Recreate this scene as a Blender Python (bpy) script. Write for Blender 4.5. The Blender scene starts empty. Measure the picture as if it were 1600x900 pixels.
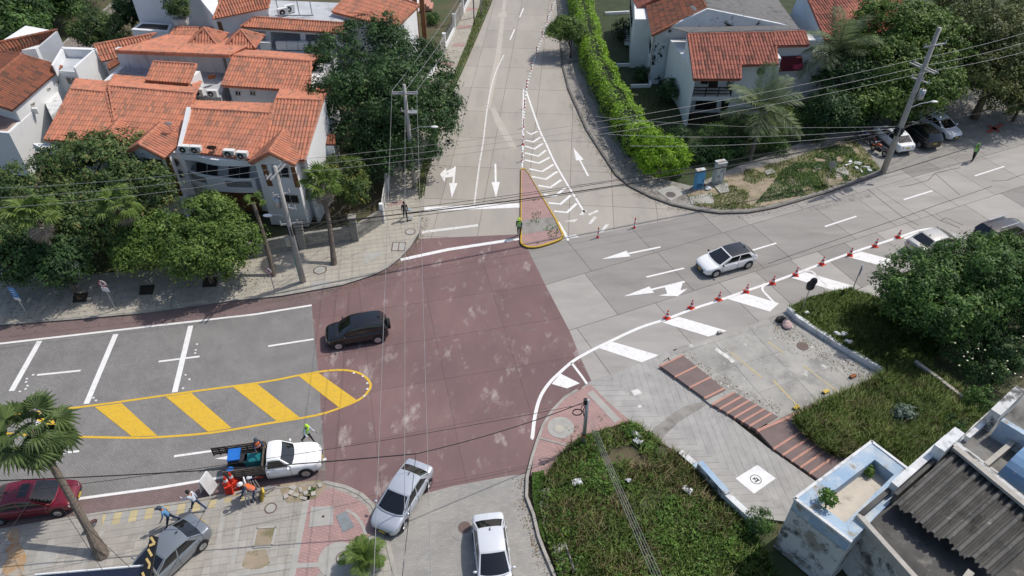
import bpy, bmesh, math, random
import numpy as np
from mathutils import Vector, Matrix
random.seed(7); RNG = np.random.default_rng(11)
S = bpy.context.scene
COL = S.collection
# ------------------------------------------------------------------ camera, sky, sun
CAMH = 34.0; PITCH = math.radians(41.1); FPX = 1130.0
cam = bpy.data.cameras.new('camera'); co = bpy.data.objects.new('camera', cam); COL.objects.link(co)
co.location = (0, 0, CAMH); co.rotation_euler = (math.pi/2 - PITCH, 0, 0)
cam.sensor_width = 36; cam.lens = 36*FPX/1600; cam.clip_start = .5; cam.clip_end = 2000
S.camera = co
SUN_EL = math.radians(55); SUN_AZ = math.radians(60)      # clockwise from +Y
w = bpy.data.worlds.new('World'); S.world = w; w.use_nodes = True
nt = w.node_tree; bg = nt.nodes['Background']; sky = nt.nodes.new('ShaderNodeTexSky')
sky.sky_type = 'NISHITA'; sky.sun_disc = False; sky.sun_elevation = SUN_EL; sky.sun_rotation = SUN_AZ
sky.dust_density = 2.0
nt.links.new(sky.outputs[0], bg.inputs[0]); bg.inputs[1].default_value = .145
sl = bpy.data.lights.new('sun', 'SUN'); so = bpy.data.objects.new('sun', sl); COL.objects.link(so)
sl.energy = 3.45; sl.angle = math.radians(.55); sl.color = (1, .95, .88)
sd = Vector((math.sin(SUN_AZ)*math.cos(SUN_EL), math.cos(SUN_AZ)*math.cos(SUN_EL), math.sin(SUN_EL)))
so.rotation_euler = (-sd).to_track_quat('-Z', 'Y').to_euler(); so.location = sd*80
vs = S.view_settings; vs.view_transform = 'Standard'; vs.look = 'None'; vs.exposure = -0.08; vs.gamma = 1
S.render.engine = 'CYCLES'
S.cycles.max_bounces = 6; S.cycles.diffuse_bounces = 3; S.cycles.glossy_bounces = 2
S.cycles.transmission_bounces = 3; S.cycles.transparent_max_bounces = 4
S.cycles.use_denoising = True

# ------------------------------------------------------------------ survey: photograph -> place
CT, ST = math.cos(PITCH), math.sin(PITCH)
def ray(px, py):
    a = (px-800)/FPX; b = (py-450)/FPX
    return Vector((a, CT-b*ST, -ST-b*CT))
def W(px, py, z=0.0):
    d = ray(px, py); t = (z-CAMH)/d.z
    return Vector((t*d.x, t*d.y, z))
def XY(px, py, z=0.0):
    p = W(px, py, z); return (p.x, p.y)
def PL(pts, z=0.0): return [XY(a, b, z) for a, b in pts]
def on_wall(px, py, A, B):            # where the sight line meets the upright plane through A and B
    n = Vector((B[1]-A[1], -(B[0]-A[0]), 0)); d = ray(px, py); o = Vector((0, 0, CAMH))
    t = (Vector((A[0], A[1], 0))-o).dot(n)/d.dot(n)
    return o+d*t
def pix(p):
    zz = p[2]-CAMH; dep = p[1]*CT-zz*ST
    if dep < .1: return (-9999, -9999, 1)
    return (800+FPX*p[0]/dep, 450-FPX*(p[1]*ST+zz*CT)/dep, dep)

# ------------------------------------------------------------------ materials
def M(name, c1, c2=None, scale=2.0, rough=.85, bump=0.0, bscale=30.0, rnd=0.0, tint=0.0, metal=0.0, coat=0.0,
      stain=None, coord='P', stretch=None, spec=.4, tintcol=None):
    m = bpy.data.materials.new(name); m.use_nodes = True
    n = m.node_tree.nodes; L = m.node_tree.links.new; b = n['Principled BSDF']
    b.inputs['Roughness'].default_value = rough; b.inputs['Metallic'].default_value = metal
    b.inputs['Specular IOR Level'].default_value = spec
    if coat: b.inputs['Coat Weight'].default_value = coat; b.inputs['Coat Roughness'].default_value = .06
    def rgb(c): return (c[0], c[1], c[2], 1)
    if coord == 'P': vec = n.new('ShaderNodeNewGeometry').outputs['Position']
    else: vec = n.new('ShaderNodeTexCoord').outputs['Object']
    if stretch:
        mp = n.new('ShaderNodeMapping'); mp.inputs['Rotation'].default_value[2] = stretch[0]
        mp.inputs['Scale'].default_value = stretch[1]; L(vec, mp.inputs[0]); vec = mp.outputs[0]
    def noise(sc, det=6, ro=.6):
        t = n.new('ShaderNodeTexNoise'); t.inputs['Scale'].default_value = sc; t.inputs['Detail'].default_value = det
        t.inputs['Roughness'].default_value = ro; L(vec, t.inputs[0]); return t.outputs[0]
    def ramp(src, lo, hi):
        r = n.new('ShaderNodeMapRange'); r.inputs[1].default_value = lo; r.inputs[2].default_value = hi
        L(src, r.inputs[0]); return r.outputs[0]
    def mix(f, a, c, mode='MIX'):
        x = n.new('ShaderNodeMix'); x.data_type = 'RGBA'; x.blend_type = mode
        for s, v in ((0, f), (6, a), (7, c)):
            if isinstance(v, (int, float)): x.inputs[s].default_value = v
            elif isinstance(v, tuple): x.inputs[s].default_value = v
            else: L(v, x.inputs[s])
        return x.outputs[2]
    if c2 is None: c2 = tuple(v*.82 for v in c1)
    col = mix(ramp(noise(scale), .35, .65), rgb(c1), rgb(c2))
    for st in (stain or []):
        col = mix(ramp(noise(st[1], 8, .68), st[2], st[3]), col, rgb(st[0]))
    if rnd:
        oi = n.new('ShaderNodeObjectInfo'); r = n.new('ShaderNodeMapRange')
        r.inputs[3].default_value = 1-rnd; r.inputs[4].default_value = 1+rnd; L(oi.outputs['Random'], r.inputs[0])
        cc = n.new('ShaderNodeCombineColor')
        for i in range(3): L(r.outputs[0], cc.inputs[i])
        col = mix(1.0, col, cc.outputs[0], 'MULTIPLY')
    if tint:
        at = n.new('ShaderNodeAttribute'); at.attribute_name = 'tint'
        col2 = rgb(tintcol or tuple(v*(1-tint) for v in c1))
        col = mix(at.outputs['Fac'], col, col2)
    L(col, b.inputs['Base Color'])
    if bump:
        bp = n.new('ShaderNodeBump'); bp.inputs['Strength'].default_value = bump; bp.inputs['Distance'].default_value = .05
        L(noise(bscale, 4), bp.inputs['Height']); L(bp.outputs[0], b.inputs['Normal'])
    return m
def leafmat(name, c1, c2, c3=None, trans=.3):
    m = bpy.data.materials.new(name); m.use_nodes = True; n = m.node_tree.nodes; L = m.node_tree.links.new
    n.clear(); out = n.new('ShaderNodeOutputMaterial'); p = n.new('ShaderNodeBsdfPrincipled')
    p.inputs['Roughness'].default_value = .55; p.inputs['Specular IOR Level'].default_value = .3
    at = n.new('ShaderNodeAttribute'); at.attribute_name = 'tint'
    r = n.new('ShaderNodeValToRGB'); e = r.color_ramp.elements
    e[0].color = (*c1, 1); e[1].color = (*c2, 1); e[1].position = .82
    if c3: x = e.new(1.0); x.color = (*c3, 1)
    L(at.outputs['Fac'], r.inputs[0]); L(r.outputs[0], p.inputs['Base Color'])
    t = n.new('ShaderNodeBsdfTranslucent'); L(r.outputs[0], t.inputs[0])
    mx = n.new('ShaderNodeMixShader'); mx.inputs[0].default_value = trans
    L(p.outputs[0], mx.inputs[1]); L(t.outputs[0], mx.inputs[2]); L(mx.outputs[0], out.inputs[0])
    return m
def pavermat(name, c1, c2, joint, ang, bw, bh, rough=.85, stain=None):
    m = M(name, c1, c2, scale=.6, rough=rough, stain=stain); n = m.node_tree.nodes; L = m.node_tree.links.new
    b = n['Principled BSDF']; src = b.inputs['Base Color'].links[0].from_socket
    g = n.new('ShaderNodeNewGeometry'); mp = n.new('ShaderNodeMapping'); mp.inputs['Rotation'].default_value[2] = ang
    L(g.outputs['Position'], mp.inputs[0]); br = n.new('ShaderNodeTexBrick'); L(mp.outputs[0], br.inputs[0])
    br.inputs['Scale'].default_value = 1; br.inputs['Brick Width'].default_value = bw; br.inputs['Row Height'].default_value = bh
    br.inputs['Mortar Size'].default_value = bh*.07; br.inputs['Color1'].default_value = (.93, .93, .93, 1)
    br.inputs['Color2'].default_value = (1.08, 1.06, 1.04, 1); br.inputs['Mortar'].default_value = (joint, joint, joint, 1)
    x = n.new('ShaderNodeMix'); x.data_type = 'RGBA'; x.blend_type = 'MULTIPLY'; x.inputs[0].default_value = 1
    L(src, x.inputs[6]); L(br.outputs[0], x.inputs[7]); L(x.outputs[2], b.inputs['Base Color'])
    bp = n.new('ShaderNodeBump'); bp.inputs['Strength'].default_value = .35; bp.inputs['Distance'].default_value = .01; bp.invert = True
    L(br.outputs['Fac'], bp.inputs['Height']); L(bp.outputs[0], b.inputs['Normal'])
    return m
WA = math.radians(10)      # bearing of the west road
EA = math.radians(23.8)    # bearing of the east road
m_ground = M('soil', (.11, .085, .05), (.05, .075, .025), scale=.25, bump=.4, bscale=8)
m_joint = M('joint_dark', (.07, .062, .055), rough=.95)
m_conc = M('road_concrete', (.332, .314, .29), (.278, .263, .243), scale=.5, bump=.12, bscale=25, rnd=.20,
           stain=[((.22, .20, .18), .22, .56, .75), ((.40, .37, .32), .9, .60, .8)], stretch=(-EA, (.5, 1.6, 1)))
m_concn = M('lane_concrete', (.385, .350, .302), (.332, .306, .270), scale=.35, bump=.12, bscale=25, rnd=.07,
            stain=[((.27, .25, .23), .3, .56, .8)], stretch=(0, (1.5, .4, 1)))
m_red = M('red_tinted_concrete', (.205, .124, .118), (.16, .102, .103), scale=.22, rnd=.05, bump=.1, bscale=20,
          stain=[((.225, .145, .13), .25, .52, .72), ((.13, .095, .10), .5, .55, .8), ((.40, .345, .32), .33, .57, .69), ((.33, .275, .255), 1.0, .59, .76)],
          stretch=(math.radians(-25), (1.5, .8, 1)))
m_pav = pavermat('grey_pavers', (.245, .238, .228), (.205, .20, .193), .62, -WA+math.pi/4, .26, .13,
                 stain=[((.17, .165, .16), .35, .5, .75)])
m_pavs = pavermat('light_pavers', (.33, .318, .292), (.282, .273, .254), .88, -.2, .30, .15,
                  stain=[((.24, .23, .21), .5, .52, .75)])
m_cycle = pavermat('red_pavers', (.21, .15, .142), (.175, .128, .125), .68, -WA, .24, .12,
                   stain=[((.14, .10, .10), .5, .55, .75)])
m_redbrick = pavermat('pink_pavers', (.40, .255, .235), (.335, .225, .21), .7, .3, .30, .15,
                      stain=[((.30, .22, .20), .6, .55, .75)])
m_white = M('white_road_paint', (.80, .79, .77), (.70, .69, .67), scale=3, rough=.7, stain=[((.48, .46, .43), 2.2, .58, .75), ((.50, .485, .46), 9, .58, .75)])
m_worn = M('worn_road_paint', (.72, .70, .67), (.58, .56, .53), scale=4, rough=.8, stain=[((.38, .36, .33), 3.0, .52, .66)])
m_yel = M('yellow_road_paint', (.70, .44, .035), (.62, .39, .04), scale=3, rough=.75, bump=.3, bscale=9, stain=[((.34, .26, .11), 2.4, .58, .78), ((.36, .27, .09), 9, .54, .74)])
m_yelk = M('yellow_kerb_paint', (.58, .37, .03), (.45, .30, .05), scale=3, stain=[((.20, .16, .10), 2, .58, .7)])
m_kerb = M('kerb_concrete', (.38, .36, .32), (.27, .255, .23), scale=1.2, bump=.2, stain=[((.12, .115, .10), .8, .55, .75)])
m_side = M('sidewalk_tile', (.43, .395, .325), (.36, .335, .285), scale=1.1, rnd=.10, bump=.15,
           stain=[((.23, .215, .19), .7, .56, .76)])
m_sidesw = M('grey_sidewalk_tile', (.39, .365, .32), (.325, .305, .27), scale=.9, rnd=.12, bump=.15,
             stain=[((.24, .22, .195), .6, .54, .75), ((.40, .19, .06), .16, .66, .72)])
m_path = M('old_path_concrete', (.30, .285, .26), (.24, .225, .20), scale=1.2, bump=.2, stain=[((.14, .13, .115), .8, .52, .72)])
m_lot = M('parking_concrete', (.40, .385, .35), (.315, .305, .28), scale=.8, bump=.2, rnd=.10,
          stain=[((.20, .195, .18), .55, .50, .66), ((.55, .535, .49), 1.1, .58, .68), ((.15, .145, .135), 3.5, .64, .72)])
m_ramp = M('ramp_concrete', (.39, .38, .355), (.32, .31, .295), scale=1.2, bump=.25, rnd=.05,
           stain=[((.46, .445, .41), .35, .55, .68), ((.19, .185, .175), .9, .60, .75)])
m_step = M('maroon_tread', (.20, .145, .135), (.165, .125, .118), scale=1.5, bump=.2, stain=[((.24, .2, .17), 1.3, .62, .72)])
m_nose = M('orange_nosing', (.50, .265, .20), (.43, .24, .185), scale=2, stain=[((.26, .16, .12), 2, .6, .75)])
m_dirt = M('dry_dirt', (.36, .29, .205), (.27, .22, .155), scale=1.0, bump=.5, bscale=9, stain=[((.16, .15, .07), .8, .50, .66)])
m_wall = M('white_plaster', (.79, .79, .78), (.73, .735, .735), scale=.6, stain=[((.56, .56, .55), .7, .60, .85)])
m_wallst = M('stained_plaster', (.72, .73, .73), (.58, .585, .58), scale=.6, stain=[((.30, .30, .29), 1.1, .52, .72)],
             stretch=(0, (1.6, 1.6, .25)))
m_walld = M('peeling_wall', (.60, .60, .58), (.50, .505, .495), scale=.7, stain=[((.10, .10, .094), 1.1, .49, .60), ((.30, .275, .225), .7, .55, .62), ((.64, .66, .66), 1.6, .60, .66)], bump=.3)
m_blue = M('faded_blue_paint', (.29, .41, .55), (.38, .48, .57), scale=.8, stain=[((.50, .55, .58), .9, .46, .60), ((.30, .26, .19), 1.3, .56, .66), ((.14, .14, .13), 2.0, .64, .72)], bump=.2)
m_flat = M('grey_roof_coating', (.50, .52, .54), (.42, .44, .46), scale=.6, stain=[((.20, .205, .21), .45, .54, .70)])
m_mould = M('mouldy_concrete', (.105, .10, .093), (.055, .053, .05), scale=.8, bump=.4, stain=[((.21, .20, .175), 1.1, .56, .72)])
m_fibro = M('weathered_fibre_cement', (.15, .142, .128), (.095, .092, .085), scale=1.3, bump=.5, bscale=40, stain=[((.04, .039, .037), .7, .50, .64), ((.27, .255, .225), 2.2, .60, .74)])
m_floor = M('cream_terrace_tile', (.58, .52, .43), (.50, .45, .38), scale=1.5, stain=[((.32, .29, .25), .8, .55, .7)])
m_tile = M('orange_roof_tile', (.60, .225, .13), (.50, .19, .112), scale=1.0, rough=.8, tint=1, tintcol=(.30, .15, .10), stain=[((.27, .14, .10), .5, .52, .76), ((.62, .30, .20), 2.2, .55, .7)])
m_tileb = M('brown_roof_tile', (.36, .125, .065), (.29, .105, .06), scale=1.0, rough=.85, tint=1, tintcol=(.13, .07, .05), stain=[((.10, .065, .05), .7, .55, .72)])
m_tiler = M('red_roof_tile', (.44, .155, .105), (.37, .135, .095), scale=1.0, rough=.85, tint=1, tintcol=(.17, .075, .055), stain=[((.09, .06, .05), .9, .58, .72)])
m_brown = M('brown_trim', (.22, .10, .045), (.17, .08, .04), scale=1)
m_dark = M('dark_recess', (.025, .022, .02), rough=.6)
m_slat = M('weathered_slat', (.15, .12, .095), (.09, .075, .06), scale=5)
m_wood = M('dark_wood', (.045, .028, .022), (.03, .02, .018), scale=6, rough=.6)
m_glass = M('window_glass', (.03, .035, .04), rough=.12, spec=.8)
m_frame = M('window_frame', (.62, .60, .56), rough=.5)
m_maroon = M('maroon_blind', (.12, .012, .022), (.09, .01, .02), rough=.6)
m_block = M('block_masonry', (.30, .285, .25), (.235, .225, .20), scale=1.2, rnd=.15, bump=.3, stain=[((.13, .125, .11), .8, .55, .72)])
m_pole = M('pole_concrete', (.40, .385, .36), (.32, .31, .29), scale=2, bump=.2, stain=[((.2, .19, .18), 1.1, .58, .75)])
m_galv = M('galvanised_steel', (.45, .46, .47), (.36, .37, .38), scale=8, rough=.45, metal=.6)
m_wire = M('aluminium_wire', (.33, .33, .33), rough=.5, metal=.4)
m_black = M('black_cable', (.025, .025, .027), rough=.6)
m_acw = M('appliance_white', (.74, .74, .71), (.66, .66, .63), scale=3, rough=.5)
m_bark = M('bark', (.16, .12, .085), (.09, .07, .05), scale=5, bump=.6, bscale=14)
m_palmbark = M('palm_bark', (.20, .165, .13), (.13, .105, .085), scale=7, bump=.8, bscale=18)
m_tyre = M('tyre_rubber', (.022, .022, .023), rough=.85)
m_rim = M('alloy_rim', (.55, .56, .57), rough=.3, metal=.8)
m_carglass = M('car_glass', (.010, .011, .013), rough=.025, spec=.9)
m_lampw = M('headlight_lens', (.62, .65, .68), rough=.12, spec=.8)
m_lampr = M('tail_light_lens', (.42, .012, .02), rough=.15, spec=.8)
m_trim = M('black_plastic', (.03, .03, .032), rough=.55)
m_plate = M('number_plate', (.65, .46, .05), rough=.5)
def paint(name, c, metal=.0, rough=.3): return M(name, c, tuple(v*.97 for v in c), scale=.5, rough=rough, metal=metal, coat=.9, coord='O')
p_white = paint('white_car_paint', (.88, .88, .87)); p_silver = paint('silver_car_paint', (.50, .53, .58), .35, .34)
p_black = paint('black_car_paint', (.009, .0095, .011), .0, .22); p_red = paint('dark_red_car_paint', (.16, .006, .018), .15)
p_grey = paint('grey_car_paint', (.24, .265, .29), .4, .34); p_navy = paint('navy_panel', (.012, .016, .035))
m_cone = M('cone_red', (.72, .05, .025), rough=.5); m_conew = M('cone_white_band', (.75, .75, .74), rough=.5)
m_signblue = M('sign_blue', (.03, .22, .55), rough=.4); m_signw = M('sign_white', (.78, .78, .77), rough=.45)
m_signr = M('sign_red', (.55, .03, .03), rough=.45); m_signback = M('sign_back', (.42, .44, .46), rough=.4, metal=.5)
m_letter = M('yellow_letter', (.72, .52, .20), rough=.5); m_bag = M('plastic_bag', (.70, .70, .69), (.6, .6, .6), scale=4, rough=.45)
m_ybox = M('yellow_plastic', (.62, .42, .05), rough=.5); m_bluec = M('blue_crate', (.02, .16, .55), rough=.45)
m_teal = M('teal_case', (.01, .18, .20), rough=.45); m_rust = M('rust', (.30, .10, .04), (.2, .08, .04), scale=5, rough=.9)
m_cabw = M('cabinet_white', (.60, .59, .55), (.5, .49, .46), scale=3, stain=[((.18, .18, .19), 2.6, .58, .64), ((.35, .14, .06), 1.4, .64, .7)])
m_cabb = M('cabinet_blue', (.10, .33, .56), (.13, .36, .58), scale=3, stain=[((.03, .06, .13), 2.2, .62, .66)])
m_stone = M('rubble_stone', (.46, .43, .38), (.38, .35, .31), scale=3, bump=.4)
m_net = M('green_netting', (.04, .34, .28), rough=.6)
lf_dark = leafmat('leaf_dark', (.018, .046, .017), (.068, .142, .040), (.13, .20, .06))
lf_mid = leafmat('leaf_mid', (.034, .078, .02), (.118, .228, .05), (.20, .29, .075))
lf_mango = leafmat('leaf_mango', (.05, .10, .02), (.165, .26, .05), (.29, .36, .10))
lf_rust = leafmat('leaf_rusty', (.042, .082, .028), (.145, .22, .062), (.27, .22, .09))
lf_bright = leafmat('leaf_bright', (.10, .20, .010), (.29, .50, .03), (.40, .58, .06))
lf_olive = leafmat('leaf_olive', (.055, .075, .024), (.155, .18, .055), (.28, .27, .09))
lf_silver = leafmat('leaf_silver', (.12, .17, .12), (.27, .34, .27))
lf_grass = leafmat('grass_blade', (.085, .14, .03), (.215, .315, .07), (.42, .40, .17), .3)
lf_weed = leafmat('weed_leaf', (.06, .13, .024), (.20, .345, .065), (.37, .41, .14), .4)
lf_palm = leafmat('palm_leaf', (.06, .11, .03), (.19, .28, .06), (.32, .36, .12), .4)
lf_palmd = leafmat('palm_leaf_dark', (.05, .085, .03), (.15, .215, .07), (.32, .36, .17), .35)
lf_coco = leafmat('coconut_leaf', (.08, .115, .055), (.22, .28, .13), (.42, .44, .28), .35)
lf_dead = leafmat('dead_palm_leaf', (.20, .165, .13), (.46, .40, .32))
lf_yel = leafmat('leaf_yellowing', (.04, .08, .02), (.135, .20, .045), (.45, .32, .07))

# ------------------------------------------------------------------ mesh building
def link(name, me, parent=None):
    o = bpy.data.objects.new(name, me); COL.objects.link(o)
    if parent is not None: o.parent = parent
    return o
class MB:
    def __init__(s): s.v = []; s.f = []; s.mi = []; s.t = []
    def add(s, vs, fs, mi=0, t=0.0):
        k = len(s.v); s.v.extend(tuple(p) for p in vs)
        for f in fs: s.f.append(tuple(i+k for i in f)); s.mi.append(mi); s.t.append(t)
    def quad(s, a, b, c, d, mi=0, t=0.0): s.add((a, b, c, d), ((0, 1, 2, 3),), mi, t)
    def box(s, c, sz, rz=0.0, mi=0, t=0.0, ry=0.0, rx=0.0):
        m = Matrix.Translation(c) @ Matrix.Rotation(rz, 4, 'Z') @ Matrix.Rotation(ry, 4, 'Y') @ Matrix.Rotation(rx, 4, 'X')
        hx, hy, hz = sz[0]/2, sz[1]/2, sz[2]/2
        s.add([m @ Vector((x*hx, y*hy, z*hz)) for z in (-1, 1) for x, y in ((-1, -1), (1, -1), (1, 1), (-1, 1))],
              ((3, 2, 1, 0), (4, 5, 6, 7), (0, 1, 5, 4), (1, 2, 6, 5), (2, 3, 7, 6), (3, 0, 4, 7)), mi, t)
    def prism(s, poly, z0, z1, mi=0, t=0.0, bottom=True):
        n = len(poly); a = sum(poly[i][0]*poly[(i+1) % n][1]-poly[(i+1) % n][0]*poly[i][1] for i in range(n))
        if a < 0: poly = poly[::-1]
        zz0 = z0 if isinstance(z0, (list, tuple)) else [z0]*n; zz1 = z1 if isinstance(z1, (list, tuple)) else [z1]*n
        if a < 0: zz0 = list(zz0)[::-1]; zz1 = list(zz1)[::-1]
        vs_ = [(p[0], p[1], zz0[i]) for i, p in enumerate(poly)]+[(p[0], p[1], zz1[i]) for i, p in enumerate(poly)]
        fs = [tuple(range(n, 2*n))]+[(i, (i+1) % n, n+(i+1) % n, n+i) for i in range(n)]
        if bottom: fs.append(tuple(range(n-1, -1, -1)))
        s.add(vs_, fs, mi, t)
    def tube(s, pts, r, seg=6, mi=0, cap=True, t=0.0):
        pts = [Vector(p) for p in pts]; n = len(pts); rr = r if isinstance(r, (list, tuple)) else [r]*n
        k = len(s.v); up = Vector((0, 0, 1))
        for i, p in enumerate(pts):
            d = (pts[min(i+1, n-1)]-pts[max(i-1, 0)]).normalized()
            a = d.cross(up if abs(d.z) < .95 else Vector((1, 0, 0))).normalized(); b = d.cross(a)
            for j in range(seg):
                th = 2*math.pi*j/seg; s.v.append(tuple(p+(a*math.cos(th)+b*math.sin(th))*rr[i]))
        for i in range(n-1):
            for j in range(seg):
                s.f.append((k+i*seg+j, k+i*seg+(j+1) % seg, k+(i+1)*seg+(j+1) % seg, k+(i+1)*seg+j)); s.mi.append(mi); s.t.append(t)
        if cap:
            s.f.append(tuple(k+j for j in range(seg))[::-1]); s.mi.append(mi); s.t.append(t)
            s.f.append(tuple(k+(n-1)*seg+j for j in range(seg))); s.mi.append(mi); s.t.append(t)
    def ball(s, c, r, seg=10, rings=6, mi=0, half=False, t=0.0):
        r = r if isinstance(r, (tuple, list)) else (r, r, r); k = len(s.v); R = rings
        for i in range(R+1):
            ph = (math.pi/2 if half else math.pi)*i/R
            for j in range(seg):
                th = 2*math.pi*j/seg
                s.v.append((c[0]+r[0]*math.sin(ph)*math.cos(th), c[1]+r[1]*math.sin(ph)*math.sin(th), c[2]+r[2]*math.cos(ph)))
        for i in range(R):
            for j in range(seg):
                s.f.append((k+i*seg+j, k+(i+1)*seg+j, k+(i+1)*seg+(j+1) % seg, k+i*seg+(j+1) % seg)); s.mi.append(mi); s.t.append(t)
    def grid(s, fn, nu, nv, mi=0, flip=False, u0=0, u1=1, v0=0, v1=1):
        k = len(s.v)
        for i in range(nu+1):
            for j in range(nv+1): s.v.append(tuple(fn(u0+(u1-u0)*i/nu, v0+(v1-v0)*j/nv)))
        for i in range(nu):
            for j in range(nv):
                a = k+i*(nv+1)+j; q = (a, a+nv+1, a+nv+2, a+1)
                s.f.append(q[::-1] if flip else q); s.mi.append(mi); s.t.append(0)
    def mesh(s, name, mats, smooth=False, tint=False):
        me = bpy.data.meshes.new(name); me.from_pydata(s.v, [], s.f)
        for m in (mats if isinstance(mats, (list, tuple)) else [mats]): me.materials.append(m)
        if any(s.mi): me.polygons.foreach_set('material_index', s.mi)
        if smooth: me.polygons.foreach_set('use_smooth', [True]*len(s.f))
        if tint or any(s.t):
            a = me.attributes.new('tint', 'FLOAT', 'FACE'); a.data.foreach_set('value', s.t)
        me.update(); return me
    def build(s, name, mats, parent=None, smooth=False, kind=None, tint=False):
        o = link(name, s.mesh(name, mats, smooth, tint), parent)
        if kind: o['kind'] = kind
        return o
def tag(o, label, cat, group=None):
    o['label'] = label; o['category'] = cat
    if group: o['group'] = group
    return o
def thing(name, label, cat, loc=(0, 0, 0), rz=0.0, group=None):
    o = bpy.data.objects.new(name, None); COL.objects.link(o); o.location = loc; o.rotation_euler = (0, 0, rz)
    o.empty_display_size = .2
    return tag(o, label, cat, group)
def dup(root, loc, rz, label=None):
    r = root.copy(); COL.objects.link(r); r.location = loc; r.rotation_euler = (0, 0, rz)
    if label: r['label'] = label
    for ch in root.children:
        c = ch.copy(); COL.objects.link(c); c.parent = r
        for g in ch.children:
            d = g.copy(); COL.objects.link(d); d.parent = c
    return r
def clip(sub, cell):                      # part of polygon sub inside the convex polygon cell (both as xy lists)
    n = len(cell); a = sum(cell[i][0]*cell[(i+1) % n][1]-cell[(i+1) % n][0]*cell[i][1] for i in range(n))
    if a < 0: cell = cell[::-1]
    out = list(sub)
    for i in range(n):
        A, B = cell[i], cell[(i+1) % n]; ex, ey = B[0]-A[0], B[1]-A[1]; inp = out; out = []
        if not inp: return []
        for j in range(len(inp)):
            P, Q = inp[j-1], inp[j]
            sp = ex*(P[1]-A[1])-ey*(P[0]-A[0]); sq = ex*(Q[1]-A[1])-ey*(Q[0]-A[0])
            if (sp < 0) != (sq < 0):
                t = sp/(sp-sq); out.append((P[0]+t*(Q[0]-P[0]), P[1]+t*(Q[1]-P[1])))
            if sq >= 0: out.append(Q)
    return out
def area(p): return abs(sum(p[i-1][0]*p[i][1]-p[i][0]*p[i-1][1] for i in range(len(p))))/2
def inside(p, poly):
    x, y = p[0], p[1]; c = False
    for i in range(len(poly)):
        (x1, y1), (x2, y2) = poly[i-1], poly[i]
        if (y1 > y) != (y2 > y) and x < (x2-x1)*(y-y1)/(y2-y1)+x1: c = not c
    return c
def sheet(name, poly, z, mat, parent=None, thick=0.0, kind=None):
    b = MB()
    if thick: b.prism(poly, z-thick, z)
    else:
        a = sum(poly[i-1][0]*poly[i][1]-poly[i][0]*poly[i-1][1] for i in range(len(poly)))
        p = poly if a > 0 else poly[::-1]
        b.add([(x, y, z) for x, y in p], (tuple(range(len(p))),))
    return b.build(name, mat, parent, kind=kind)
def cells(poly, org, ang, xs, ys, gap):   # grid cells of a paved surface clipped to its outline
    c, s = math.cos(ang), math.sin(ang); res = []
    for j in range(len(ys)-1):
        row = xs[j % len(xs)] if isinstance(xs[0], (list, tuple)) else xs
        for i in range(len(row)-1):
            q = [(row[i]+gap, ys[j]+gap), (row[i+1]-gap, ys[j]+gap), (row[i+1]-gap, ys[j+1]-gap), (row[i]+gap, ys[j+1]-gap)]
            cell = [(org[0]+x*c-y*s, org[1]+x*s+y*c) for x, y in q]
            r = clip(poly, cell)
            if len(r) >= 3 and area(r) > .004*area(cell): res.append((r, abs(area(r)-area(cell)) < 1e-4, cell))
    return res
def frange(a, b, st):
    r = [a]
    while r[-1] < b: r.append(r[-1]+st)
    return r
def tiles(name, parent, cl, z0, z1, mat, limit=295, jig=.004):
    def size(r):
        cx = sum(p[0] for p in r)/len(r); cy = sum(p[1] for p in r)/len(r); q = pix((cx, cy, z1))
        if not (-20 < q[0] < 1620 and -20 < q[1] < 920): return 0
        return 1/q[2]
    cl = sorted(cl, key=lambda e: -size(e[0])); rest = MB(); shared = {}; k = 0
    for r, full, cell in cl:
        if k < limit and size(r) > 0:
            cx, cy = cell[0] if full else r[0]
            key = tuple(round(v, 2) for v in (cell[1][0]-cell[0][0], cell[1][1]-cell[0][1], cell[2][0]-cell[0][0], cell[2][1]-cell[0][1]))
            me = shared.get(key) if full else None
            if me is None:
                b = MB(); b.prism([(x-cx, y-cy) for x, y in (cell if full else r)], z0, z1, bottom=False); me = b.mesh(name, mat)
                if full: shared[key] = me
            o = link(name, me, parent); o.location = (cx, cy, random.uniform(-jig, jig)); k += 1
        else: rest.prism(r, z0, z1, bottom=False)
    if rest.f: rest.build(name+'_field', mat, parent, kind='stuff')
def strip(pts, wd, z, mat, name, parent, closed=False):     # painted line of given width along a polyline
    b = MB(); n = len(pts); L_, R_ = [], []
    for i in range(n):
        p = Vector(pts[i][:2]); a = Vector(pts[(i-1) % n if closed else max(i-1, 0)][:2]); c = Vector(pts[(i+1) % n if closed else min(i+1, n-1)][:2])
        d = (c-a).normalized(); nn = Vector((-d.y, d.x))*wd/2
        L_.append(p+nn); R_.append(p-nn)
    for i in range(n if closed else n-1):
        j = (i+1) % n
        b.quad((*R_[i], z), (*R_[j], z), (*L_[j], z), (*L_[i], z))
    return b.build(name, mat, parent)
def smoothline(pts, k=4):
    out = []
    P_ = [Vector(p) for p in pts]
    for i in range(len(P_)-1):
        p0, p1, p2, p3 = P_[max(i-1, 0)], P_[i], P_[i+1], P_[min(i+2, len(P_)-1)]
        for j in range(k):
            t = j/k
            out.append(.5*((2*p1)+(p2-p0)*t+(2*p0-5*p1+4*p2-p3)*t*t+(3*p1-p0-3*p2+p3)*t**3))
    out.append(P_[-1]); return out
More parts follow.
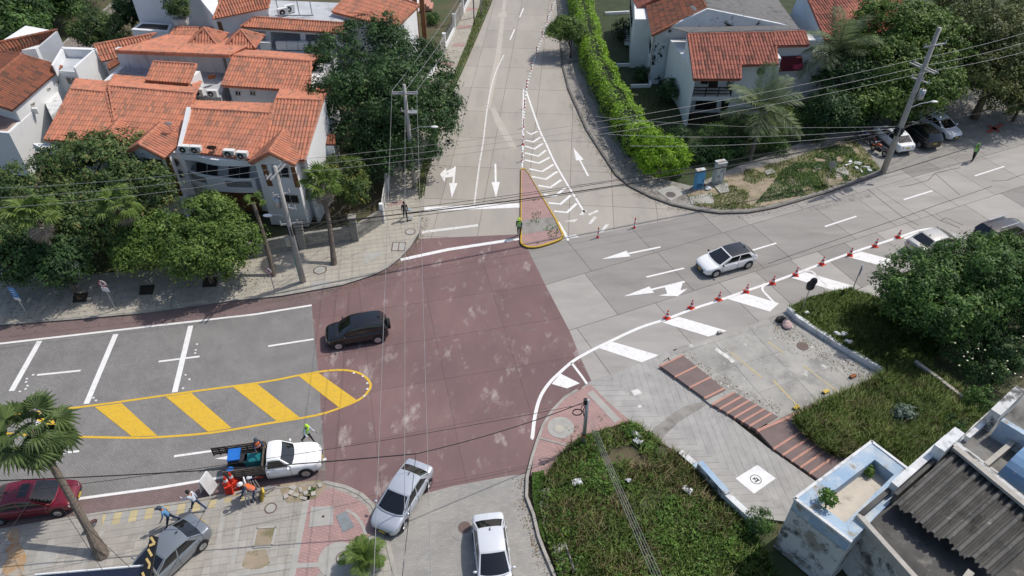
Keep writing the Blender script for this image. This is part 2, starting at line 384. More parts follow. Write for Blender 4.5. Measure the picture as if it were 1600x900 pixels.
def kerb(pts, wd, h, mat, name, parent=None, side=1, z=0.0):
    b = MB(); P_ = [Vector(p[:2]) for p in pts]; n = len(P_); A, B = [], []
    for i in range(n):
        d = (P_[min(i+1, n-1)]-P_[max(i-1, 0)]).normalized(); nn = Vector((-d.y, d.x))*side
        A.append(P_[i]); B.append(P_[i]+nn*wd)
    for i in range(n-1):
        for q in (((A[i], h-.02), (A[i+1], h-.02), (A[i+1], -.05), (A[i], -.05)), ((B[i], h), (B[i+1], h), (A[i+1], h-.02), (A[i], h-.02)),
                  ((B[i], -.05), (B[i+1], -.05), (B[i+1], h), (B[i], h))):
            b.quad(*[(p.x, p.y, z+zz) for p, zz in (q if side > 0 else q[::-1])])
    o = b.build(name, mat, parent)
    if parent is None: o['kind'] = 'structure'
    return o

# ------------------------------------------------------------------ ground, roads, pavements
b = MB(); b.quad((-400, -60, -.14), (400, -60, -.14), (400, 500, -.14), (-400, 500, -.14)); b.build('ground', m_ground, kind='structure')
NWK = [(-1.5, 130)]+PL([(770, 0), (745, 60), (710, 140), (687, 205), (667, 277), (659, 340), (655, 365), (641, 388), (625, 405), (606, 420), (582, 432), (535, 447), (485, 456), (440, 464), (360, 472), (225, 491), (125, 500), (0, 510)])+[(-62, 30.2)]
NEK = [(6.5, 130)]+PL([(870, 0), (874, 50), (877, 100), (887, 140), (907, 185), (915, 203), (932, 230), (950, 257), (962, 275), (982, 292), (1017, 310), (1050, 322), (1087, 330), (1125, 335), (1170, 334), (1212, 326), (1250, 315), (1300, 300), (1340, 286), (1378, 273)])
EK2 = PL([(1385, 272), (1450, 250), (1550, 215), (1600, 202)])+[(75, 74)]
SEAM = PL([(1087, 330), (1045, 344), (975, 357), (900, 372), (877, 376)])
SEK = PL([(925, 597), (970, 580), (1050, 547), (1162, 515), (1200, 505), (1227, 487)])
ELOW = SEK+PL([(1262, 470), (1325, 457), (1400, 430), (1600, 360)])+[(75, 56)]
SWK = PL([(586, 789), (567, 772), (542, 760), (511, 753)])
SLK = PL([(586, 789), (597, 812), (606, 835), (611, 855), (622, 900)])+[(-3.3, 11), (-1.5, 3)]
SRK = PL([(822, 735), (826, 747), (825, 777), (836, 805), (844, 839), (852, 860), (869, 900)])+[(3.6, 11), (5.4, 3)]
WLOW = PL([(511, 753), (383, 767), (300, 783), (167, 800), (0, 828)])+[(-60, 14.2)]
RL = PL([(485, 456), (490, 510), (498, 590), (505, 690), (511, 753)])
RT = PL([(654, 373), (812, 366)]); RR = PL([(825, 390), (852, 445), (890, 517), (910, 565), (925, 597)])
RB = PL([(827, 740), (797, 743), (705, 760), (650, 775), (590, 789)])
WEDGE = PL([(904, 612), (884, 624), (864, 645), (850, 668), (842, 690), (834, 715), (829, 735)])
ISL_L = PL([(825, 390), (812, 376), (812, 366)])

def road(name, poly, mat, z=-.02):
    o = sheet(name, poly, z, mat, thick=.1); o['kind'] = 'structure'; return o
# west road: grey pavers with a red cycle lane along either kerb
wr = road('west_road', NWK[13:]+WLOW[::-1]+RL[::-1], m_pav, 0.0)
EDGE_N = PL([(487, 477), (400, 491), (200, 514), (0, 537)])+[(-62, 28.6)]
EDGE_S = PL([(511, 735), (358, 744), (250, 762), (118, 780), (0, 798)])+[(-60, 15.6)]
sheet('cycle_lane', NWK[12:]+EDGE_N[::-1], .004, m_cycle, wr)
sheet('cycle_lane', EDGE_S+WLOW[::-1], .004, m_cycle, wr)
strip(EDGE_N, .17, .009, m_white, 'edge_line', wr); strip(EDGE_S[1:], .17, .009, m_white, 'edge_line', wr)
for a, c in (((62, 533), (18, 611)), ((181, 522), (135, 631)), ((298, 509), (273, 613)), ((67, 645), (58, 668))):
    strip(PL([a, c]), .34, .010, m_white, 'cross_line', wr)
for a, c in (((58, 586), (126, 579)), ((248, 565), (312, 557)), ((419, 541), (490, 530)), ((94, 708), (124, 705)), ((272, 713), (364, 700)), ((496, 721), (510, 717))):
    strip(PL([a, c]), .15, .008, m_white, 'lane_dash', wr)
ay = [(339, 718), (372, 708), (372, 716)]
sheet('arrow_marking', PL([(335, 717), (372, 709), (374, 719)]), .008, m_white, wr)
medu = PL([(-60, 657), (40, 646), (150, 633), (300, 612), (412, 597), (475, 585), (515, 579), (545, 579), (567, 586), (579, 600), (575, 612), (562, 624), (535, 636), (494, 649), (417, 662), (333, 676), (250, 683), (200, 684), (100, 682), (0, 677), (-60, 672)])
strip(smoothline(medu, 3), .155, .010, m_yel, 'median_outline', wr)
for q in ([(466, 587), (498, 583), (560, 627), (530, 637)], [(363, 604), (401, 599), (468, 652), (432, 658)], [(259, 620), (299, 614), (362, 669), (325, 675)],
          [(148, 636), (190, 630), (246, 681), (206, 682)], [(45, 648), (72, 645), (112, 680), (94, 680)]):
    sheet('hatch_stripe', PL(q), .0125, m_yel, wr)
b = MB()
for px, py in ((553, 583), (567, 588), (574, 599), (574, 608), (569, 619), (52, 586), (42, 592), (41, 597), (43, 603), (40, 608), (31, 612), (308, 538), (306, 547), (305, 552), (290, 586), (296, 593), (286, 607), (146, 622), (150, 626)):
    p = W(px, py); b.box((p.x, p.y, .012), (.12, .12, .024))
b.build('road_stud', m_signw, wr, kind='stuff')

# the red crossing: tinted slabs
RED = RL[:1]+NWK[13:8:-1]+RT[:1]+RT[1:]+ISL_L[::-1][1:]+RR[1:]+WEDGE+RB[:1]+RB[1:]+SWK+RL[-2:0:-1]
it = road('intersection', RED, m_joint, -.012)
ga = math.radians(13)
tiles('slab', it, cells(RED, (-12.5, 20), ga, frange(-8, 30, 4.6), frange(-14, 32, 3.7), .007), -.05, 0, m_red, jig=.0015)

# north road
NR = RT+ISL_L[::-1][1:2]+PL([(825, 390), (877, 376)])+SEAM[::-1][1:]+NEK[13:0:-1]+NEK[:1]+NWK[:8]
nr = road('north_road', NR, m_joint, -.012)
tiles('slab', nr, cells(NR, (-8.0, 43), math.radians(-4.5), frange(-2, 26, 3.55), frange(-3, 90, 5.2), .014), -.05, 0, m_concn, jig=.0015)
m_patch = M('patch_concrete', (.47, .43, .37), (.43, .39, .34), scale=1.2)
sheet('repair_patch', PL([(786, 0), (791, 0), (783, 82), (772, 140), (766, 168), (762, 170), (766, 125), (775, 82)]), .004, m_patch, nr)
sheet('repair_patch', PL([(766, 168), (773, 168), (785, 190), (808, 232), (798, 232), (775, 195)]), .004, m_patch, nr)
sheet('steel_plate', PL([(779, 20), (792, 20), (791, 27), (778, 27)]), .012, m_patch, nr, thick=.012)
strip(smoothline(PL([(787, 86), (772, 120), (762, 165), (755, 222), (749, 258), (741, 320)]), 4), .14, .008, m_worn, 'centre_line', nr)
for a, c in (((818, 13), (812, 27)), ((804, 46), (797, 62)), ((824, -20), (820, 0))): strip(PL([a, c]), .15, .008, m_white, 'lane_dash', nr)
strip(PL([(663, 327), (812, 321)]), .62, .008, m_white, 'stop_line', nr)
strip(PL([(659, 363), (747, 352)]), .30, .008, m_worn, 'give_way_line', nr)
strip(PL([(626, 406), (700, 390), (811, 373)]), .33, .008, m_white, 'stop_line', it)
def arrow(parent, tip, tail, mat, side=0, wd=.17, z=.009, hl=2.0, hw=.36):
    a = Vector(XY(*tip)); t = Vector(XY(*tail)); d = (a-t).normalized(); n = Vector((-d.y, d.x)); L = (a-t).length; hl = min(hl, L*.45)
    b = MB(); h = a-d*hl
    b.quad((*(t-n*wd/2), z), (*(h-n*wd/2), z), (*(h+n*wd/2), z), (*(t+n*wd/2), z))
    b.add([(*(h-n*hw), z), (*a, z), (*(h+n*hw), z)], ((0, 1, 2),))
    if side:
        s = n*side; r = t+d*L*.04
        b.add([(*(r+s*.05), z+.001), (*(r+d*L*.30+s*.05), z+.001), (*(r+d*L*.34+s*.75), z+.001), (*(r+d*L*.12+s*.75), z+.001)], ((0, 1, 2, 3) if side < 0 else (3, 2, 1, 0),))
        b.add([(*(r+d*L*.0+s*.75), z+.001), (*(r+d*L*.48+s*.75), z+.001), (*(r+d*L*.22+s*1.25), z+.001)], ((0, 1, 2) if side < 0 else (2, 1, 0),))
    return b.build('arrow_marking', mat, parent)
arrow(nr, (706, 309), (711, 260), m_white, side=-1, hl=2.4)
arrow(nr, (775, 309), (774, 256), m_white, hl=2.4); arrow(nr, (896, 231), (919, 275), m_white, hl=2.6)
# hatched wedge beside the island
strip(smoothline(PL([(818, 138), (817, 190), (816, 262)]), 2), .13, .0085, m_white, 'edge_line', nr)
strip(smoothline(PL([(822, 142), (842, 200), (852, 222), (870, 260), (907, 322), (914, 332)]), 4), .17, .0085, m_white, 'edge_line', nr)
for v in ([(822, 206), (830, 210), (840, 205)], [(821, 219), (833, 222), (845, 214)], [(820, 228), (835, 233), (848, 224)], [(820, 239), (841, 244), (853, 235)], [(820, 250), (842, 255), (859, 246)],
          [(827, 264), (847, 268), (865, 257)], [(831, 276), (853, 280), (871, 268)], [(841, 290), (860, 293), (877, 281)], [(850, 304), (867, 307), (884, 293)],
          [(857, 317), (876, 319), (892, 305)], [(866, 330), (886, 332), (901, 318)]):
    strip(PL(v), .24, .0085, m_white, 'chevron_stripe', nr)
for q in ([(905, 336), (911, 328), (917, 330), (910, 337)], [(918, 335), (933, 328), (936, 330), (921, 337)], [(880, 346), (903, 342), (898, 347)], [(919, 350), (928, 338), (933, 340), (924, 350)],
          [(936, 364), (946, 351), (952, 350), (943, 362)], [(886, 369), (900, 366), (905, 371), (890, 372)]):
    sheet('worn_stripe', PL(q), .0085, m_worn, nr)
strip(PL([(872, 347), (882, 363), (888, 376)]), .2, .0085, m_white, 'edge_line', nr)

# east road
ER = RR[::-1]+PL([(877, 376)])+SEAM[::-1][1:]+NEK[14:]+EK2+ELOW[::-1]
er = road('east_road', ER, m_joint, -.012)
rnd2 = random.Random(5); rows = []
for k in range(8):
    r = [-12]
    while r[-1] < 90: r.append(r[-1]+rnd2.choice((2.6, 3.2, 4.2, 5.4, 6.2)))
    rows.append(r)
tiles('slab', er, cells(ER, XY(852, 445), EA, rows, [-14, -9.6, -4.85, 0, 4.8, 9.4, 14, 18.6, 23], .016), -.05, 0, m_conc, jig=.0015)
EL = smoothline(PL([(830, 686), (832, 681), (836, 650), (844, 621), (858, 599), (876, 581), (896, 564), (920, 550), (950, 535), (1000, 512), (1040, 499), (1085, 482), (1125, 469), (1162, 456), (1212, 439), (1250, 425), (1325, 397), (1407, 370), (1437, 360), (1462, 357), (1478, 361), (1492, 368)]), 4)
strip(EL, .21, .010, m_white, 'edge_line', er)
strip(PL([(893, 567), (909, 588), (918, 601)]), .16, .010, m_white, 'edge_line', it)
for q in ([(876, 584), (906, 599), (886, 607), (862, 600)],): sheet('hatch_stripe', PL(q), .0085, m_white, it)
for q in ([(936, 544), (957, 534), (1029, 555), (1005, 567)], [(1035, 504), (1060, 495), (1136, 517), (1107, 526)], [(1136, 467), (1164, 458), (1217, 474), (1203, 487)],
          [(1236, 434), (1257, 425), (1334, 447), (1310, 456)], [(1322, 401), (1345, 393), (1398, 407), (1380, 416)], [(1410, 372), (1434, 363), (1470, 374), (1452, 384)]):
    sheet('hatch_stripe', PL(q), .0085, m_white, er)
strip(smoothline(PL([(1195, 443), (1191, 452), (1200, 463), (1212, 475)]), 3), .17, .011, m_white, 'curved_line', er)
strip(smoothline(PL([(1250, 424), (1268, 424), (1278, 434), (1292, 447)]), 3), .17, .011, m_worn, 'curved_line', er)
for a, c in (((1010, 433), (1069, 419)), ((1176, 391), (1213, 380)), ((1289, 354), (1338, 338)), ((1412, 312), (1457, 298)), ((1523, 275), (1569, 260)), ((1620, 240), (1660, 227))):
    strip(PL([a, c]), .15, .008, m_white, 'lane_dash', er)
arrow(er, (940, 405), (1032, 386), m_white, hl=2.2); arrow(er, (975, 463), (1070, 440), m_white, side=1, hl=2.4)
# grate and cracks on the east road
b = MB()
for k in range(9):
    t = k/9; x0, x1 = 1250+t*112, 1250+(t+.085)*112; y0, y1 = 329-t*27, 329-(t+.085)*27
    q = PL([(x0, y0), (x1, y1), (x1+3, y1+5), (x0+3, y0+5)]); b.add([(x, y, .006) for x, y in q], ((3, 2, 1, 0),))
b.build('worn_crossing_blocks', m_path, er)
m_crack = M('crack_filler', (.035, .033, .03), rough=.9)
for pts in ([(1355, 295), (1368, 306), (1410, 339), (1435, 352)], [(1200, 412), (1300, 377), (1410, 340), (1462, 321), (1550, 291)], [(1405, 292), (1420, 290), (1450, 282), (1462, 270), (1500, 262)], [(1442, 328), (1470, 345), (1500, 356)], [(1550, 283), (1572, 282), (1600, 272)], [(1462, 272), (1500, 305)], [(1470, 345), (1478, 340), (1505, 352)]):
    strip(PL(pts), .05, .004, m_crack, 'crack_seal', er)

# south road
SR = RB+SLK[1:]+SRK[:0:-1]
sr = road('south_road', SR, m_pavs, 0.0)
def manhole(parent, px, py, r, z, ringmat, lidmat, ring=.12, name='manhole_cover'):
    p = W(px, py, z); b = MB(); n = 24
    for i in range(n):
        a0, a1 = 2*math.pi*i/n, 2*math.pi*(i+1)/n; c0, s0, c1, s1 = math.cos(a0), math.sin(a0), math.cos(a1), math.sin(a1); ri = r-ring
        b.quad((p.x+c0*r, p.y+s0*r, z+.012), (p.x+c1*r, p.y+s1*r, z+.012), (p.x+c1*ri, p.y+s1*ri, z+.014), (p.x+c0*ri, p.y+s0*ri, z+.014), 0)
        b.add([(p.x+c0*ri, p.y+s0*ri, z+.008), (p.x+c1*ri, p.y+s1*ri, z+.008), (p.x, p.y, z+.008)], ((0, 1, 2),), 1)
        b.quad((p.x+c0*r, p.y+s0*r, z), (p.x+c1*r, p.y+s1*r, z), (p.x+c1*r, p.y+s1*r, z+.012), (p.x+c0*r, p.y+s0*r, z+.012), 0)
    return b.build(name, [ringmat, lidmat], parent)
m_iron = M('cast_iron', (.16, .105, .09), (.12, .09, .08), scale=9, rough=.7); m_rim2 = M('concrete_collar', (.40, .385, .35), (.34, .33, .30), scale=2)
manhole(sr, 726, 824, .34, .0, m_iron, m_iron); manhole(sr, 726, 824, .80, -.004, m_pavs, m_pavs, .3, 'manhole_collar')

# pavements
def pave(name, poly, z, mat=None, kind=True):
    o = sheet(name, poly, z-.012, mat or m_kerb, thick=.2); o['kind'] = 'structure'; return o
FENCE = PL([(615, 258), (607, 290), (597, 345), (557, 374), (472, 386), (390, 402)], .12)
NWS = [tuple(p) for p in NWK[1:19]]+[(-62, 30.2), (-62, 38.5)]+PL([(-60, 446), (45, 437), (130, 430), (250, 418), (390, 402), (472, 386), (557, 374), (597, 346), (607, 290), (615, 258), (640, 170), (680, 107), (710, 47), (735, 0)], .12)
ns = pave('northwest_sidewalk', NWS, .12)
tiles('tile', ns, cells(NWS, (-14.3, 38.6), math.radians(12), frange(-50, 22, .5), frange(-6, 60, .5), .014), .06, .12, m_side)
kerb(NWK, .16, .14, m_kerb, 'northwest_kerb', side=-1)
gs = PL([(770, 0), (745, 60), (710, 140), (687, 205), (676, 245), (667, 277), (663, 305), (655, 312), (652, 290), (664, 240), (675, 205), (695, 150), (705, 125), (732, 60), (752, 0)], .13)
sheet('verge_soil', gs, .135, m_ground, ns)
for q in ([(608, 318), (632, 313), (630, 318), (606, 323)], [(709, 68), (727, 68), (725, 73), (706, 73)], [(690, 97), (711, 97), (709, 103), (687, 103)], [(717, 40), (737, 39), (735, 44), (714, 45)], [(730, 12), (746, 12), (745, 17), (727, 17)]):
    sheet('red_band', PL(q, .12), .128, m_redbrick, ns)
manhole(ns, 641, 362, .42, .125, m_iron, m_rim2, .08); manhole(ns, 500, 422, .5, .125, m_iron, m_rim2, .09)
sheet('inspection_plate', PL([(614, 379), (634, 379), (632, 392), (612, 392)], .125), .135, m_rim2, ns)
for a, c in (((614, 379), (634, 379)), ((634, 379), (632, 392)), ((632, 392), (612, 392)), ((612, 392), (614, 379)), ((624, 379), (622, 392))): strip(PL([a, c], .12), .07, .142, m_iron, 'plate_edge', ns)
sheet('pale_slab', PL([(486, 441), (516, 435), (517, 444), (487, 453)], .125), .134, m_rim2, ns); sheet('pale_slab', PL([(568, 396), (598, 392), (596, 400), (570, 412)], .125), .134, m_rim2, ns)
for px, py in ((126, 465), (230, 453), (329, 441)):        # soil pits
    q = PL([(px-11, py-7), (px+12, py-8), (px+9, py+7), (px-13, py+8)], .13); sheet('tree_pit', q, .136, M('pit_soil', (.05, .04, .028), rough=.95), ns)

SWS = WLOW[:1]+SWK[::-1][1:]+SLK[1:6]+[(-4.2, 11), (-2.4, 3), (-60, 3), (-60, 14.2)]+WLOW[1:5][::-1]
ss = pave('southwest_sidewalk', SWS, .12)
REDZ = PL([(480, 775), (518, 762), (545, 772), (572, 790), (584, 818), (590, 832), (575, 838), (568, 858), (540, 895), (455, 905)], .12)
CHK = PL([(383, 769), (300, 785), (160, 804), (160, 822), (300, 800), (350, 789), (392, 783)], .12)
def minus(cl, polys): return [e for e in cl if not any(inside((sum(p[0] for p in e[0])/len(e[0]), sum(p[1] for p in e[0])/len(e[0])), q) for q in polys)]
tiles('tile', ss, minus(cells(SWS, (-17.1, 21.6), math.radians(9), frange(-46, 14, .40), frange(-20, 4, .40), .012), [REDZ, CHK]), .06, .12, m_sidesw)
m_chk1 = M('yellow_tile', (.50, .42, .235), (.44, .37, .22), scale=2, rnd=.1); m_chk2 = M('grey_tile', (.37, .36, .33), (.32, .31, .29), scale=2, rnd=.08)
ck = cells(CHK, XY(160, 804, .12), math.radians(9.5), frange(-1, 10, .40), frange(-2, 4, .40), .007)
tiles('checker_tile', ss, ck[0::2], .06, .121, m_chk1, 120); tiles('checker_tile', ss, ck[1::2], .06, .121, m_chk2, 120)
sheet('brick_paving', REDZ, .122, m_redbrick, ss)
strip(PL([(480, 775), (455, 905)], .12), .32, .130, m_rim2, 'border_strip', ss); strip(PL([(355, 900), (460, 884), (560, 880)], .12), .25, .134, m_rim2, 'border_strip', ss)
strip(smoothline(PL([(541, 797), (556, 806), (568, 824), (571, 836)], .12), 3), .16, .134, m_rim2, 'border_strip', ss)
for a, c in (((349, 800), (338, 870)), ((376, 800), (362, 890)), ((160, 830), (120, 900))): strip(PL([a, c], .12), .22, .127, m_rim2, 'band_strip', ss)
sheet('inspection_slab', PL([(486, 792), (521, 791), (520, 820), (483, 824)], .12), .137, m_rim2, ss); manhole(ss, 505, 807, .07, .139, m_iron, m_dark, .02)
sheet('grey_plate', PL([(525, 806), (541, 799), (554, 823), (536, 832)], .12), .140, M('plate_grey', (.22, .245, .26), (.18, .2, .21), scale=3), ss)
manhole(ss, 423, 794, .33, .124, m_iron, m_rim2, .07); manhole(ss, 527, 874, .95, .124, m_rim2, m_rim2, .3, 'manhole_collar'); manhole(ss, 536, 872, .36, .132, m_iron, m_rim2, .05)
sheet('planting_bed', PL([(402, 826), (430, 824), (424, 852), (396, 854)], .12), .128, m_dirt, ss)
for a, c in (((401, 825), (432, 823)), ((432, 823), (425, 853)), ((425, 853), (395, 855)), ((395, 855), (401, 825))): strip(PL([a, c], .12), .13, .155, m_rim2, 'bed_edge', ss)
sheet('broken_patch', PL([(385, 862), (415, 858), (422, 880), (400, 893), (378, 884)], .12), .127, m_dirt, ss)
sheet('bare_patch', PL([(436, 757), (500, 750), (512, 760), (495, 778), (470, 784), (448, 786), (440, 772)], .12), .130, m_dirt, ss)
m_ruststain = M('rust_stained_concrete', (.40, .22, .09), (.38, .27, .17), scale=1.1, stain=[((.37, .345, .30), 1.7, .47, .60), ((.33, .15, .05), .8, .55, .7)])
sheet('rust_stain', smoothline(PL([(11, 838), (14, 827), (27, 826), (31, 838), (30, 850), (38, 862), (42, 876), (36, 886), (40, 899), (8, 899), (4, 885), (12, 872), (9, 860), (17, 850)], .12), 2), .130, m_ruststain, ss)
sheet('inspection_slab', PL([(60, 862), (92, 857), (82, 886), (48, 891)], .12), .137, m_rim2, ss)
kerb(SWK[::-1]+SLK[1:], .22, .15, m_kerb, 'southwest_kerb', side=-1); kerb(WLOW, .16, .14, m_kerb, 'southwest_kerb', side=1)

# southeast corner: red paving wedge and vacant lot edge
SEW = PL([(904, 612), (920, 601), (985, 660), (960, 664), (915, 685), (885, 698), (850, 742), (829, 745)])[:]
SEW = PL([(829, 745), (834, 715), (842, 690), (850, 668), (864, 645), (884, 624), (904, 612), (922, 602), (950, 630), (985, 660), (935, 675), (888, 697), (870, 720), (852, 745)])
sw = pave('southeast_corner_paving', SEW, .13, m_redbrick)
kerb(WEDGE+SRK[1:], .16, .15, m_kerb, 'southeast_kerb', side=-1)
manhole(sw, 876, 668, .78, .122, m_rim2, m_rim2, .25, 'manhole_collar'); manhole(sw, 874, 669, .36, .127, m_rim2, m_side, .1)
strip(PL([(842, 684), (886, 696)], .13), .13, .14, m_kerb, 'edging_strip', sw); strip(PL([(922, 612), (965, 658)], .13), .45, .128, m_rim2, 'edging_strip', sw)
LOT = PL([(985, 660), (1010, 676), (1062, 712), (1100, 750), (1165, 820), (1195, 860), (1215, 905)])+[(13, 8), (3.9, 8)]+PL([(872, 900), (855, 850), (840, 780), (852, 745), (870, 720), (888, 697), (935, 675)])
vl = pave('vacant_lot_soil', LOT, .09, m_ground)
for k, q in enumerate(([(836, 770), (858, 764), (864, 790), (845, 795)], [(845, 797), (864, 792), (866, 822), (850, 826)], [(862, 853), (885, 850), (897, 893), (875, 899)])):
    b = MB(); b.prism(PL(q), .05, .17); b.build('broken_slab', m_rim2, vl)
b = MB(); b.tube([W(884, 852, .3), W(898, 893, .3)], .06, 5); b.build('edge_beam', m_kerb, vl)

# southeast: ramp, steps, parking lot
def zr(p): return .03
RAMP = PL([(908, 607), (921, 597), (970, 580), (1050, 547), (1067, 554), (1062, 585), (1112, 630), (1200, 700), (1285, 760), (1242, 800), (1225, 815), (1170, 808), (1100, 742), (1062, 712), (985, 660)])
rp = pave('ramp', RAMP, .035)
seam = [Vector(XY(*p)) for p in ((952, 578), (1078, 690), (1130, 745), (1235, 850))]
def chev(cl_poly, ang, keep):
    return [e for e in cells(cl_poly, XY(985, 660), ang, [-40, 40], frange(-14, 22, .36), .016)]
half1 = PL([(905, 600), (1012, 600), (1105, 680), (1160, 735), (1300, 862), (1160, 870), (900, 700)]); half2 = PL([(905, 600), (1012, 600), (1105, 680), (1160, 735), (1300, 862), (1400, 760), (1060, 530)])
def inter(poly, half, ang, pitch):
    out = []
    for r, full, cell in cells(poly, XY(985, 660), ang, [-40, 40], frange(-20, 24, pitch), .018):
        if len(half) == 3: pass
        out.append(r)
    return out
def tri_fan(poly): return [[poly[0], poly[i], poly[i+1]] for i in range(1, len(poly)-1)]
A0, A1 = Vector(XY(930, 575)), Vector(XY(1290, 850)); dv = (A1-A0).normalized(); nv = Vector((-dv.y, dv.x))
for sgn, ang in ((1, math.radians(96)), (-1, math.radians(2))):
    hp = [tuple(A0-dv*20), tuple(A1+dv*20), tuple(A1+dv*20+nv*sgn*30), tuple(A0-dv*20+nv*sgn*30)]
    sub = clip(RAMP, hp)
    if sub: tiles('paving_strip', rp, [(r, False, c) for r, f, c in cells(sub, XY(985, 660), ang, [-40, 40], frange(-24, 24, .42), .016)], -.05, .03, m_ramp, jig=.001)
sheet('asphalt_patch', smoothline(PL([(1012, 678), (1040, 655), (1070, 635), (1108, 628), (1090, 642), (1060, 660), (1030, 690)]), 2), .037, m_path, rp)
sheet('square_marking', PL([(1149, 748), (1183, 727), (1212, 748), (1178, 772)]), .038, m_signw, rp)
c0 = W(1181, 749, .043); b = MB()
for i in range(28):
    a0, a1 = 2*math.pi*i/28, 2*math.pi*(i+1)/28
    b.quad(*[(c0.x+math.cos(a)*r, c0.y+math.sin(a)*r, .042) for a, r in ((a0, .27), (a0, .31), (a1, .31), (a1, .27))])
for cx, cy, lx, ly, an in ((.03, -.10, .26, .07, .6), (.10, .02, .07, .24, .6), (-.08, .06, .18, .07, .6), (-.04, .0, .06, .10, .6)):
    b.box((c0.x+cx, c0.y+cy, .044), (lx, ly, .006), an)
b.build('painted_emblem', m_dark, rp)
sheet('paint_patch', PL([(986, 611), (997, 608), (1003, 615), (991, 619)]), .037, m_worn, rp); sheet('paint_patch', PL([(995, 634), (1002, 633), (1003, 637), (998, 638)]), .037, m_worn, rp)
PK = PL([(1036, 566), (1060, 545), (1162, 515), (1227, 487), (1240, 500), (1310, 545), (1380, 588), (1345, 605), (1290, 630), (1228, 666), (1190, 664), (1116, 620), (1046, 564), (1044, 560)])
pk = pave('parking_lot', PK, .12)
tiles('slab', pk, cells(PK, XY(1066, 554), EA-.03, frange(-12, 16, 2.9), frange(-14, 8, 2.35), .012), .03, .12, m_lot, jig=.002)
for a, c in (((1208, 594), (1252, 640)), ((1256, 572), (1312, 614)), ((1135, 545), (1190, 590)), ((1200, 534), (1225, 552))): strip(PL([a, c], .12), .14, .128, M('faded_yellow_paint', (.50, .40, .20), (.42, .37, .26), scale=2.5, stain=[((.38, .36, .31), 2.5, .50, .62)]), 'bay_line', pk)
strip(PL([(1118, 545), (1140, 560), (1146, 566)], .12), .28, .127, m_worn, 'bay_line', pk)
manhole(pk, 1254, 541, .38, .122, m_iron, m_iron)
sheet('grass_apron', PL([(1330, 457), (1372, 474), (1420, 445), (1375, 438)]), .02, m_lot, er)
# maroon steps between ramp and parking lot
st = bpy.data.objects.new('stepped_path', None); COL.objects.link(st); st['kind'] = 'structure'
def step(q, z, nose=(0, 1)):
    P4 = PL(q, z); b = MB(); b.prism(P4, -.05, z); o = b.build('step', m_step, st)
    if nose is not None:
        a, c = Vector(P4[nose[0]]), Vector(P4[nose[1]]); d = (c-a).normalized(); n = Vector((-d.y, d.x))
        ctr = Vector((sum(p[0] for p in P4)/4, sum(p[1] for p in P4)/4))
        if (ctr-a).dot(n) < 0: n = -n
        b = MB(); b.prism([tuple(a-d*.02), tuple(c+d*.02), tuple(c+d*.02+n*.13), tuple(a-d*.02+n*.13)], -.05, z+.022); b.build('nosing', m_nose, o)
def lerp2(a, b_, t): return (a[0]+(b_[0]-a[0])*t, a[1]+(b_[1]-a[1])*t)
def flight(TL, TR, BR, BL, n, z0, z1):
    for k in range(n):
        t0, t1 = k/n, (k+1)/n-.004
        step([lerp2(TL, BL, t0), lerp2(TR, BR, t0), lerp2(TR, BR, t1), lerp2(TL, BL, t1)], z0+(z1-z0)*k/max(n-1, 1))
flight((1031, 571), (1066, 554), (1130, 606), (1100, 621), 3, .24, .21)
step([(1100, 621), (1130, 606), (1134, 609), (1104, 624)], .20, (0, 1))
sheet('gap_slab', PL([(1098, 622), (1134, 606), (1150, 612), (1112, 633)], .15), .15, m_lot, st, thick=.2)
flight((1112, 631), (1146, 612), (1216, 651), (1182, 671), 6, .21, .19)
step([(1182, 671), (1300, 616), (1345, 604), (1330, 620), (1258, 668), (1208, 700)], .17, None)
b = MB(); b.prism(PL([(1182, 671), (1240, 646), (1345, 602), (1345, 606), (1242, 650), (1185, 675)], .2), -.05, .21); b.build('kerb_beam', m_nose, st)
flight((1208, 700), (1258, 668), (1325, 715), (1278, 748), 5, .165, .13)

# ------------------------------------------------------------------ vegetation helpers
def poly_np(name, V, k, tint, mat, parent=None, kind=None):        # N faces of k corners each
    n = len(V)//k; me = bpy.data.meshes.new(name)
    me.vertices.add(len(V)); me.vertices.foreach_set('co', np.asarray(V, np.float32).ravel())
    me.loops.add(len(V)); me.loops.foreach_set('vertex_index', np.arange(len(V), dtype=np.int32))
    me.polygons.add(n); me.polygons.foreach_set('loop_start', np.arange(0, len(V), k, dtype=np.int32))
    me.materials.append(mat)
    a = me.attributes.new('tint', 'FLOAT', 'FACE'); a.data.foreach_set('value', np.asarray(tint, np.float32))
    me.update(calc_edges=True); o = link(name, me, parent)
    if kind: o['kind'] = kind
    return o
def unit(a): return a/np.maximum(np.linalg.norm(a, axis=1, keepdims=True), 1e-6)
def leaf_quads(C, N, size, aspect=.5, droop=.3):                    # a pointed leaf at each centre C facing N
    n = len(C); N = unit(N); D = RNG.normal(size=(n, 3)); D[:, 2] -= droop
    D = unit(D-(D*N).sum(1, keepdims=True)*N); B = np.cross(N, D)
    L = (size*RNG.uniform(.5, 1.5, (n, 1))); Wd = L*aspect*.5
    V = np.empty((n, 4, 3)); V[:, 0] = C-D*L*.5; V[:, 1] = C+B*Wd-N*L*.06; V[:, 2] = C+D*L*.5-N*L*.12; V[:, 3] = C-B*Wd-N*L*.06
    return V.reshape(-1, 3)
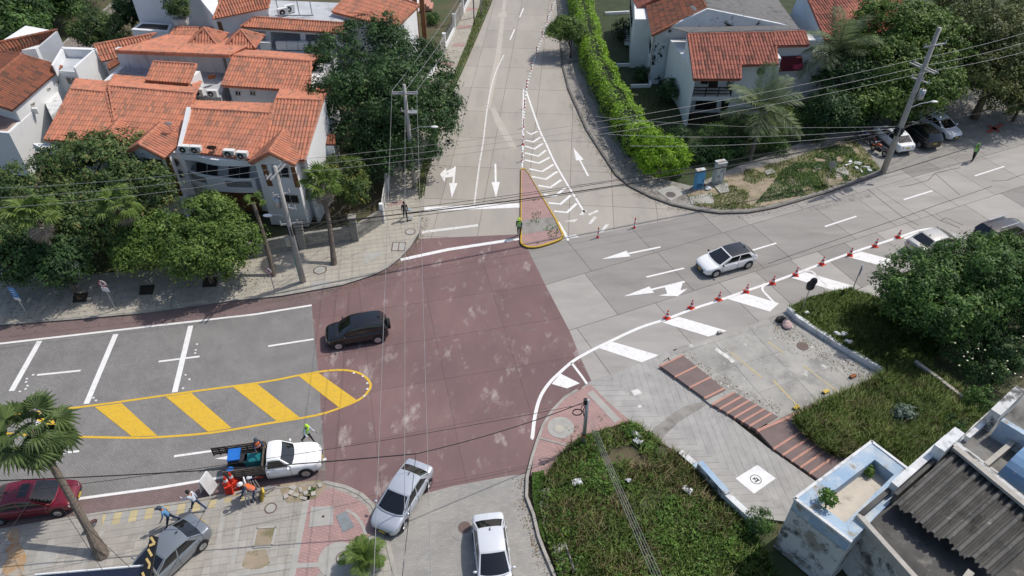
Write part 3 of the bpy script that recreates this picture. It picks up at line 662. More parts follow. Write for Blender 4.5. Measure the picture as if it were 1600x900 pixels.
def crown_leaves(blobs, clumps, per, size, clump_r, aspect=.5, low=.35, inner=.12, base=None):
    per, size = per*1.45, size*.84
    Vs, Ts = [], []
    tot = sum((b[3]*b[4]+b[4]*b[5]+b[3]*b[5]) for b in blobs)
    for bx, by, bz, rx, ry, rz in blobs:
        k = max(3, int(clumps*(rx*ry+ry*rz+rx*rz)/tot))
        d = unit(RNG.normal(size=(k*2, 3))); d = d[(d[:, 2] > -low) | (RNG.random(k*2) < .25)][:k]; k = len(d)
        rad = RNG.uniform(.80, 1.06, (k, 1)); ins = RNG.random((k, 1)) < inner; rad = np.where(ins, RNG.uniform(.3, .8, (k, 1)), rad)
        cc = np.array([bx, by, bz])+d*rad*np.array([rx, ry, rz])
        cr = clump_r*RNG.uniform(.6, 1.35, (k, 1)); tb = RNG.uniform(.0, .84, k)
        m = RNG.integers(int(per*.6), int(per*1.4)+1, k); idx = np.repeat(np.arange(k), m); n = len(idx)
        off = RNG.normal(size=(n, 3))*.5; off[:, 2] = off[:, 2]*.6
        C = cc[idx]+off*cr[idx]; C[:, 2] -= (off[:, 0]**2+off[:, 1]**2)*cr[idx, 0]*.35
        N = unit(off)*.8+d[idx]*.6+np.array([0, 0, .55])+RNG.normal(size=(n, 3))*.35
        Vs.append(leaf_quads(C, N, size, aspect)); Ts.append(np.clip(tb[idx]+RNG.normal(size=n)*.16, 0, 1))
    V = np.concatenate(Vs); V[:, 2] = np.maximum(V[:, 2], .05)
    return V, np.concatenate(Ts)
def tree(name, label, cat, base, blobs, clumps, per, size, clump_r, mat, trunk_r=.22, lean=(0, 0), group=None, bark=None, limbs=5, **kw):
    t = thing(name, label, cat, (base[0], base[1], 0), 0, group)
    rel = [(b[0]-base[0], b[1]-base[1], *b[2:]) for b in blobs]; nmain = len(rel)
    for b in rel[:nmain]:
        for _ in range(3):
            a = random.uniform(0, 6.28); e = random.uniform(-.25, .9); f = random.uniform(.26, .48); q = random.uniform(.82, 1.02)
            rel.append((b[0]+b[3]*q*math.cos(a)*math.cos(e), b[1]+b[4]*q*math.sin(a)*math.cos(e), b[2]+b[5]*q*math.sin(e), b[3]*f, b[4]*f, b[5]*f))
    clumps = int(clumps*1.25)
    V, T = crown_leaves(rel, clumps, per, size, clump_r, **kw); poly_np('crown', V, 4, T, mat, t); rel = rel[:nmain]
    cz = sum(b[2] for b in rel)/len(rel); fork = Vector((lean[0]*.6, lean[1]*.6, cz*.45))
    mb = MB(); mb.tube([(0, 0, -.1), (lean[0]*.2, lean[1]*.2, cz*.2), fork], [trunk_r*1.25, trunk_r, trunk_r*.8], 8); mb.build('trunk', bark or m_bark, t, smooth=True)
    mb = MB()
    for i in range(limbs):
        b_ = rel[i % len(rel)]; a = 2*math.pi*i/limbs+.4
        e = Vector((b_[0]+math.cos(a)*b_[3]*.6, b_[1]+math.sin(a)*b_[4]*.6, b_[2]+random.uniform(-.1, .5)*b_[5]))
        mid = fork.lerp(e, .5)+Vector((random.uniform(-.3, .3), random.uniform(-.3, .3), .35))
        mb.tube([fork-Vector((0, 0, .1)), mid, e], [trunk_r*.55, trunk_r*.35, trunk_r*.1], 6)
    mb.build('limbs', bark or m_bark, t, smooth=True)
    return t
def bl(px, py, z, rx, ry, rz):          # a crown lobe whose centre the photograph sees at (px, py)
    p = W(px, py, z); return (p.x, p.y, z, rx, ry, rz)
def scatter(poly, n):
    P_ = np.array(poly); lo, hi = P_.min(0), P_.max(0); q = RNG.uniform(lo, hi, (int(n*2.6), 2)); c = np.zeros(len(q), bool)
    for i in range(len(P_)):
        (x1, y1), (x2, y2) = P_[i-1], P_[i]
        if y1 == y2: continue
        c ^= ((y1 > q[:, 1]) != (y2 > q[:, 1])) & (q[:, 0] < (x2-x1)*(q[:, 1]-y1)/(y2-y1)+x1)
    return q[c][:n]
LAT = np.random.default_rng(3).uniform(-1, 1, (128, 128))
def wob(q, f, ph=0.0):                # smooth value noise, about -1..1
    r = 0
    for k, am in ((1, 1.0), (2.13, .55), (4.7, .3)):
        u = q[:, 0]*f*k*.55+ph*7.3+k*11; v = q[:, 1]*f*k*.55+ph*3.9+k*5; iu, iv = np.floor(u).astype(int), np.floor(v).astype(int); a, b = u-iu, v-iv; a = a*a*(3-2*a); b = b*b*(3-2*b)
        g = lambda x, y: LAT[x % 128, y % 128]
        r = r+am*((g(iu, iv)*(1-a)+g(iu+1, iv)*a)*(1-b)+(g(iu, iv+1)*(1-a)+g(iu+1, iv+1)*a)*b)
    return r*.85
def grass(name, poly, n, h, mat, z=0.0, wd=.045, mound=0.0, parent=None, patch=-9, fr=.9, lean=.5):
    q = scatter(poly, n); wv = wob(q, fr, 1.0); q = q[wv > patch]; n = len(q); wv = wob(q, fr, 1.0)
    hh = h*RNG.uniform(.5, 1.4, n)*(1+.45*wob(q, fr*1.9, 4)); zz = z+mound*(.5+.5*wob(q, .45, 2)); a = RNG.uniform(0, 2*np.pi, n)
    d = np.stack([np.cos(a), np.sin(a)], 1); la = RNG.uniform(0, 2*np.pi, n); ld = np.stack([np.cos(la), np.sin(la)], 1)*lean*(hh*RNG.uniform(.3, 1.3, n))[:, None]
    V = np.empty((n, 3, 3)); V[:, 0, :2] = q-d*wd/2; V[:, 1, :2] = q+d*wd/2; V[:, 2, :2] = q+ld; V[:, 0, 2] = V[:, 1, 2] = zz; V[:, 2, 2] = zz+hh
    t = np.clip(.42+.30*wob(q, fr*1.4, 7)+RNG.normal(size=n)*.17, 0, 1)
    o = poly_np(name, V.reshape(-1, 3), 3, t, mat, parent, 'stuff'); nn = RNG.normal(size=(n*3, 3))*.30+np.array([0, 0, 1.0])
    o.data.polygons.foreach_set('use_smooth', np.ones(n, bool)); o.data.normals_split_custom_set_from_vertices(unit(nn).tolist())
    return o
def weeds(name, poly, n, h, size, mat, z=0.0, patch=-9, fr=.8, parent=None, asp=.55):
    q = scatter(poly, n); q = q[wob(q, fr, 1) > patch]; n = len(q)
    hh = np.clip(.45+.55*wob(q, fr*1.7, 3)+.25*wob(q, fr*4.3, 5), .05, 1.3)*h
    C = np.column_stack([q, z+hh*RNG.uniform(.25, 1, n)]); N = RNG.normal(size=(n, 3))*.55+np.array([0, 0, 1.0])
    t = np.clip(.38+.28*wob(q, fr*2.3, 9)+RNG.normal(size=n)*.17, 0, 1)
    return poly_np(name, leaf_quads(C, N, size, asp, 0), 4, t, mat, parent, 'stuff')
def bush(name, label, cat, px, py, z, r, n, size, mat, group=None, stem=True, asp=.5, squash=.85, clumps=60, zb=0.0):
    p = W(px, py, z); t = thing(name, label, cat, (p.x, p.y, zb), 0, group)
    bl_ = [(random.uniform(-.3, .3)*r, random.uniform(-.3, .3)*r, z-zb+random.uniform(-.1, .2)*r, r*.8, r*.8, r*squash*.8) for _ in range(4)]
    V, T = crown_leaves(bl_, clumps, max(4, n//clumps), size, r*.33, aspect=asp, low=.8); poly_np('crown', V, 4, T, mat, t)
    if stem:
        mb = MB()
        for i in range(4):
            a = i*1.6+.5; mb.tube([(0, 0, -.05), (math.cos(a)*r*.25, math.sin(a)*r*.25, (z-zb)*.6), (math.cos(a)*r*.5, math.sin(a)*r*.5, z-zb)], [.06, .04, .02], 5)
        mb.build('stem', m_bark, t)
    return t
def fan_mesh(name, mat, R=.95, seg=17, droop=.34, stalk=1.05):     # fan palm leaf along +X, stalk first
    b = MB(); b.tube([(0, 0, 0), (stalk*.5, 0, .10), (stalk, 0, .08)], [.028, .022, .016], 4, t=.2)
    o = Vector((stalk, 0, .08))
    for i in range(seg):
        a0 = math.radians(-125+250*i/seg); a1 = math.radians(-125+250*(i+1)/seg); am = (a0+a1)/2; r = R*(1-.18*abs(am)/2.2)*random.uniform(.92, 1.05)
        def pt(a, q, dz): return o+Vector((math.cos(a)*q, math.sin(a)*q, dz))
        dz = -droop*R*random.uniform(.6, 1.4)
        p0, p1 = pt(a0, r*.62, -.02), pt(a1, r*.62, -.02); pm = pt(am, r*.62, .05); tip = pt(am, r, dz)
        t = random.uniform(.15, .9)
        b.add([o, p0, pm, p1, tip], ((0, 1, 2), (0, 2, 3), (1, 4, 2), (2, 4, 3)), 0, t)
    return b.mesh(name, mat, tint=True)
def pinnate_mesh(name, mat, L=3.0, n=26, bend=1.3, wl=.62):
    b = MB(); P_ = [Vector((L*(t-.10*bend*t*t), 0, L*(.32*t-.42*bend*t*t))) for t in [i/10 for i in range(11)]]
    b.tube(P_, [.035*(1-.8*i/10) for i in range(11)], 4, t=.5)
    for i in range(n):
        t = .12+.87*i/n; k = min(int(t*10), 9); p = P_[k].lerp(P_[k+1], t*10-k); d = (P_[k+1]-P_[k]).normalized(); l = wl*(.45+1.1*math.sin(math.pi*min(1, t*.85+.12)))*random.uniform(.85, 1.1)
        for s in (1, -1):
            side = Vector((0, s, 0)); e = p+(side*.82+d*.55)*l+Vector((0, 0, -.28*l*random.uniform(.5, 1.6))); m = p.lerp(e, .5)+Vector((0, 0, .05*l)); wv = d*.035
            tt = random.uniform(.1, .8); b.add([p-wv*.5, m-wv, e, m+wv, p+wv*.5], ((0, 1, 2, 3, 4),), 0, tt)
    return b.mesh(name, mat, tint=True)
FAN = [fan_mesh('frond', lf_palm) for _ in range(3)]; FAN_D = [fan_mesh('dead_frond', lf_dead, .8, 13, .9, .7) for _ in range(2)]
FAN_G = [fan_mesh('frond', lf_palmd) for _ in range(3)]
PIN = [pinnate_mesh('frond', lf_coco, 2.9, 28, b_) for b_ in (.9, 1.3, 1.8)]; PIN_S = [pinnate_mesh('frond', lf_palm, 1.25, 18, b_, .34) for b_ in (.9, 1.4)]
def palm(name, label, base, top, r0, r1, fans, nf, dead=None, nd=0, scale=1.0, elev=(-35, 75), bark=None, group=None, z0=0.0, bulb=0):
    t = thing(name, label, 'palm tree', (base[0], base[1], z0), 0, group); T = Vector(top)-Vector((base[0], base[1], z0))
    b = MB(); n = 9; pts = []; rr = []
    for i in range(n+1):
        q = i/n; pts.append(T*q+Vector((0, 0, 0))+Vector((math.sin(q*math.pi)*.08, 0, 0))); rr.append((r0+(r1-r0)*q)*(1+.05*math.sin(i*2.4))+(bulb*(1-q*4) if q < .25 else 0))
    b.tube(pts, rr, 10); 
    for i in range(int(T.length/.22)):
        q = i*.22/T.length; p = T*q+Vector((math.sin(q*math.pi)*.08, 0, 0)); r = (r0+(r1-r0)*q)*1.05+(bulb*(1-q*4) if q < .25 else 0); b.tube([p, p+Vector((0, 0, .05))], [r, r*.98], 10, cap=False)
    b.build('trunk', bark or m_palmbark, t, smooth=False)
    for k in range(nf+nd):
        isd = k >= nf; me = random.choice(dead if isd else fans); o = link('dead_frond' if isd else 'frond', me, t); o.location = T+Vector((0, 0, random.uniform(-.15, .1)-(.2 if isd else 0)))
        az = k*2.39996+random.uniform(-.2, .2); el = math.radians(random.uniform(-82, -50)) if isd else math.radians(elev[0]+(elev[1]-elev[0])*((k+.5)/nf)**1.1)
        s = scale*random.uniform(.85, 1.15); o.scale = (s, s, s); o.rotation_euler = (random.uniform(-.3, .3), -el, az)
    return t

# ------------------------------------------------------------------ corners and gardens
INN = PL([(897, -60), (905, 0), (915, 80), (945, 155), (980, 222), (1010, 275), (1080, 292), (1150, 262), (1250, 225), (1340, 190), (1440, 150), (1600, 120)])
ne = pave('northeast_sidewalk', NEK[1:]+EK2[:1]+[(75, 74), (75, 88)]+INN[::-1], .11, m_path)
kerb(NEK, .18, .16, M('dark_kerb', (.17, .16, .145), (.11, .105, .095), scale=1.5, bump=.3, stain=[((.3, .29, .26), 1.2, .6, .75)]), 'northeast_kerb', side=1)
DIRT = PL([(1086, 323), (1072, 306), (1120, 280), (1165, 268), (1230, 252), (1262, 240), (1330, 216), (1356, 240), (1374, 266), (1300, 295), (1250, 309), (1212, 320), (1170, 328), (1125, 329)])
sheet('bare_verge', DIRT, .118, m_dirt, ne)
grass('verge_grass', DIRT, 20000, .15, lf_grass, .12, .055, patch=-.02, fr=.75, lean=.9)
weeds('verge_weeds', PL([(1180, 320), (1225, 265), (1290, 235), (1330, 228), (1345, 262), (1372, 268), (1300, 294), (1250, 308)]), 14000, .24, .13, lf_mid, .12, patch=-.05, fr=.9)
weeds('kerb_weeds', PL([(1085, 310), (1110, 303), (1180, 318), (1260, 302), (1372, 264), (1376, 272), (1250, 314), (1170, 331), (1100, 328)]), 3000, .16, .10, lf_mid, .12, patch=.1, fr=1.6)
for q, hh in (([(1076, 310), (1111, 304), (1115, 320), (1080, 321)], .16), ([(1114, 292), (1135, 287), (1139, 302), (1125, 305)], .2), ([(1193, 270), (1205, 266), (1212, 272), (1198, 276)], .2), ([(1268, 262), (1280, 259), (1286, 266), (1274, 268)], .2), ([(1300, 268), (1318, 262), (1327, 275), (1305, 280)], .16), ([(1026, 300), (1050, 291), (1072, 303), (1048, 316)], .135)):
    b = MB(); b.prism(PL(q), .05, hh); b.build('cover_slab', m_rim2, ne)
manhole(ne, 1048, 304, .42, .139, m_iron, M('dark_lid', (.10, .10, .10), rough=.7)); manhole(ne, 1095, 314, .4, .163, m_rim2, m_side); manhole(ne, 1309, 271, .36, .163, m_iron, m_rim2)
for px in range(1560, 1600, 100): pass
for a, c in (((1545, 196), (1562, 206)), ((1566, 194), (1543, 207))): strip(PL([a, c], .11), .42, .128, M('red_cross_paint', (.42, .10, .07)), 'red_cross_mark', ne)
GARD = INN+[(75, 88), (75, 130), (8, 130)]
sheet('garden_soil', GARD, .06, M('garden_soil_grass', (.045, .065, .022), (.03, .04, .018), scale=.7, bump=.5, bscale=12))['kind'] = 'structure'
grass('garden_lawn', PL([(1010, 240), (990, 190), (985, 140), (1060, 130), (1080, 180), (1070, 225)]), 5000, .12, lf_grass, .06)
grass('sidewalk_grass_strip', gs, 9000, .22, lf_grass, .13, .06)
# raised grass bed with retaining wall, southeast
MND = PL([(1229, 488), (1262, 471), (1325, 457), (1372, 473), (1430, 480), (1470, 540), (1440, 600), (1382, 590), (1310, 546), (1242, 502)])
sheet('raised_grass_bed', MND, .42, m_ground, thick=.5)['kind'] = 'structure'
grass('bed_grass', MND, 30000, .20, lf_grass, .42, .055, lean=.9)
t = thing('retaining_wall', 'low peeling white retaining wall between the parking lot and the raised grass bed', 'wall', (*XY(1305, 545), 0))
b = MB(); L0 = Vector(XY(1305, 545))
wl = [Vector(XY(*p))-L0 for p in ((1227, 489), (1242, 504), (1310, 548), (1384, 592))]
for i in range(3):
    d = (wl[i+1]-wl[i]).normalized(); n = Vector((-d.y, d.x)); 
    for k in range(4):
        a, c = wl[i].lerp(wl[i+1], k/4), wl[i].lerp(wl[i+1], (k+1)/4); w_ = random.uniform(.2, .3)
        b.prism([tuple(a), tuple(c), tuple(c+n*w_), tuple(a+n*w_)], -.05, random.uniform(.46, .56))
b.build('coping', m_wallst, t)
LOT2 = PL([(1246, 655), (1292, 632), (1347, 606), (1390, 586), (1430, 572), (1546, 655), (1570, 700), (1420, 765), (1400, 735), (1362, 700), (1345, 724), (1296, 714), (1254, 684), (1236, 662)])
sheet('overgrown_plot', LOT2, .25, m_ground, thick=.3)['kind'] = 'structure'
grass('plot_grass', LOT2, 56000, .46, lf_grass, .25, .06, mound=.35, lean=.95)
weeds('plot_weeds', LOT2, 16000, .55, .15, lf_weed, .3, patch=-.2)
lf_dry = leafmat('dry_grass_blade', (.20, .16, .08), (.36, .30, .16), (.5, .44, .26), .35)
grass('plot_dry_grass', LOT2, 16000, .42, lf_dry, .28, .05, mound=.35, lean=1.0, patch=.05, fr=1.4)
grass('lot_grass', LOT, 36000, .30, lf_grass, .09, .055, mound=.1, lean=1.0, patch=-.35, fr=.7)
grass('lot_dry_grass', LOT, 30000, .36, lf_dry, .09, .055, lean=1.0, patch=-.08, fr=1.25)
weeds('lot_weeds', LOT, 34000, .46, .15, lf_weed, .08, patch=-.05, fr=.8)
weeds('lot_broad_weeds', LOT, 9000, .60, .18, lf_weed, .08, patch=.34, fr=1.1)
weeds('kerb_weeds', PL([(832, 742), (850, 738), (848, 765), (842, 800), (852, 850), (846, 838), (832, 780)]), 2200, .22, .10, lf_weed, .1)
weeds('corner_weeds', PL([(842, 690), (852, 670), (884, 628), (900, 618), (905, 640), (960, 655), (930, 672), (880, 690), (850, 735)]), 900, .10, .08, lf_mid, .13, patch=.45, fr=2.3)
weeds('bare_patch_weeds', PL([(440, 757), (478, 756), (496, 764), (470, 780), (450, 785)], .12), 1600, .16, .09, lf_mid, .12, patch=.0, fr=2.2)
weeds('island_weeds', PL([(818, 275), (840, 300), (866, 345), (876, 368), (850, 384), (820, 380)]), 1600, .14, .10, lf_mid, .13, patch=.42, fr=1.5)
weeds('joint_weeds', PL([(842, 200), (850, 202), (912, 325), (900, 322)]), 500, .12, .1, lf_mid, .0, patch=.6, fr=1.3)
grass('park_lawn', [(-75, 66), (-20, 110), (-60, 140), (-110, 90)], 9000, .3, lf_grass, -.14, .12)

fs = sheet('far_street', PL([(95, 75), (150, 78), (178, 50), (235, -30), (205, -30), (190, 0), (135, 42)], -.1), -.10, M('far_asphalt', (.26, .225, .21), (.22, .19, .18), scale=.4)); fs['kind'] = 'structure'
kerb(PL([(86, 82), (135, 40), (188, -2), (215, -40)], -.1), .25, .14, m_kerb, 'far_kerb', side=1, z=-.1)
# fallen leaves and gutter litter
lf_litter = leafmat('dry_leaf_litter', (.07, .05, .025), (.20, .15, .08), (.32, .27, .15), .1)
def litter(name, line, wd, n, z, size, side=0.0):
    P_ = [Vector(p[:2]) for p in line]; k = RNG.integers(0, len(P_)-1, n); t = RNG.random(n); w_ = RNG.normal(size=n)*wd+side
    C = np.array([[*(P_[a].lerp(P_[a+1], b_)+Vector((-(P_[a+1]-P_[a]).normalized().y, (P_[a+1]-P_[a]).normalized().x))*c), z+.012] for a, b_, c in zip(k, t, w_)])
    poly_np(name, leaf_quads(C, RNG.normal(size=(n, 3))*.2+np.array([0, 0, 1.0]), size, .6, 0), 4, RNG.random(n), lf_litter, None, 'stuff')
litter('gutter_litter', NWK[6:], .22, 1500, .0, .10, .28); litter('gutter_litter', NEK[2:], .2, 1000, .0, .10, -.25); litter('gutter_litter', WLOW[:5], .2, 500, .0, .09, .25); litter('gutter_litter', SRK[1:], .25, 500, .0, .10, -.3); litter('sidewalk_litter', NWK[14:], 1.0, 700, .13, .10, -1.6)
litter('lot_litter', PL([(1215, 500), (1245, 520), (1310, 560), (1370, 590)], .12), .5, 500, .125, .10, -.4); litter('lot_litter', PL([(1060, 556), (1130, 606), (1215, 648)], .12), .3, 250, .125, .09, .3); litter('verge_litter', PL([(900, 150), (940, 230), (1000, 290), (1080, 310), (1250, 250), (1370, 210)], .11), .8, 1600, .12, .12)
# traffic island
isl = bpy.data.objects.new('traffic_island', None); COL.objects.link(isl); isl['kind'] = 'structure'
IO = smoothline(PL([(813, 375), (814, 383), (822, 388), (835, 389), (850, 386), (868, 380), (878, 375), (881, 369)]), 3)
IR = [Vector(p) for p in PL([(881, 369), (871, 347), (864, 336), (840, 297), (826, 273), (820, 265), (814, 265)])]
OUT = [tuple(p) for p in IO]+[tuple(p) for p in IR[1:]]
ctr = Vector((sum(p[0] for p in OUT)/len(OUT), sum(p[1] for p in OUT)/len(OUT)))
sheet('island_pavers', OUT, .12, m_redbrick, isl, thick=.15)
b = MB(); n = len(OUT)
for i in range(n):
    p, q = Vector(OUT[i]), Vector(OUT[(i+1) % n])
    pi_, qi = p.lerp(ctr, .16/max(.3, (p-ctr).length)), q.lerp(ctr, .16/max(.3, (q-ctr).length))
    for s in ((p, q, .0, .17), ):
        b.quad((*p, -.02), (*q, -.02), (*q, .17), (*p, .17)); b.quad((*p, .17), (*q, .17), (*qi, .17), (*pi_, .17)); b.quad((*pi_, .17), (*qi, .17), (*qi, .1), (*pi_, .1))
b.build('island_kerb', m_yelk, isl)
sheet('crossing_path', PL([(815, 345), (840, 341), (864, 339), (873, 358), (845, 362), (815, 366)], .12), .128, m_path, isl)

# ------------------------------------------------------------------ trees
tree('broadleaf_tree', 'big dense dark green tree in front of the corner house beside the north street', 'tree', XY(596, 165, 4.5),
     [bl(560, 86, 6.6, 4.6, 4.2, 3), bl(640, 120, 5.8, 3.8, 4, 3.2), bl(545, 170, 5.4, 4.2, 3.8, 3), bl(640, 200, 4.2, 3.6, 3.5, 2.8), bl(598, 140, 7.2, 3.6, 3.4, 2.6), bl(675, 165, 3.8, 2.4, 2.6, 2.3), bl(600, 240, 3.0, 3.0, 2.6, 2)], 950, 42, .30, .75, lf_dark, .34, limbs=9)
tree('broadleaf_tree', 'wide rusty green tree covering the garden at the left edge, under the orange roof', 'tree', XY(120, 310, 3.2),
     [bl(60, 300, 4.0, 3.4, 3.2, 2.6), bl(150, 262, 4.8, 3.6, 3.2, 2.6), bl(205, 300, 4.0, 2.8, 2.8, 2.3), bl(105, 345, 3.4, 3.2, 2.8, 2.3), bl(20, 370, 3.0, 3, 2.6, 2.2), bl(170, 350, 3.2, 2.8, 2.6, 2.1)], 800, 42, .27, .62, lf_rust, .3, limbs=8)
tree('mango_tree', 'light green leafy tree shading the left sidewalk beneath the balcony house', 'tree', XY(331, 441, .12),
     [bl(250, 372, 3.3, 2.2, 2.0, 1.7), bl(320, 345, 3.9, 2.2, 2.0, 1.7), bl(360, 372, 3.5, 1.9, 1.9, 1.6), bl(300, 395, 3.2, 2.2, 1.9, 1.6), bl(215, 395, 2.9, 1.6, 1.5, 1.4), bl(350, 405, 2.8, 1.3, 1.3, 1.2)], 620, 40, .24, .52, lf_mango, .17, limbs=7)
tree('ornamental_tree', 'small garden tree with yellowing leaves behind the block wall', 'tree', XY(533, 348, .1),
     [bl(540, 270, 3.2, 1.6, 1.6, 1.4), bl(505, 292, 2.7, 1.5, 1.4, 1.2), bl(478, 288, 2.6, 1.0, 1.0, .9), bl(555, 298, 2.5, 1.1, 1.1, 1.0)], 240, 34, .20, .42, lf_yel, .10, limbs=6)
tree('shade_tree', 'dark dense tree overhanging the sidewalk beside the left edge sign', 'tree', XY(30, 440, .12),
     [bl(30, 400, 3.2, 2.2, 2, 1.6), bl(95, 405, 3.0, 1.9, 1.8, 1.5)], 260, 38, .26, .5, lf_dark, .16)
tree('mango_tree', 'big bright green tree behind the tall concrete utility pole at the upper right', 'tree', XY(1430, 130, 2),
     [bl(1400, 45, 6.6, 4.0, 3.8, 3), bl(1455, 75, 5.8, 3.8, 3.6, 3), bl(1385, 100, 5.0, 3.4, 3.2, 2.6), bl(1450, 130, 4.0, 3.2, 3, 2.4), bl(1400, 150, 3.2, 2.8, 2.6, 2.1), bl(1350, 155, 2.6, 2.4, 2.4, 1.9)], 800, 42, .34, .72, lf_mango, .3, limbs=8)
tree('olive_tree', 'tall olive toned tree with a thick leaning trunk at the top right corner', 'tree', XY(1522, 185, .1),
     [bl(1540, 50, 6.6, 3.8, 3.6, 2.8), bl(1590, 90, 6.0, 3.6, 3.6, 2.8), bl(1560, 120, 4.8, 3.0, 3.0, 2.2), bl(1630, 30, 6.5, 4, 4, 3), bl(1510, 20, 6.0, 3, 3, 2.4)], 620, 38, .32, .75, lf_olive, .34, limbs=8)
tree('shade_tree', 'small olive tree by the curved kerb at the right edge near the red cross', 'tree', XY(1590, 175, 1), [bl(1580, 148, 2.4, 2.4, 2.2, 1.7), bl(1620, 150, 2.6, 2.2, 2.2, 1.7)], 200, 36, .28, .55, lf_olive, .16)
tree('dark_tree', 'dark leafy tree with its crown over the house roof behind the bright hedge', 'tree', XY(1320, 160, 1), [bl(1330, 110, 4.4, 2.6, 2.4, 2.0), bl(1300, 170, 2.6, 2.4, 2.2, 1.8)], 240, 36, .30, .6, lf_dark, .2)
tree('broadleaf_tree', 'large dark tree overhanging the raised grass bed at the right edge', 'tree', XY(1500, 500, 1),
     [bl(1445, 432, 3.6, 2.5, 2.2, 1.8), bl(1515, 428, 4.0, 2.9, 2.4, 2.0), bl(1480, 478, 3.4, 2.8, 2.4, 2.0), bl(1580, 452, 4.0, 2.8, 2.4, 2.1), bl(1418, 468, 2.8, 1.7, 1.6, 1.4), bl(1575, 412, 3.6, 2.3, 2.2, 1.7), bl(1650, 440, 4, 3, 3, 2.2)], 820, 42, .24, .55, lf_mid, .26, limbs=8)
tree('flowering_shrub', 'sprawling dark shrub dotted with pale flowers below the large tree at the right edge', 'shrub', XY(1540, 560, .5),
     [bl(1530, 515, 2.0, 1.6, 1.5, 1.2), bl(1575, 545, 1.8, 1.5, 1.5, 1.2), bl(1500, 548, 1.4, 1.1, 1.1, .9), bl(1600, 500, 2.4, 1.6, 1.6, 1.3), bl(1545, 575, 1.3, 1.2, 1.1, .9)], 380, 32, .19, .40, lf_dark, .08, limbs=6)
fb = MB()
for _ in range(26):
    p = W(random.uniform(1490, 1600), random.uniform(490, 590), random.uniform(2.3, 3.0)); fb.box(tuple(p), (.08, .08, .04), random.random()*3)
fb.build('pale_blossoms', M('blossom', (.75, .72, .50)), kind='stuff')
tree('clipped_tree', 'small round yellow-green tree standing on the verge by the north road', 'tree', XY(891, 92), [bl(884, 42, 3.0, 1.75, 1.6, 1.15), bl(870, 50, 2.8, 1.2, 1.2, .85), bl(901, 51, 2.9, 1.2, 1.2, .85)], 260, 38, .20, .42, lf_mango, .09)
park = [(-12, 34, 5), (2, -2, 6), (-45, 95, 4), (-5, 84, 3), (58, -14, 4), (-70, 30, 6), (15, -55, 6), (85, -55, 5)]
lab = ['park tree at the far left top corner behind the street lamp', 'park tree just right of the street lamp head', 'park tree overhanging the far street from the left', 'park bush tree below the street lamp, beside the brown roof', 'park tree at the kerb of the far narrow street', 'leftmost park tree, mostly outside the left edge', 'park tree at the top edge beside the tall villa', 'rearmost park tree at the top edge above the lamp']
for i, (px, py, z) in enumerate(park):
    tree('park_tree', lab[i] if i < len(lab) else 'dark park tree of the grove beyond the orange roofs', 'tree', XY(px, py, z*.8), [bl(px, py, z, 3.6, 3.4, 2.8), bl(px+40, py+12, z*.8, 2.6, 2.6, 2.2), bl(px-30, py+15, z*.75, 2.6, 2.6, 2)], 300, 34, .40, .8, lf_dark if i % 2 else lf_mid, .25, group='trees of the park at the top left')
tree('garden_tree', 'round reddish-green tree between the far street and the orange roofs', 'tree', XY(160, 58, 2), [bl(150, 42, 3.4, 2.2, 2.2, 1.8), bl(172, 50, 3.0, 1.9, 1.9, 1.5), bl(140, 55, 2.6, 1.6, 1.6, 1.4)], 230, 34, .27, .5, lf_rust, .15)
tree('garden_tree', 'dark shrub tree against the big white house at the top left', 'tree', XY(200, 20, 2), [bl(203, 10, 4.4, 1.5, 1.5, 1.6), bl(196, 26, 3.0, 1.2, 1.2, 1.2)], 110, 30, .28, .5, lf_dark, .12)
bush('verge_bush', 'round dark bush in the front garden near the terracotta stairs', 'bush', 676, 27, .6, 1.0, 1500, .17, lf_mid)
bush('garden_shrub', 'dark shrub against the side wall of the red roofed house', 'shrub', 1046, 138, 1.5, 1.25, 2200, .2, lf_dark)
bush('garden_shrub', 'leafy green shrub at the foot of the second coconut palm', 'shrub', 1245, 188, .9, 1.5, 2600, .2, lf_mid)
bush('garden_shrub', 'low dark shrub below the wires between hedge end and coconut palm', 'shrub', 1115, 214, .9, 1.5, 2600, .17, lf_mid)
bush('garden_shrub', 'dark hedge-like shrub left of the first coconut palm trunk', 'shrub', 1150, 205, 1.0, 1.4, 2400, .17, lf_dark)
bush('garden_shrub', 'dark shrub behind the parked motorcycles', 'shrub', 1340, 180, 1.2, 1.7, 2600, .2, lf_dark)
bush('garden_shrub', 'low dark shrub right of the first coconut palm, by the path', 'shrub', 1292, 190, .8, 1.5, 2400, .18, lf_dark)
bush('garden_shrub', 'dark shrub bed inside the white bordered garden behind the hedge', 'shrub', 1003, 118, .6, 1.1, 1700, .17, lf_dark)
bush('garden_shrub', 'dark planting strip beside the far balconies behind the hedge', 'shrub', 970, 45, 1.2, 1.5, 1900, .2, lf_dark)
bush('leafy_shrub', 'round leafy shrub at the lower end of the blue topped ramp wall', 'shrub', 1187, 818, .9, .75, 1900, .12, lf_mid)
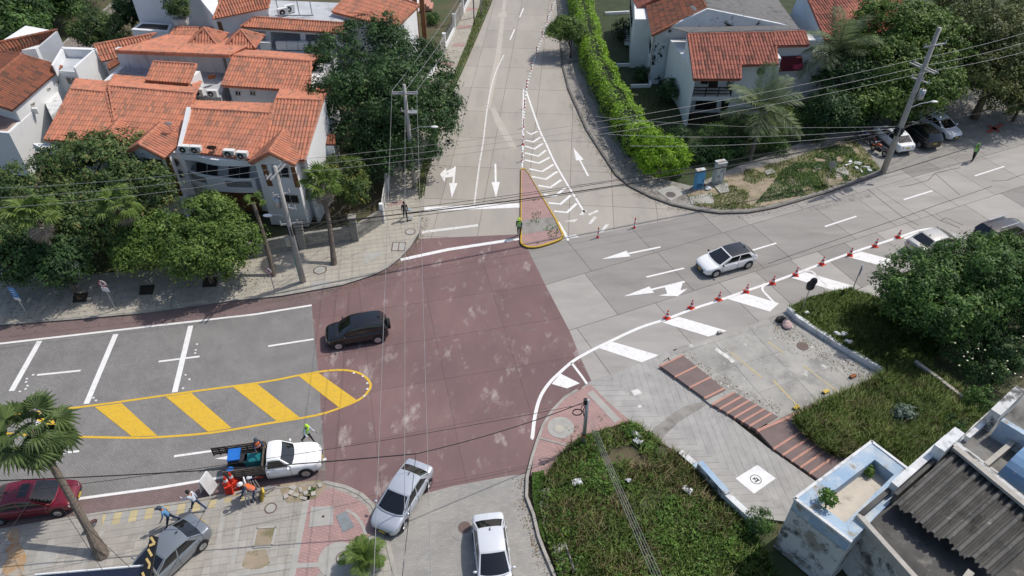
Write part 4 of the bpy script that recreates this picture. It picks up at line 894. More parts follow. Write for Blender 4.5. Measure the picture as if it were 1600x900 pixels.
for k, (px, py, zz, rr, mt, l) in enumerate(((1085, 238, .8, 1.3, lf_dark, 'low dark shrub touching the round end of the bright hedge'), (1122, 238, .7, 1.3, lf_mid, 'low shrub second from the hedge end along the garden path'), (1210, 222, .8, 1.5, lf_mid, 'green shrub between the two coconut palm trunks at the path'), (1180, 200, 1.0, 1.5, lf_dark, 'dark shrub right behind the first coconut palm trunk'), (1265, 205, .8, 1.4, lf_dark, 'dark low shrub at the path under the second coconut palm'), (1320, 190, .8, 1.3, lf_dark, 'dark low shrub at the path left of the motorcycles'), (1220, 190, 1.2, 1.6, lf_mango, 'bright green shrub in front of the house with the maroon blind'), (1275, 168, 1.4, 1.7, lf_dark, 'tall dark shrub around the second coconut trunk'), (1062, 215, .9, 1.2, lf_dark, 'dark shrub on the lawn behind the round hedge end'), (1150, 232, .6, 1.2, lf_dark, 'low dark shrub by the path left of the first coconut trunk'))):
    bush('garden_shrub', l, 'shrub', px, py, zz, rr, 2400, .18, mt)
bush('silver_shrub', 'pale silvery bush in the middle of the overgrown grass plot', 'shrub', 1410, 645, .9, .72, 900, .19, lf_silver)
bush('leafy_shrub', 'light green bush beside the derelict house wall, by the low wall corner', 'shrub', 1528, 622, .9, 1.0, 1700, .18, lf_mid)
bush('dark_shrub', 'dark rounded bush at the right side of the overgrown grass plot', 'shrub', 1495, 672, .6, .9, 1700, .15, lf_dark)
bush('leafy_shrub', 'low leafy bush near the top of the vacant lot by the metal pole', 'shrub', 985, 672, .3, .6, 900, .12, lf_weed)
# clipped hedge
h_ = h = thing('hedge', 'tall bright green clipped hedge running beside the north road and ending in a round bush', 'hedge', (*XY(940, 120, 1.2), 0))
hb = [Vector(XY(*p, 2.0)) for p in ((893, -60), (908, 0), (918, 40), (928, 80), (945, 118), (965, 155), (985, 188), (1003, 215))]; hl = smoothline(hb, 5); C, N = [], []
hx, hy = h.location.x, h.location.y
for i in range(len(hl)-1):
    a, c = hl[i], hl[i+1]; seg = (c-a).length; d = (c-a).normalized(); n = Vector((-d.y, d.x)); k = int(seg*430)
    th = RNG.uniform(-.25, math.pi+.25, k); tt = RNG.random(k); wv = 1+.10*np.sin(tt*3+i*1.3)
    ox = np.sign(np.cos(th))*np.abs(np.cos(th))**.55*1.4*wv; oz = .25+np.abs(np.sin(th))**.6*np.sign(np.sin(th))*2.75*wv; rr = RNG.uniform(.86, 1.03, k)
    C.append(np.column_stack([a.x+d.x*tt*seg+n.x*ox*rr-hx, a.y+d.y*tt*seg+n.y*ox*rr-hy, np.maximum(oz*rr, .08)]))
    N.append(np.column_stack([n.x*np.cos(th), n.y*np.cos(th), np.sin(th)+.35])+RNG.normal(size=(k, 3))*.5)
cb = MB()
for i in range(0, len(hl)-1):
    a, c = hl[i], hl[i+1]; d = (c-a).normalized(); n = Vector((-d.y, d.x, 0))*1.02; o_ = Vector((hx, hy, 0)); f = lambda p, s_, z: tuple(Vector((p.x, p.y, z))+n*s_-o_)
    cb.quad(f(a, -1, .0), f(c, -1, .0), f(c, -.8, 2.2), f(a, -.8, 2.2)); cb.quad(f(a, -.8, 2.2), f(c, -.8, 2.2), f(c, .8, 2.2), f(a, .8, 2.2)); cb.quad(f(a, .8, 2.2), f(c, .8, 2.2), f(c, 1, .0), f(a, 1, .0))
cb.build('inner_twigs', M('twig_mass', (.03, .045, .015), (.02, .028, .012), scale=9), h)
C = np.concatenate(C); N = np.concatenate(N)
tn = np.clip(.45+.22*np.sin(C[:, 0]*2.1+C[:, 1]*1.3)*np.sin(C[:, 1]*1.9)+RNG.normal(size=len(C))*.2, 0, 1)
poly_np('foliage', leaf_quads(C, N, .19, .6), 4, tn, lf_bright, h)
bp = W(1036, 242, 1.7); V, T = crown_leaves([(bp.x-hx, bp.y-hy, 1.7, 2.3, 2.0, 1.65), (bp.x-hx-1.1, bp.y-hy+1.6, 1.9, 1.7, 1.5, 1.4)], 620, 20, .17, .32, aspect=.6, low=.9, inner=.02)
poly_np('end_bush', V, 4, T, lf_bright, h)
b = MB()
for i in range(0, len(hl), 3): b.tube([(hl[i].x-hx, hl[i].y-hy, -.1), (hl[i].x-hx, hl[i].y-hy, 1.2)], [.08, .04], 5)
b.build('stems', m_bark, h, kind='stuff')
# palms
p0 = XY(160, 868, .12); palm('fan_palm', 'leaning fan palm with a long bare trunk over the red parked car', p0, tuple(W(48, 672, 6.4)), .20, .15, FAN_G, 26, FAN_D, 5, 1.1, (-72, 52), bulb=.16)
p0 = XY(522, 413, .12); palm('fan_palm', 'tall fan palm with a skirt of dead fronds on the sidewalk before the block wall', p0, tuple(W(503, 288, 5.6)), .20, .14, FAN, 16, FAN_D, 22, .85, (-10, 80), bulb=.03)
p0 = XY(428, 431, .12); palm('fan_palm', 'slim palm trunk with a tiny crown rising beside the left concrete pole', p0, tuple(W(396, 318, 5.2)), .18, .13, FAN, 5, None, 0, .5, (0, 70))
p0 = XY(118, 455, .12); palm('fan_palm', 'fan palm with grey hanging dead fronds among the trees at the far left', p0, tuple(W(52, 340, 6.6)), .17, .14, FAN, 14, FAN_D, 26, .95, (0, 75))
p0 = XY(236, 420, .12); palm('fan_palm', 'fan palm poking out of the crowns in the middle of the left garden trees', p0, tuple(W(182, 322, 6.2)), .16, .13, FAN, 18, FAN_D, 9, .8, (-35, 75))
p0 = XY(1172, 250, .1); palm('coconut_palm', 'coconut palm with drooping fronds in front of the white red roofed house', p0, tuple(W(1190, 172, 4.0)), .16, .12, PIN, 20, None, 0, 1.35, (-15, 75))
p0 = XY(1275, 168, .1); palm('coconut_palm', 'taller coconut palm right of the house with the maroon blind', p0, tuple(W(1310, 82, 5.6)), .16, .12, PIN, 22, None, 0, 1.4, (-20, 75))
p0 = XY(572, 885, .12); palm('young_palm', 'young bushy palm at the sidewalk corner beside the silver sedan', p0, tuple(W(570, 872, .7)), .12, .10, PIN_S, 16, None, 0, 1.0, (5, 80))

# ------------------------------------------------------------------ buildings
def V3(p): return W(*p) if not isinstance(p, Vector) else p
def roof(parent, name, eL, eR, rR, rL, mat=None, tw=.27, tl=.55, caps=True, dark=.10):
    mat = mat or m_tile; eL, eR, rR, rL = [V3(p) for p in (eL, eR, rR, rL)]
    e = (eR-eL).normalized(); nrm = (eR-eL).cross((rL+rR)/2-(eL+eR)/2).normalized()
    if nrm.z < 0: nrm = -nrm
    slope = ((rL+rR)/2-(eL+eR)/2); slope -= e*slope.dot(e); m = max(2, int(round(slope.length/tl))); b = MB(); up = nrm
    prof = [(0, 0), (.22, .075), (.5, .105), (.78, .075), (1, 0)]
    for j in range(m):
        rowr = []
        for v, lift in ((j/m, .022), ((j+1)/m, .0)):
            L_, R_ = eL.lerp(rL, v), eR.lerp(rR, v); rowr.append((L_, R_, (L_-eL).dot(e), (R_-eL).dot(e), lift))
        lo = min(rowr[0][2], rowr[1][2]); hi = max(rowr[0][3], rowr[1][3])
        for k in range(int(math.floor(lo/tw)), int(math.ceil(hi/tw))):
            mid = (k+.5)*tw; a0, a1 = (rowr[0][2]+rowr[1][2])/2, (rowr[0][3]+rowr[1][3])/2
            if not (a0-.02 <= mid <= a1+.02): continue
            vs_ = []
            for L_, R_, lx, rx, lift in rowr:
                for u, h_ in prof:
                    x = (k+u)*tw; f = (x-lx)/max(rx-lx, .05); vs_.append(L_.lerp(R_, f)+up*(h_+lift))
            lip = [p-up*.035 for p in vs_[:5]]; t = random.random(); t = (random.uniform(.75, 1) if t < dark else t*.5)
            b.add(vs_+lip, tuple((i, i+1, i+6, i+5) for i in range(4))+tuple((10+i, 11+i, i+1, i) for i in range(4)), 0, t)
    dk = MB(); dz = up*.05; th = up*.16
    q = [eL-dz, eR-dz, rR-dz, rL-dz]; dk.add([p-th for p in q]+q, ((3, 2, 1, 0), (4, 5, 6, 7), (0, 1, 5, 4), (1, 2, 6, 5), (2, 3, 7, 6), (3, 0, 4, 7)))
    o = dk.build(name, mat, parent)
    b.build('roof_tiles', mat, o, kind='stuff', tint=True)
    if caps:
        c = MB()
        for P_, Q_ in ((rL, rR), (eL, rL), (eR, rR)):
            if (Q_-P_).length < .4: continue
            n = max(1, int((Q_-P_).length/.5))
            for i in range(n):
                a_, b_ = P_.lerp(Q_, i/n), P_.lerp(Q_, (i+1.06)/n); t = random.random()*.6
                c.tube([a_+up*.05, b_+up*.035], [.115, .10], 6, t=t)
        c.build('ridge_tiles', mat, o, kind='stuff', tint=True)
    return o
def gable(parent, F, K, hw, drop, wallmat, wall_h, name='gable_roof'):
    k = (K-F); k.z = 0; k.normalize(); n = Vector((-k.y, k.x, 0)); d = Vector((0, 0, drop))
    roof(parent, name, K+n*hw-d, F+n*hw-d, F, K, caps=True); roof(parent, name, F-n*hw-d, K-n*hw-d, K, F, caps=True)
    f = F+k*.35; b = MB(); a0, a1 = f+n*(hw-.25)-d, f-n*(hw-.25)-d
    pts = [a0-Vector((0, 0, wall_h)), a1-Vector((0, 0, wall_h)), a1, f-Vector((0, 0, .18)), a0]
    b.add(pts+[p+k*2.2 for p in pts], ((4, 3, 2, 1, 0), (0, 1, 6, 5), (1, 2, 7, 6), (4, 0, 5, 9)))
    b.build('gable_wall', wallmat, parent); return f, n, k
def pyramid(parent, c, hw, h, mat=None):
    A_ = c+Vector((0, 0, h)); P_ = [c+Vector((x*hw, y*hw, 0)) for x, y in ((-1, -1), (1, -1), (1, 1), (-1, 1))]
    for i in range(4): roof(parent, 'hip_roof', P_[i], P_[(i+1) % 4], A_, A_, mat)
def block(parent, name, px, zt, zb, mat):
    b = MB(); b.prism(PL(px, zt), zb, zt); return b.build(name, mat, parent)
def window(parent, q, A, B, cols=2, grille=0, frame=None, out=.05, name='window', glass=None, rows=1):
    P_ = [on_wall(x, y, A, B) for x, y in q]; d = (P_[1]-P_[0]).normalized(); n = Vector((B[1]-A[1], -(B[0]-A[0]), 0)).normalized()
    if n.y > 0: n = -n
    b = MB(); L_ = (P_[1]-P_[0]).length; H_ = (P_[0]-P_[3]).length; fw = min(.09, L_*.12)
    def at(u, v, o): return P_[3].lerp(P_[2], u).lerp(P_[0].lerp(P_[1], u), v)+n*o
    def bar(u0, u1, v0, v1, o0, o1):
        vs_ = [at(u, v, o) for o in (o0, o1) for u, v in ((u0, v0), (u1, v0), (u1, v1), (u0, v1))]
        b.add(vs_, ((0, 1, 2, 3), (4, 5, 6, 7), (0, 1, 5, 4), (1, 2, 6, 5), (2, 3, 7, 6), (3, 0, 4, 7)))
    fu, fv = fw/L_, fw/H_
    bar(0, 1, 0, fv, 0, out); bar(0, 1, 1-fv, 1, 0, out); bar(0, fu, fv, 1-fv, 0, out); bar(1-fu, 1, fv, 1-fv, 0, out)
    for i in range(1, cols): bar(i/cols-fu*.4, i/cols+fu*.4, fv, 1-fv, 0, out*.9)
    for i in range(1, rows): bar(fu, 1-fu, i/rows-fv*.4, i/rows+fv*.4, 0, out*.85)
    o = b.build(name, frame or m_frame, parent)
    for i in range(cols):
        g = MB(); u0, u1 = i/cols+fu*.3, (i+1)/cols-fu*.3; g.quad(at(u0, fv*.6, .015), at(u1, fv*.6, .015), at(u1, 1-fv*.6, .015), at(u0, 1-fv*.6, .015)); g.build('pane', glass or m_glass, o)
    if grille:
        b = MB()
        for i in range(grille):
            u = (i+.5)/grille; b.tube([at(u, .04, out+.03), at(u, .96, out+.03)], .018, 4)
        b.tube([at(.03, .5, out+.03), at(.97, .5, out+.03)], .018, 4); b.build('grille', m_black, o)
    return o
def panel(parent, name, q, A, B, mat, out=.02, th=.04):
    n = Vector((B[1]-A[1], -(B[0]-A[0]), 0)).normalized()
    if n.y > 0: n = -n
    P_ = [on_wall(x, y, A, B) for x, y in q]; b = MB(); k = len(P_)
    b.add([p+n*out for p in P_]+[p+n*(out+th) for p in P_], (tuple(range(k)), tuple(range(k, 2*k)))+tuple((i, (i+1) % k, k+(i+1) % k, k+i) for i in range(k)))
    return b.build(name, mat, parent)
def back(p, A, B, s):      # shift behind the wall line
    n = Vector((B[1]-A[1], -(B[0]-A[0]))).normalized()
    if n.y < 0: n = -n
    return (p[0]+n.x*s, p[1]+n.y*s)

# front row, centre house
hB = thing('row_house', 'orange tiled row house with a curved white balcony and four air conditioners on its ledge', 'house', (*XY(380, 300), 0))
hB.location = (0, 0, 0)
roof(hB, 'roof', (284, 236, 5.8), (395, 250, 5.8), (425, 178, 7.4), (297, 170, 7.4)); roof(hB, 'roof', (430, 163, 6.5), (306, 158, 6.5), (297, 170, 7.4), (425, 178, 7.4))
roof(hB, 'roof', (395, 250, 5.8), (475, 251, 5.8), (504, 158, 7.9), (432, 155, 7.9)); roof(hB, 'roof', (512, 140, 6.5), (440, 138, 6.5), (432, 155, 7.9), (504, 158, 7.9))
gf, gn, gk = gable(hB, W(421, 238, 6.9), W(444, 204, 6.9), 1.75, 1.0, m_wall, 5.8)
A_, B_ = XY(270, 236, 5.6), XY(475, 252, 5.6); fa, fb = back(A_, A_, B_, 1.2), back(B_, A_, B_, .6)
b = MB(); b.prism([fa, fb, back(fb, A_, B_, 6.2), back(fa, A_, B_, 6.2)], 0, 5.62); b.build('wall', m_wall, hB)
b = MB(); g0, g1 = V3((475, 251, 5.6)), V3((504, 158, 7.7)); b.add([(g0.x, g0.y, 0), (g1.x, g1.y, 0), tuple(g1), tuple(g0), (g0.x+.22, g0.y, 0), (g1.x+.22, g1.y, 0), (g1.x+.22, g1.y, g1.z+.12), (g0.x+.22, g0.y, g0.z+.12)], ((0, 1, 2, 3), (7, 6, 5, 4), (3, 2, 6, 7), (0, 3, 7, 4), (1, 5, 6, 2))); b.build('gable_end_wall', m_wall, hB)
g0, g1 = V3((284, 236, 5.85)), V3((299, 169, 7.6)); b = MB(); b.add([tuple(g0+Vector((-.35, 0, .1))), tuple(g1+Vector((-.35, 0, .1))), tuple(g1+Vector((-.05, 0, .1))), tuple(g0+Vector((-.05, 0, .1))), (g0.x-.35, g0.y, 4), (g1.x-.35, g1.y, 4), (g1.x-.05, g1.y, 4), (g0.x-.05, g0.y, 4)], ((3, 2, 1, 0), (0, 1, 5, 4), (2, 3, 7, 6), (3, 0, 4, 7), (1, 2, 6, 5))); b.build('party_wall', m_wall, hB)
ledge = smoothline(PL([(263, 236), (280, 240), (305, 243), (330, 249), (360, 251), (392, 250)], 5.6), 3); b = MB()
bk = [Vector(back(tuple(p), A_, B_, 1.5)) for p in ledge]; b.prism([tuple(p) for p in ledge]+[tuple(p) for p in bk[::-1]], 5.1, 5.6); b.build('ledge', m_wall, hB)
bal = smoothline(PL([(294, 279), (312, 288), (340, 294), (370, 297), (402, 297)], 2.95), 4); b = MB()
bbk = [Vector(back(tuple(p), A_, B_, 1.6)) for p in bal]; b.prism([tuple(p) for p in bal]+[tuple(p) for p in bbk[::-1]], 2.7, 2.95); b.build('balcony_slab', m_wall, hB)
b = MB(); bi = [Vector(back(tuple(p), A_, B_, .18)) for p in bal]; n = len(bal)
for i in range(n-1):
    op = (2 <= i <= 5) or (10 <= i <= 14)
    for z0, z1 in ((2.95, 3.15), (3.75, 3.92)) if op else ((2.95, 3.92),):
        b.prism([tuple(bal[i]), tuple(bal[i+1]), tuple(bi[i+1]), tuple(bi[i])], z0, z1)
b.build('balcony_parapet', m_wall, hB)
bal_mb = MB(); bal_mb.tube([(0, 0, 3.1), (0, 0, 3.4), (0, 0, 3.8)], [.04, .07, .04], 6); bal_me = bal_mb.mesh('baluster', M('baluster_grey', (.32, .31, .30)))
for i in range(n-1):
    if (2 <= i <= 5) or (10 <= i <= 14):
        for t in (.2, .55, .9): p = bal[i].lerp(bal[i+1], t); p2 = Vector(back(tuple(p), A_, B_, .09)); link('baluster', bal_me, hB).location = (p2.x, p2.y, 0)
e0, e1 = (fa[0], fa[1]), (fb[0], fb[1])
for q, gr in (([(305, 251), (343, 256), (341, 281), (306, 276)], 0), ([(357, 256), (392, 258), (391, 280), (357, 280)], 9)): window(hB, q, e0, e1, 2, gr)
panel(hB, 'brown_wall', [(330, 300), (405, 300), (410, 330), (340, 330)], e0, e1, m_brown); panel(hB, 'dark_entrance', [(312, 300), (332, 302), (336, 325), (318, 322)], e0, e1, m_dark)
G0, G1 = (gf+gn*2), (gf-gn*2); G0, G1 = (G0.x, G0.y), (G1.x, G1.y)
window(hB, [(424, 256), (451, 259), (454, 278), (426, 277)], G0, G1, 2, 8); window(hB, [(438, 302), (466, 304), (470, 318), (442, 317)], G0, G1, 2, 7)
panel(hB, 'column', [(408, 256), (416, 257), (427, 290), (419, 290)], G0, G1, m_brown, .04); panel(hB, 'column', [(454, 260), (461, 261), (470, 292), (462, 292)], G0, G1, m_brown, .04)
block(hB, 'side_annex', [(497, 228), (521, 229), (520, 205), (505, 200)], 4.6, 0, m_wall); roof(hB, 'annex_roof', (493, 226, 4.7), (522, 226, 4.7), (522, 212, 5.1), (497, 212, 5.1), m_tileb)
# front row, left house
hA = thing('row_house', 'orange tiled row house half hidden by the rusty green tree at the left', 'house')
roof(hA, 'roof', (70, 219, 5.6), (186, 225, 5.6), (166, 145, 7.3), (111, 140, 7.3)); roof(hA, 'roof', (186, 226, 5.6), (272, 235, 5.6), (305, 147, 7.6), (170, 135, 7.6))
roof(hA, 'roof', (312, 128, 6.4), (180, 118, 6.4), (170, 135, 7.6), (305, 147, 7.6)); roof(hA, 'roof', (170, 128, 6.4), (120, 124, 6.4), (111, 140, 7.3), (166, 145, 7.3))
gf, gn, gk = gable(hA, W(217, 226, 6.8), W(256, 190, 6.8), 1.75, 1.0, m_wall, 5.8); gable(hA, W(165, 215, 6.6), W(188, 186, 6.6), 1.5, .9, m_wall, 5.6)
A2, B2 = XY(70, 219, 5.5), XY(272, 235, 5.5); fa2, fb2 = back(A2, A2, B2, .7), back(B2, A2, B2, .7); b = MB(); b.prism([fa2, fb2, back(fb2, A2, B2, 6), back(fa2, A2, B2, 6)], 0, 5.45); b.build('wall', m_wall, hA)
G0, G1 = (gf+gn*2), (gf-gn*2); G0, G1 = (G0.x, G0.y), (G1.x, G1.y)
window(hA, [(223, 246), (253, 248), (263, 264), (232, 263)], G0, G1, 2); window(hA, [(258, 289), (279, 291), (286, 305), (264, 303)], G0, G1, 2)
panel(hA, 'column', [(258, 244), (265, 244), (287, 305), (279, 306)], G0, G1, m_brown, .05)
A3, B3 = XY(266, 245, 5), XY(300, 248, 5); panel(hA, 'pier', [(267, 243), (284, 245), (306, 302), (289, 303)], A3, B3, m_wall, .0, .2)
for px, py in ((275, 251), (282, 269)):
    c = on_wall(px, py, A3, B3); b = MB(); b.tube([c+Vector((0, -.2, 0)), c+Vector((0, -.26, 0))], .42, 18); b.build('round_vent', m_stone, hA); b = MB(); b.tube([c+Vector((0, -.25, 0)), c+Vector((0, -.275, 0))], .30, 18); b.build('vent_grille', m_glass, hA)
block(hA, 'left_balcony', [(50, 224), (97, 222), (96, 229), (66, 232)], 5.2, 4.6, m_wall)
# roof terrace and rear block behind the left house
hT = thing('terrace_house', 'white flat roofed terrace block with stained rear wall and two small hipped roofs', 'house')
block(hT, 'terrace', [(148, 140), (190, 104), (356, 114), (345, 152), (306, 147), (170, 135)], 6.0, 0, m_flat); block(hT, 'parapet', [(146, 140), (188, 103), (194, 104), (153, 141)], 6.5, 5, m_wallst)
wa, wb = XY(190, 106, 6.0), XY(354, 114, 6.0); b = MB(); b.prism([wa, wb, back(wb, wa, wb, .5), back(wa, wa, wb, .5)], 3, 7.75); b.build('stained_wall', m_wallst, hT)
roof(hT, 'rear_roof', (404, 63, 7.1), (262, 56, 7.1), (180, 80, 8.2), (357, 87, 8.2), tw=.3)
pyramid(hT, W(324, 63, 7.4), 1.5, 1.15); pyramid(hT, W(381, 66, 7.4), 1.5, 1.15)
roof(hT, 'shed_roof', (229, 126, 7.3), (294, 131, 7.3), (307, 101, 8.1), (241, 97, 8.1))
sa, sb = XY(236, 128, 7.1), XY(292, 132, 7.1); b = MB(); b.prism([back(sa, sa, sb, .3), back(sb, sa, sb, .3), back(sb, sa, sb, 2.4), back(sa, sa, sb, 2.4)], 5.9, 7.2); b.build('shed_wall', m_wall, hT)
s0, s1 = back(sa, sa, sb, .3), back(sb, sa, sb, .3); window(hT, [(254, 132), (262, 132), (262, 139), (255, 139)], s0, s1, 2); window(hT, [(276, 133), (285, 134), (285, 140), (277, 140)], s0, s1, 2)
# middle house
hC = thing('row_house', 'orange tiled house in the second row left of the big dark tree', 'house')
roof(hC, 'roof', (347, 134, 6.7), (484, 143, 6.7), (486, 97, 7.9), (365, 88, 7.9)); roof(hC, 'roof', (503, 88, 7.2), (378, 77, 7.2), (365, 87, 7.9), (486, 96, 7.9))
ca, cb = XY(352, 136, 6.5), XY(484, 145, 6.5); c0_, c1_ = back(ca, ca, cb, .5), back(cb, ca, cb, .5); b = MB(); b.prism([c0_, c1_, back(c1_, ca, cb, 5), back(c0_, ca, cb, 5)], 0, 6.6); b.build('wall', m_wall, hC)
for x in (372, 395, 439): window(hC, [(x-5, 141), (x+5, 142), (x+5, 150), (x-4, 149)], c0_, c1_, 2)
block(hC, 'lean_to', [(456, 152), (494, 155), (498, 141), (463, 139)], 5.6, 0, m_flat); block(hC, 'lean_to', [(350, 160), (460, 168), (468, 150), (352, 145)], 4.2, 0, m_wall)
# left corner houses
hF = thing('corner_house', 'white house with a big brownish red gable roof cut by the left edge', 'house')
roof(hF, 'roof', (20, 172, 5.6), (98, 105, 5.6), (34, 86, 7.2), (-45, 150, 7.2), m_tileb, dark=.2); roof(hF, 'roof', (-22, 76, 5.6), (-100, 130, 5.6), (-45, 150, 7.2), (34, 86, 7.2), m_tileb)
b = MB(); q = PL([(22, 168), (95, 106), (-15, 82), (-90, 135)], 5.5); b.prism(q, 0, 5.5); b.build('wall', m_wall, hF); A4, B4 = q[0], q[1]
n4 = Vector((B4[1]-A4[1], -(B4[0]-A4[0]))).normalized()
for w_ in ([(87, 126), (92, 124), (92, 132), (87, 133)], [(73, 138), (78, 136), (79, 140), (74, 142)], [(47, 162), (54, 158), (54, 166), (48, 168)]): window(hF, w_, A4, B4, 2)
block(hF, 'grey_side_wall', [(62, 143), (90, 141), (98, 160), (80, 182)], 4.0, 0, m_wallst)
hG = thing('white_house', 'white block house with a walled roof terrace and sliding window beside the brown roofs', 'house')
roof(hG, 'roof', (-40, 108, 6.0), (53, 74, 6.0), (89, 46, 7.2), (-40, 74, 7.2), m_tileb)
b = MB(); b.prism(PL([(55, 76), (90, 49), (40, 40), (-30, 85)], 6.2), 0, 6.2); b.build('wall', m_wall, hG)
b = MB(); a, c = W(57, 77, 6.0), W(90, 49, 7.1); b.add([tuple(a), tuple(c), (c.x+.2, c.y, 0), (a.x+.2, a.y, 0), tuple(a+Vector((-.2, 0, 0))), tuple(c+Vector((-.2, 0, 0))), (c.x, c.y, 0), (a.x, a.y, 0)], ((0, 1, 2, 3), (7, 6, 5, 4), (4, 5, 1, 0), (3, 2, 6, 7), (0, 3, 7, 4), (1, 5, 6, 2))); b.build('gable_end_wall', m_wall, hG)
block(hG, 'terrace_block', [(82, 110), (97, 80), (151, 82), (117, 113)], 5.6, 0, m_flat)
for q in ([(96, 73), (151, 75), (150, 78), (96, 76)], [(151, 75), (117, 106), (114, 105), (146, 77)], [(96, 74), (80, 101), (83, 103), (99, 76)]): block(hG, 'parapet', q, 6.4, 0 if q[0][0] == 151 else 5.4, m_wall)
A5, B5 = XY(82, 110, 5.6), XY(117, 113, 5.6); panel(hG, 'front_wall', [(80, 109), (117, 112), (134, 150), (100, 148)], A5, B5, m_wall, .0, .06); window(hG, [(101, 119), (121, 121), (125, 133), (107, 132)], (A5[0], A5[1]-.08), (B5[0], B5[1]-.08), 2)
hI = thing('garden_house', 'low house with an orange roof tucked behind the terrace block', 'house')
roof(hI, 'roof', (160, 96, 5.4), (188, 90, 5.4), (244, 52, 6.6), (147, 70, 6.6), m_tile); block(hI, 'wall', [(163, 97), (188, 92), (240, 60), (150, 76)], 5.3, 0, m_wall)
roof(hI, 'low_roof', (171, 109, 5), (189, 97, 5), (184, 91, 5.3), (169, 100, 5.3), m_tileb)
hJ = thing('flat_roof_house', 'white flat roofed block with a rusty stained roof at the left edge', 'house')
block(hJ, 'wall', [(-30, 204), (14, 208), (57, 169), (28, 166), (-30, 180)], 4.2, 0, m_wall); sheet('rusty_roof', PL([(-30, 202), (12, 205), (50, 169), (28, 168), (-30, 181)], 4.2), 4.21, M('rusty_roof', (.52, .46, .43), (.40, .27, .22), scale=.5, stain=[((.22, .11, .08), .4, .5, .62)]), hJ)
block(hJ, 'parapet', [(29, 166), (58, 168), (57, 170), (29, 168)], 4.5, 4.0, m_wall)
# back row
hM = thing('villa', 'tall plain white villa with a planter terrace and a large potted tree', 'house')
ma, mb_ = XY(222, 45, 4.2), XY(346, 41, 4.2); b = MB(); b.prism([ma, mb_, back(mb_, ma, mb_, 12), back(ma, ma, mb_, 12)], 0, 11); b.build('wall', m_wall, hM)
block(hM, 'terrace', [(208, 57), (265, 62), (350, 60), (346, 40), (222, 44)], 4.2, 0, m_flat)
block(hM, 'planter', [(205, 46), (263, 50), (268, 38), (221, 34)], 5.0, 3, m_wall); sheet('planter_soil', PL([(213, 44), (261, 47), (264, 39), (223, 37)], 5.0), 5.01, m_dark, hM)
roof(hM, 'porch_roof', (262, 60, 5.0), (350, 62, 5.0), (346, 44, 5.4), (275, 43, 5.4), tw=.3)
pm = W(286, 44, 4.9); pt = thing('potted_tree', 'large white pot holding a rounded leafy tree against the tall villa wall', 'potted plant', (pm.x, pm.y, 4.9)); b = MB(); b.tube([(0, 0, 0), (0, 0, .35), (0, 0, .95), (0, 0, 1.05)], [.42, .72, .78, .70], 16); b.build('pot', M('pot_white', (.66, .62, .58), (.55, .5, .46), scale=2), pt, smooth=True)
V, T = crown_leaves([(0, 0, 2.6, 1.15, 1.1, 1.25), (.2, 0, 2.0, 1.0, 1.0, .7)], 150, 30, .19, .36, low=.9); poly_np('crown', V, 4, T, lf_rust, pt); b = MB(); b.tube([(0, 0, .8), (0, 0, 2.2)], .07, 6); b.build('trunk', m_bark, pt)
hN = thing('back_house', 'back row house with a hipped orange roof next to the tall villa', 'house')
roof(hN, 'roof', (333, 30, 7.4), (418, 13, 7.4), (425, -12, 8.6), (345, 0, 8.6)); na, nb = XY(338, 31, 7.2), XY(420, 15, 7.2); b = MB(); b.prism([back(na, na, nb, .4), back(nb, na, nb, .4), back(nb, na, nb, 6), back(na, na, nb, 6)], 0, 7.3); b.build('wall', m_wall, hN)
a, c = back(na, na, nb, .4), back(nb, na, nb, .4); panel(hN, 'column', [(339, 34), (345, 34), (353, 58), (346, 58)], a, c, m_brown)
hO = thing('balcony_house', 'white house with a long narrow tiled roof over two recessed dark doorways', 'house')
roof(hO, 'roof', (376, 42, 6.2), (534, 52, 6.2), (548, 37, 6.8), (398, 27, 6.8)); oa, ob = XY(378, 43, 6.0), XY(534, 53, 6.0)
b = MB(); b.prism([oa, ob, back(ob, oa, ob, 5), back(oa, oa, ob, 5)], 5.75, 6.1); b.build('fascia', m_wall, hO); a, c = back(oa, oa, ob, 1.4), back(ob, oa, ob, 1.4); b = MB(); b.prism([a, c, back(c, oa, ob, 4), back(a, oa, ob, 4)], 0, 5.8); b.build('wall', m_wallst, hO)
window(hO, [(441, 54), (468, 56), (470, 70), (443, 68)], a, c, 3, 0, m_brown, rows=3); window(hO, [(486, 57), (512, 59), (514, 72), (489, 70)], a, c, 3, 6, m_brown)
for x in (420, 474, 530): panel(hO, 'pier', [(x-6, 48), (x+2, 49), (x+4, 73), (x-4, 72)], oa, ob, m_wall, -.3, .25)
block(hO, 'front_terrace', [(400, 84), (520, 92), (530, 66), (400, 58)], 4.2, 0, m_flat); block(hO, 'roof_terrace', [(420, 28), (540, 36), (545, 5), (420, 0)], 6.6, 0, m_flat)
b = MB(); 
for px in (436, 468, 488): p = W(px, 24, 6.6); b.tube([p, p+Vector((0, 0, 2.4))], .05, 6)
p, q = W(430, 24, 9.0), W(490, 24, 9.0); b.tube([p, q], .05, 6); b.build('pergola', m_galv, hO)
hQ = thing('corner_villa', 'orange roofed villa with curved white balconies facing the north street', 'house')
roof(hQ, 'roof', (519, 19, 7.0), (618, 44, 7.0), (655, 8, 8.2), (560, -25, 8.2)); qa, qb = XY(521, 21, 6.8), XY(617, 45, 6.8)
b = MB(); b.prism([qa, qb, XY(650, 8, 6.8), XY(560, -28, 6.8)], 0, 6.85); b.build('wall', m_wall, hQ); roof(hQ, 'hip_roof', (617, 44, 6.9), (630, 20, 6.9), (615, 18, 7.4), (580, 19, 7.4))
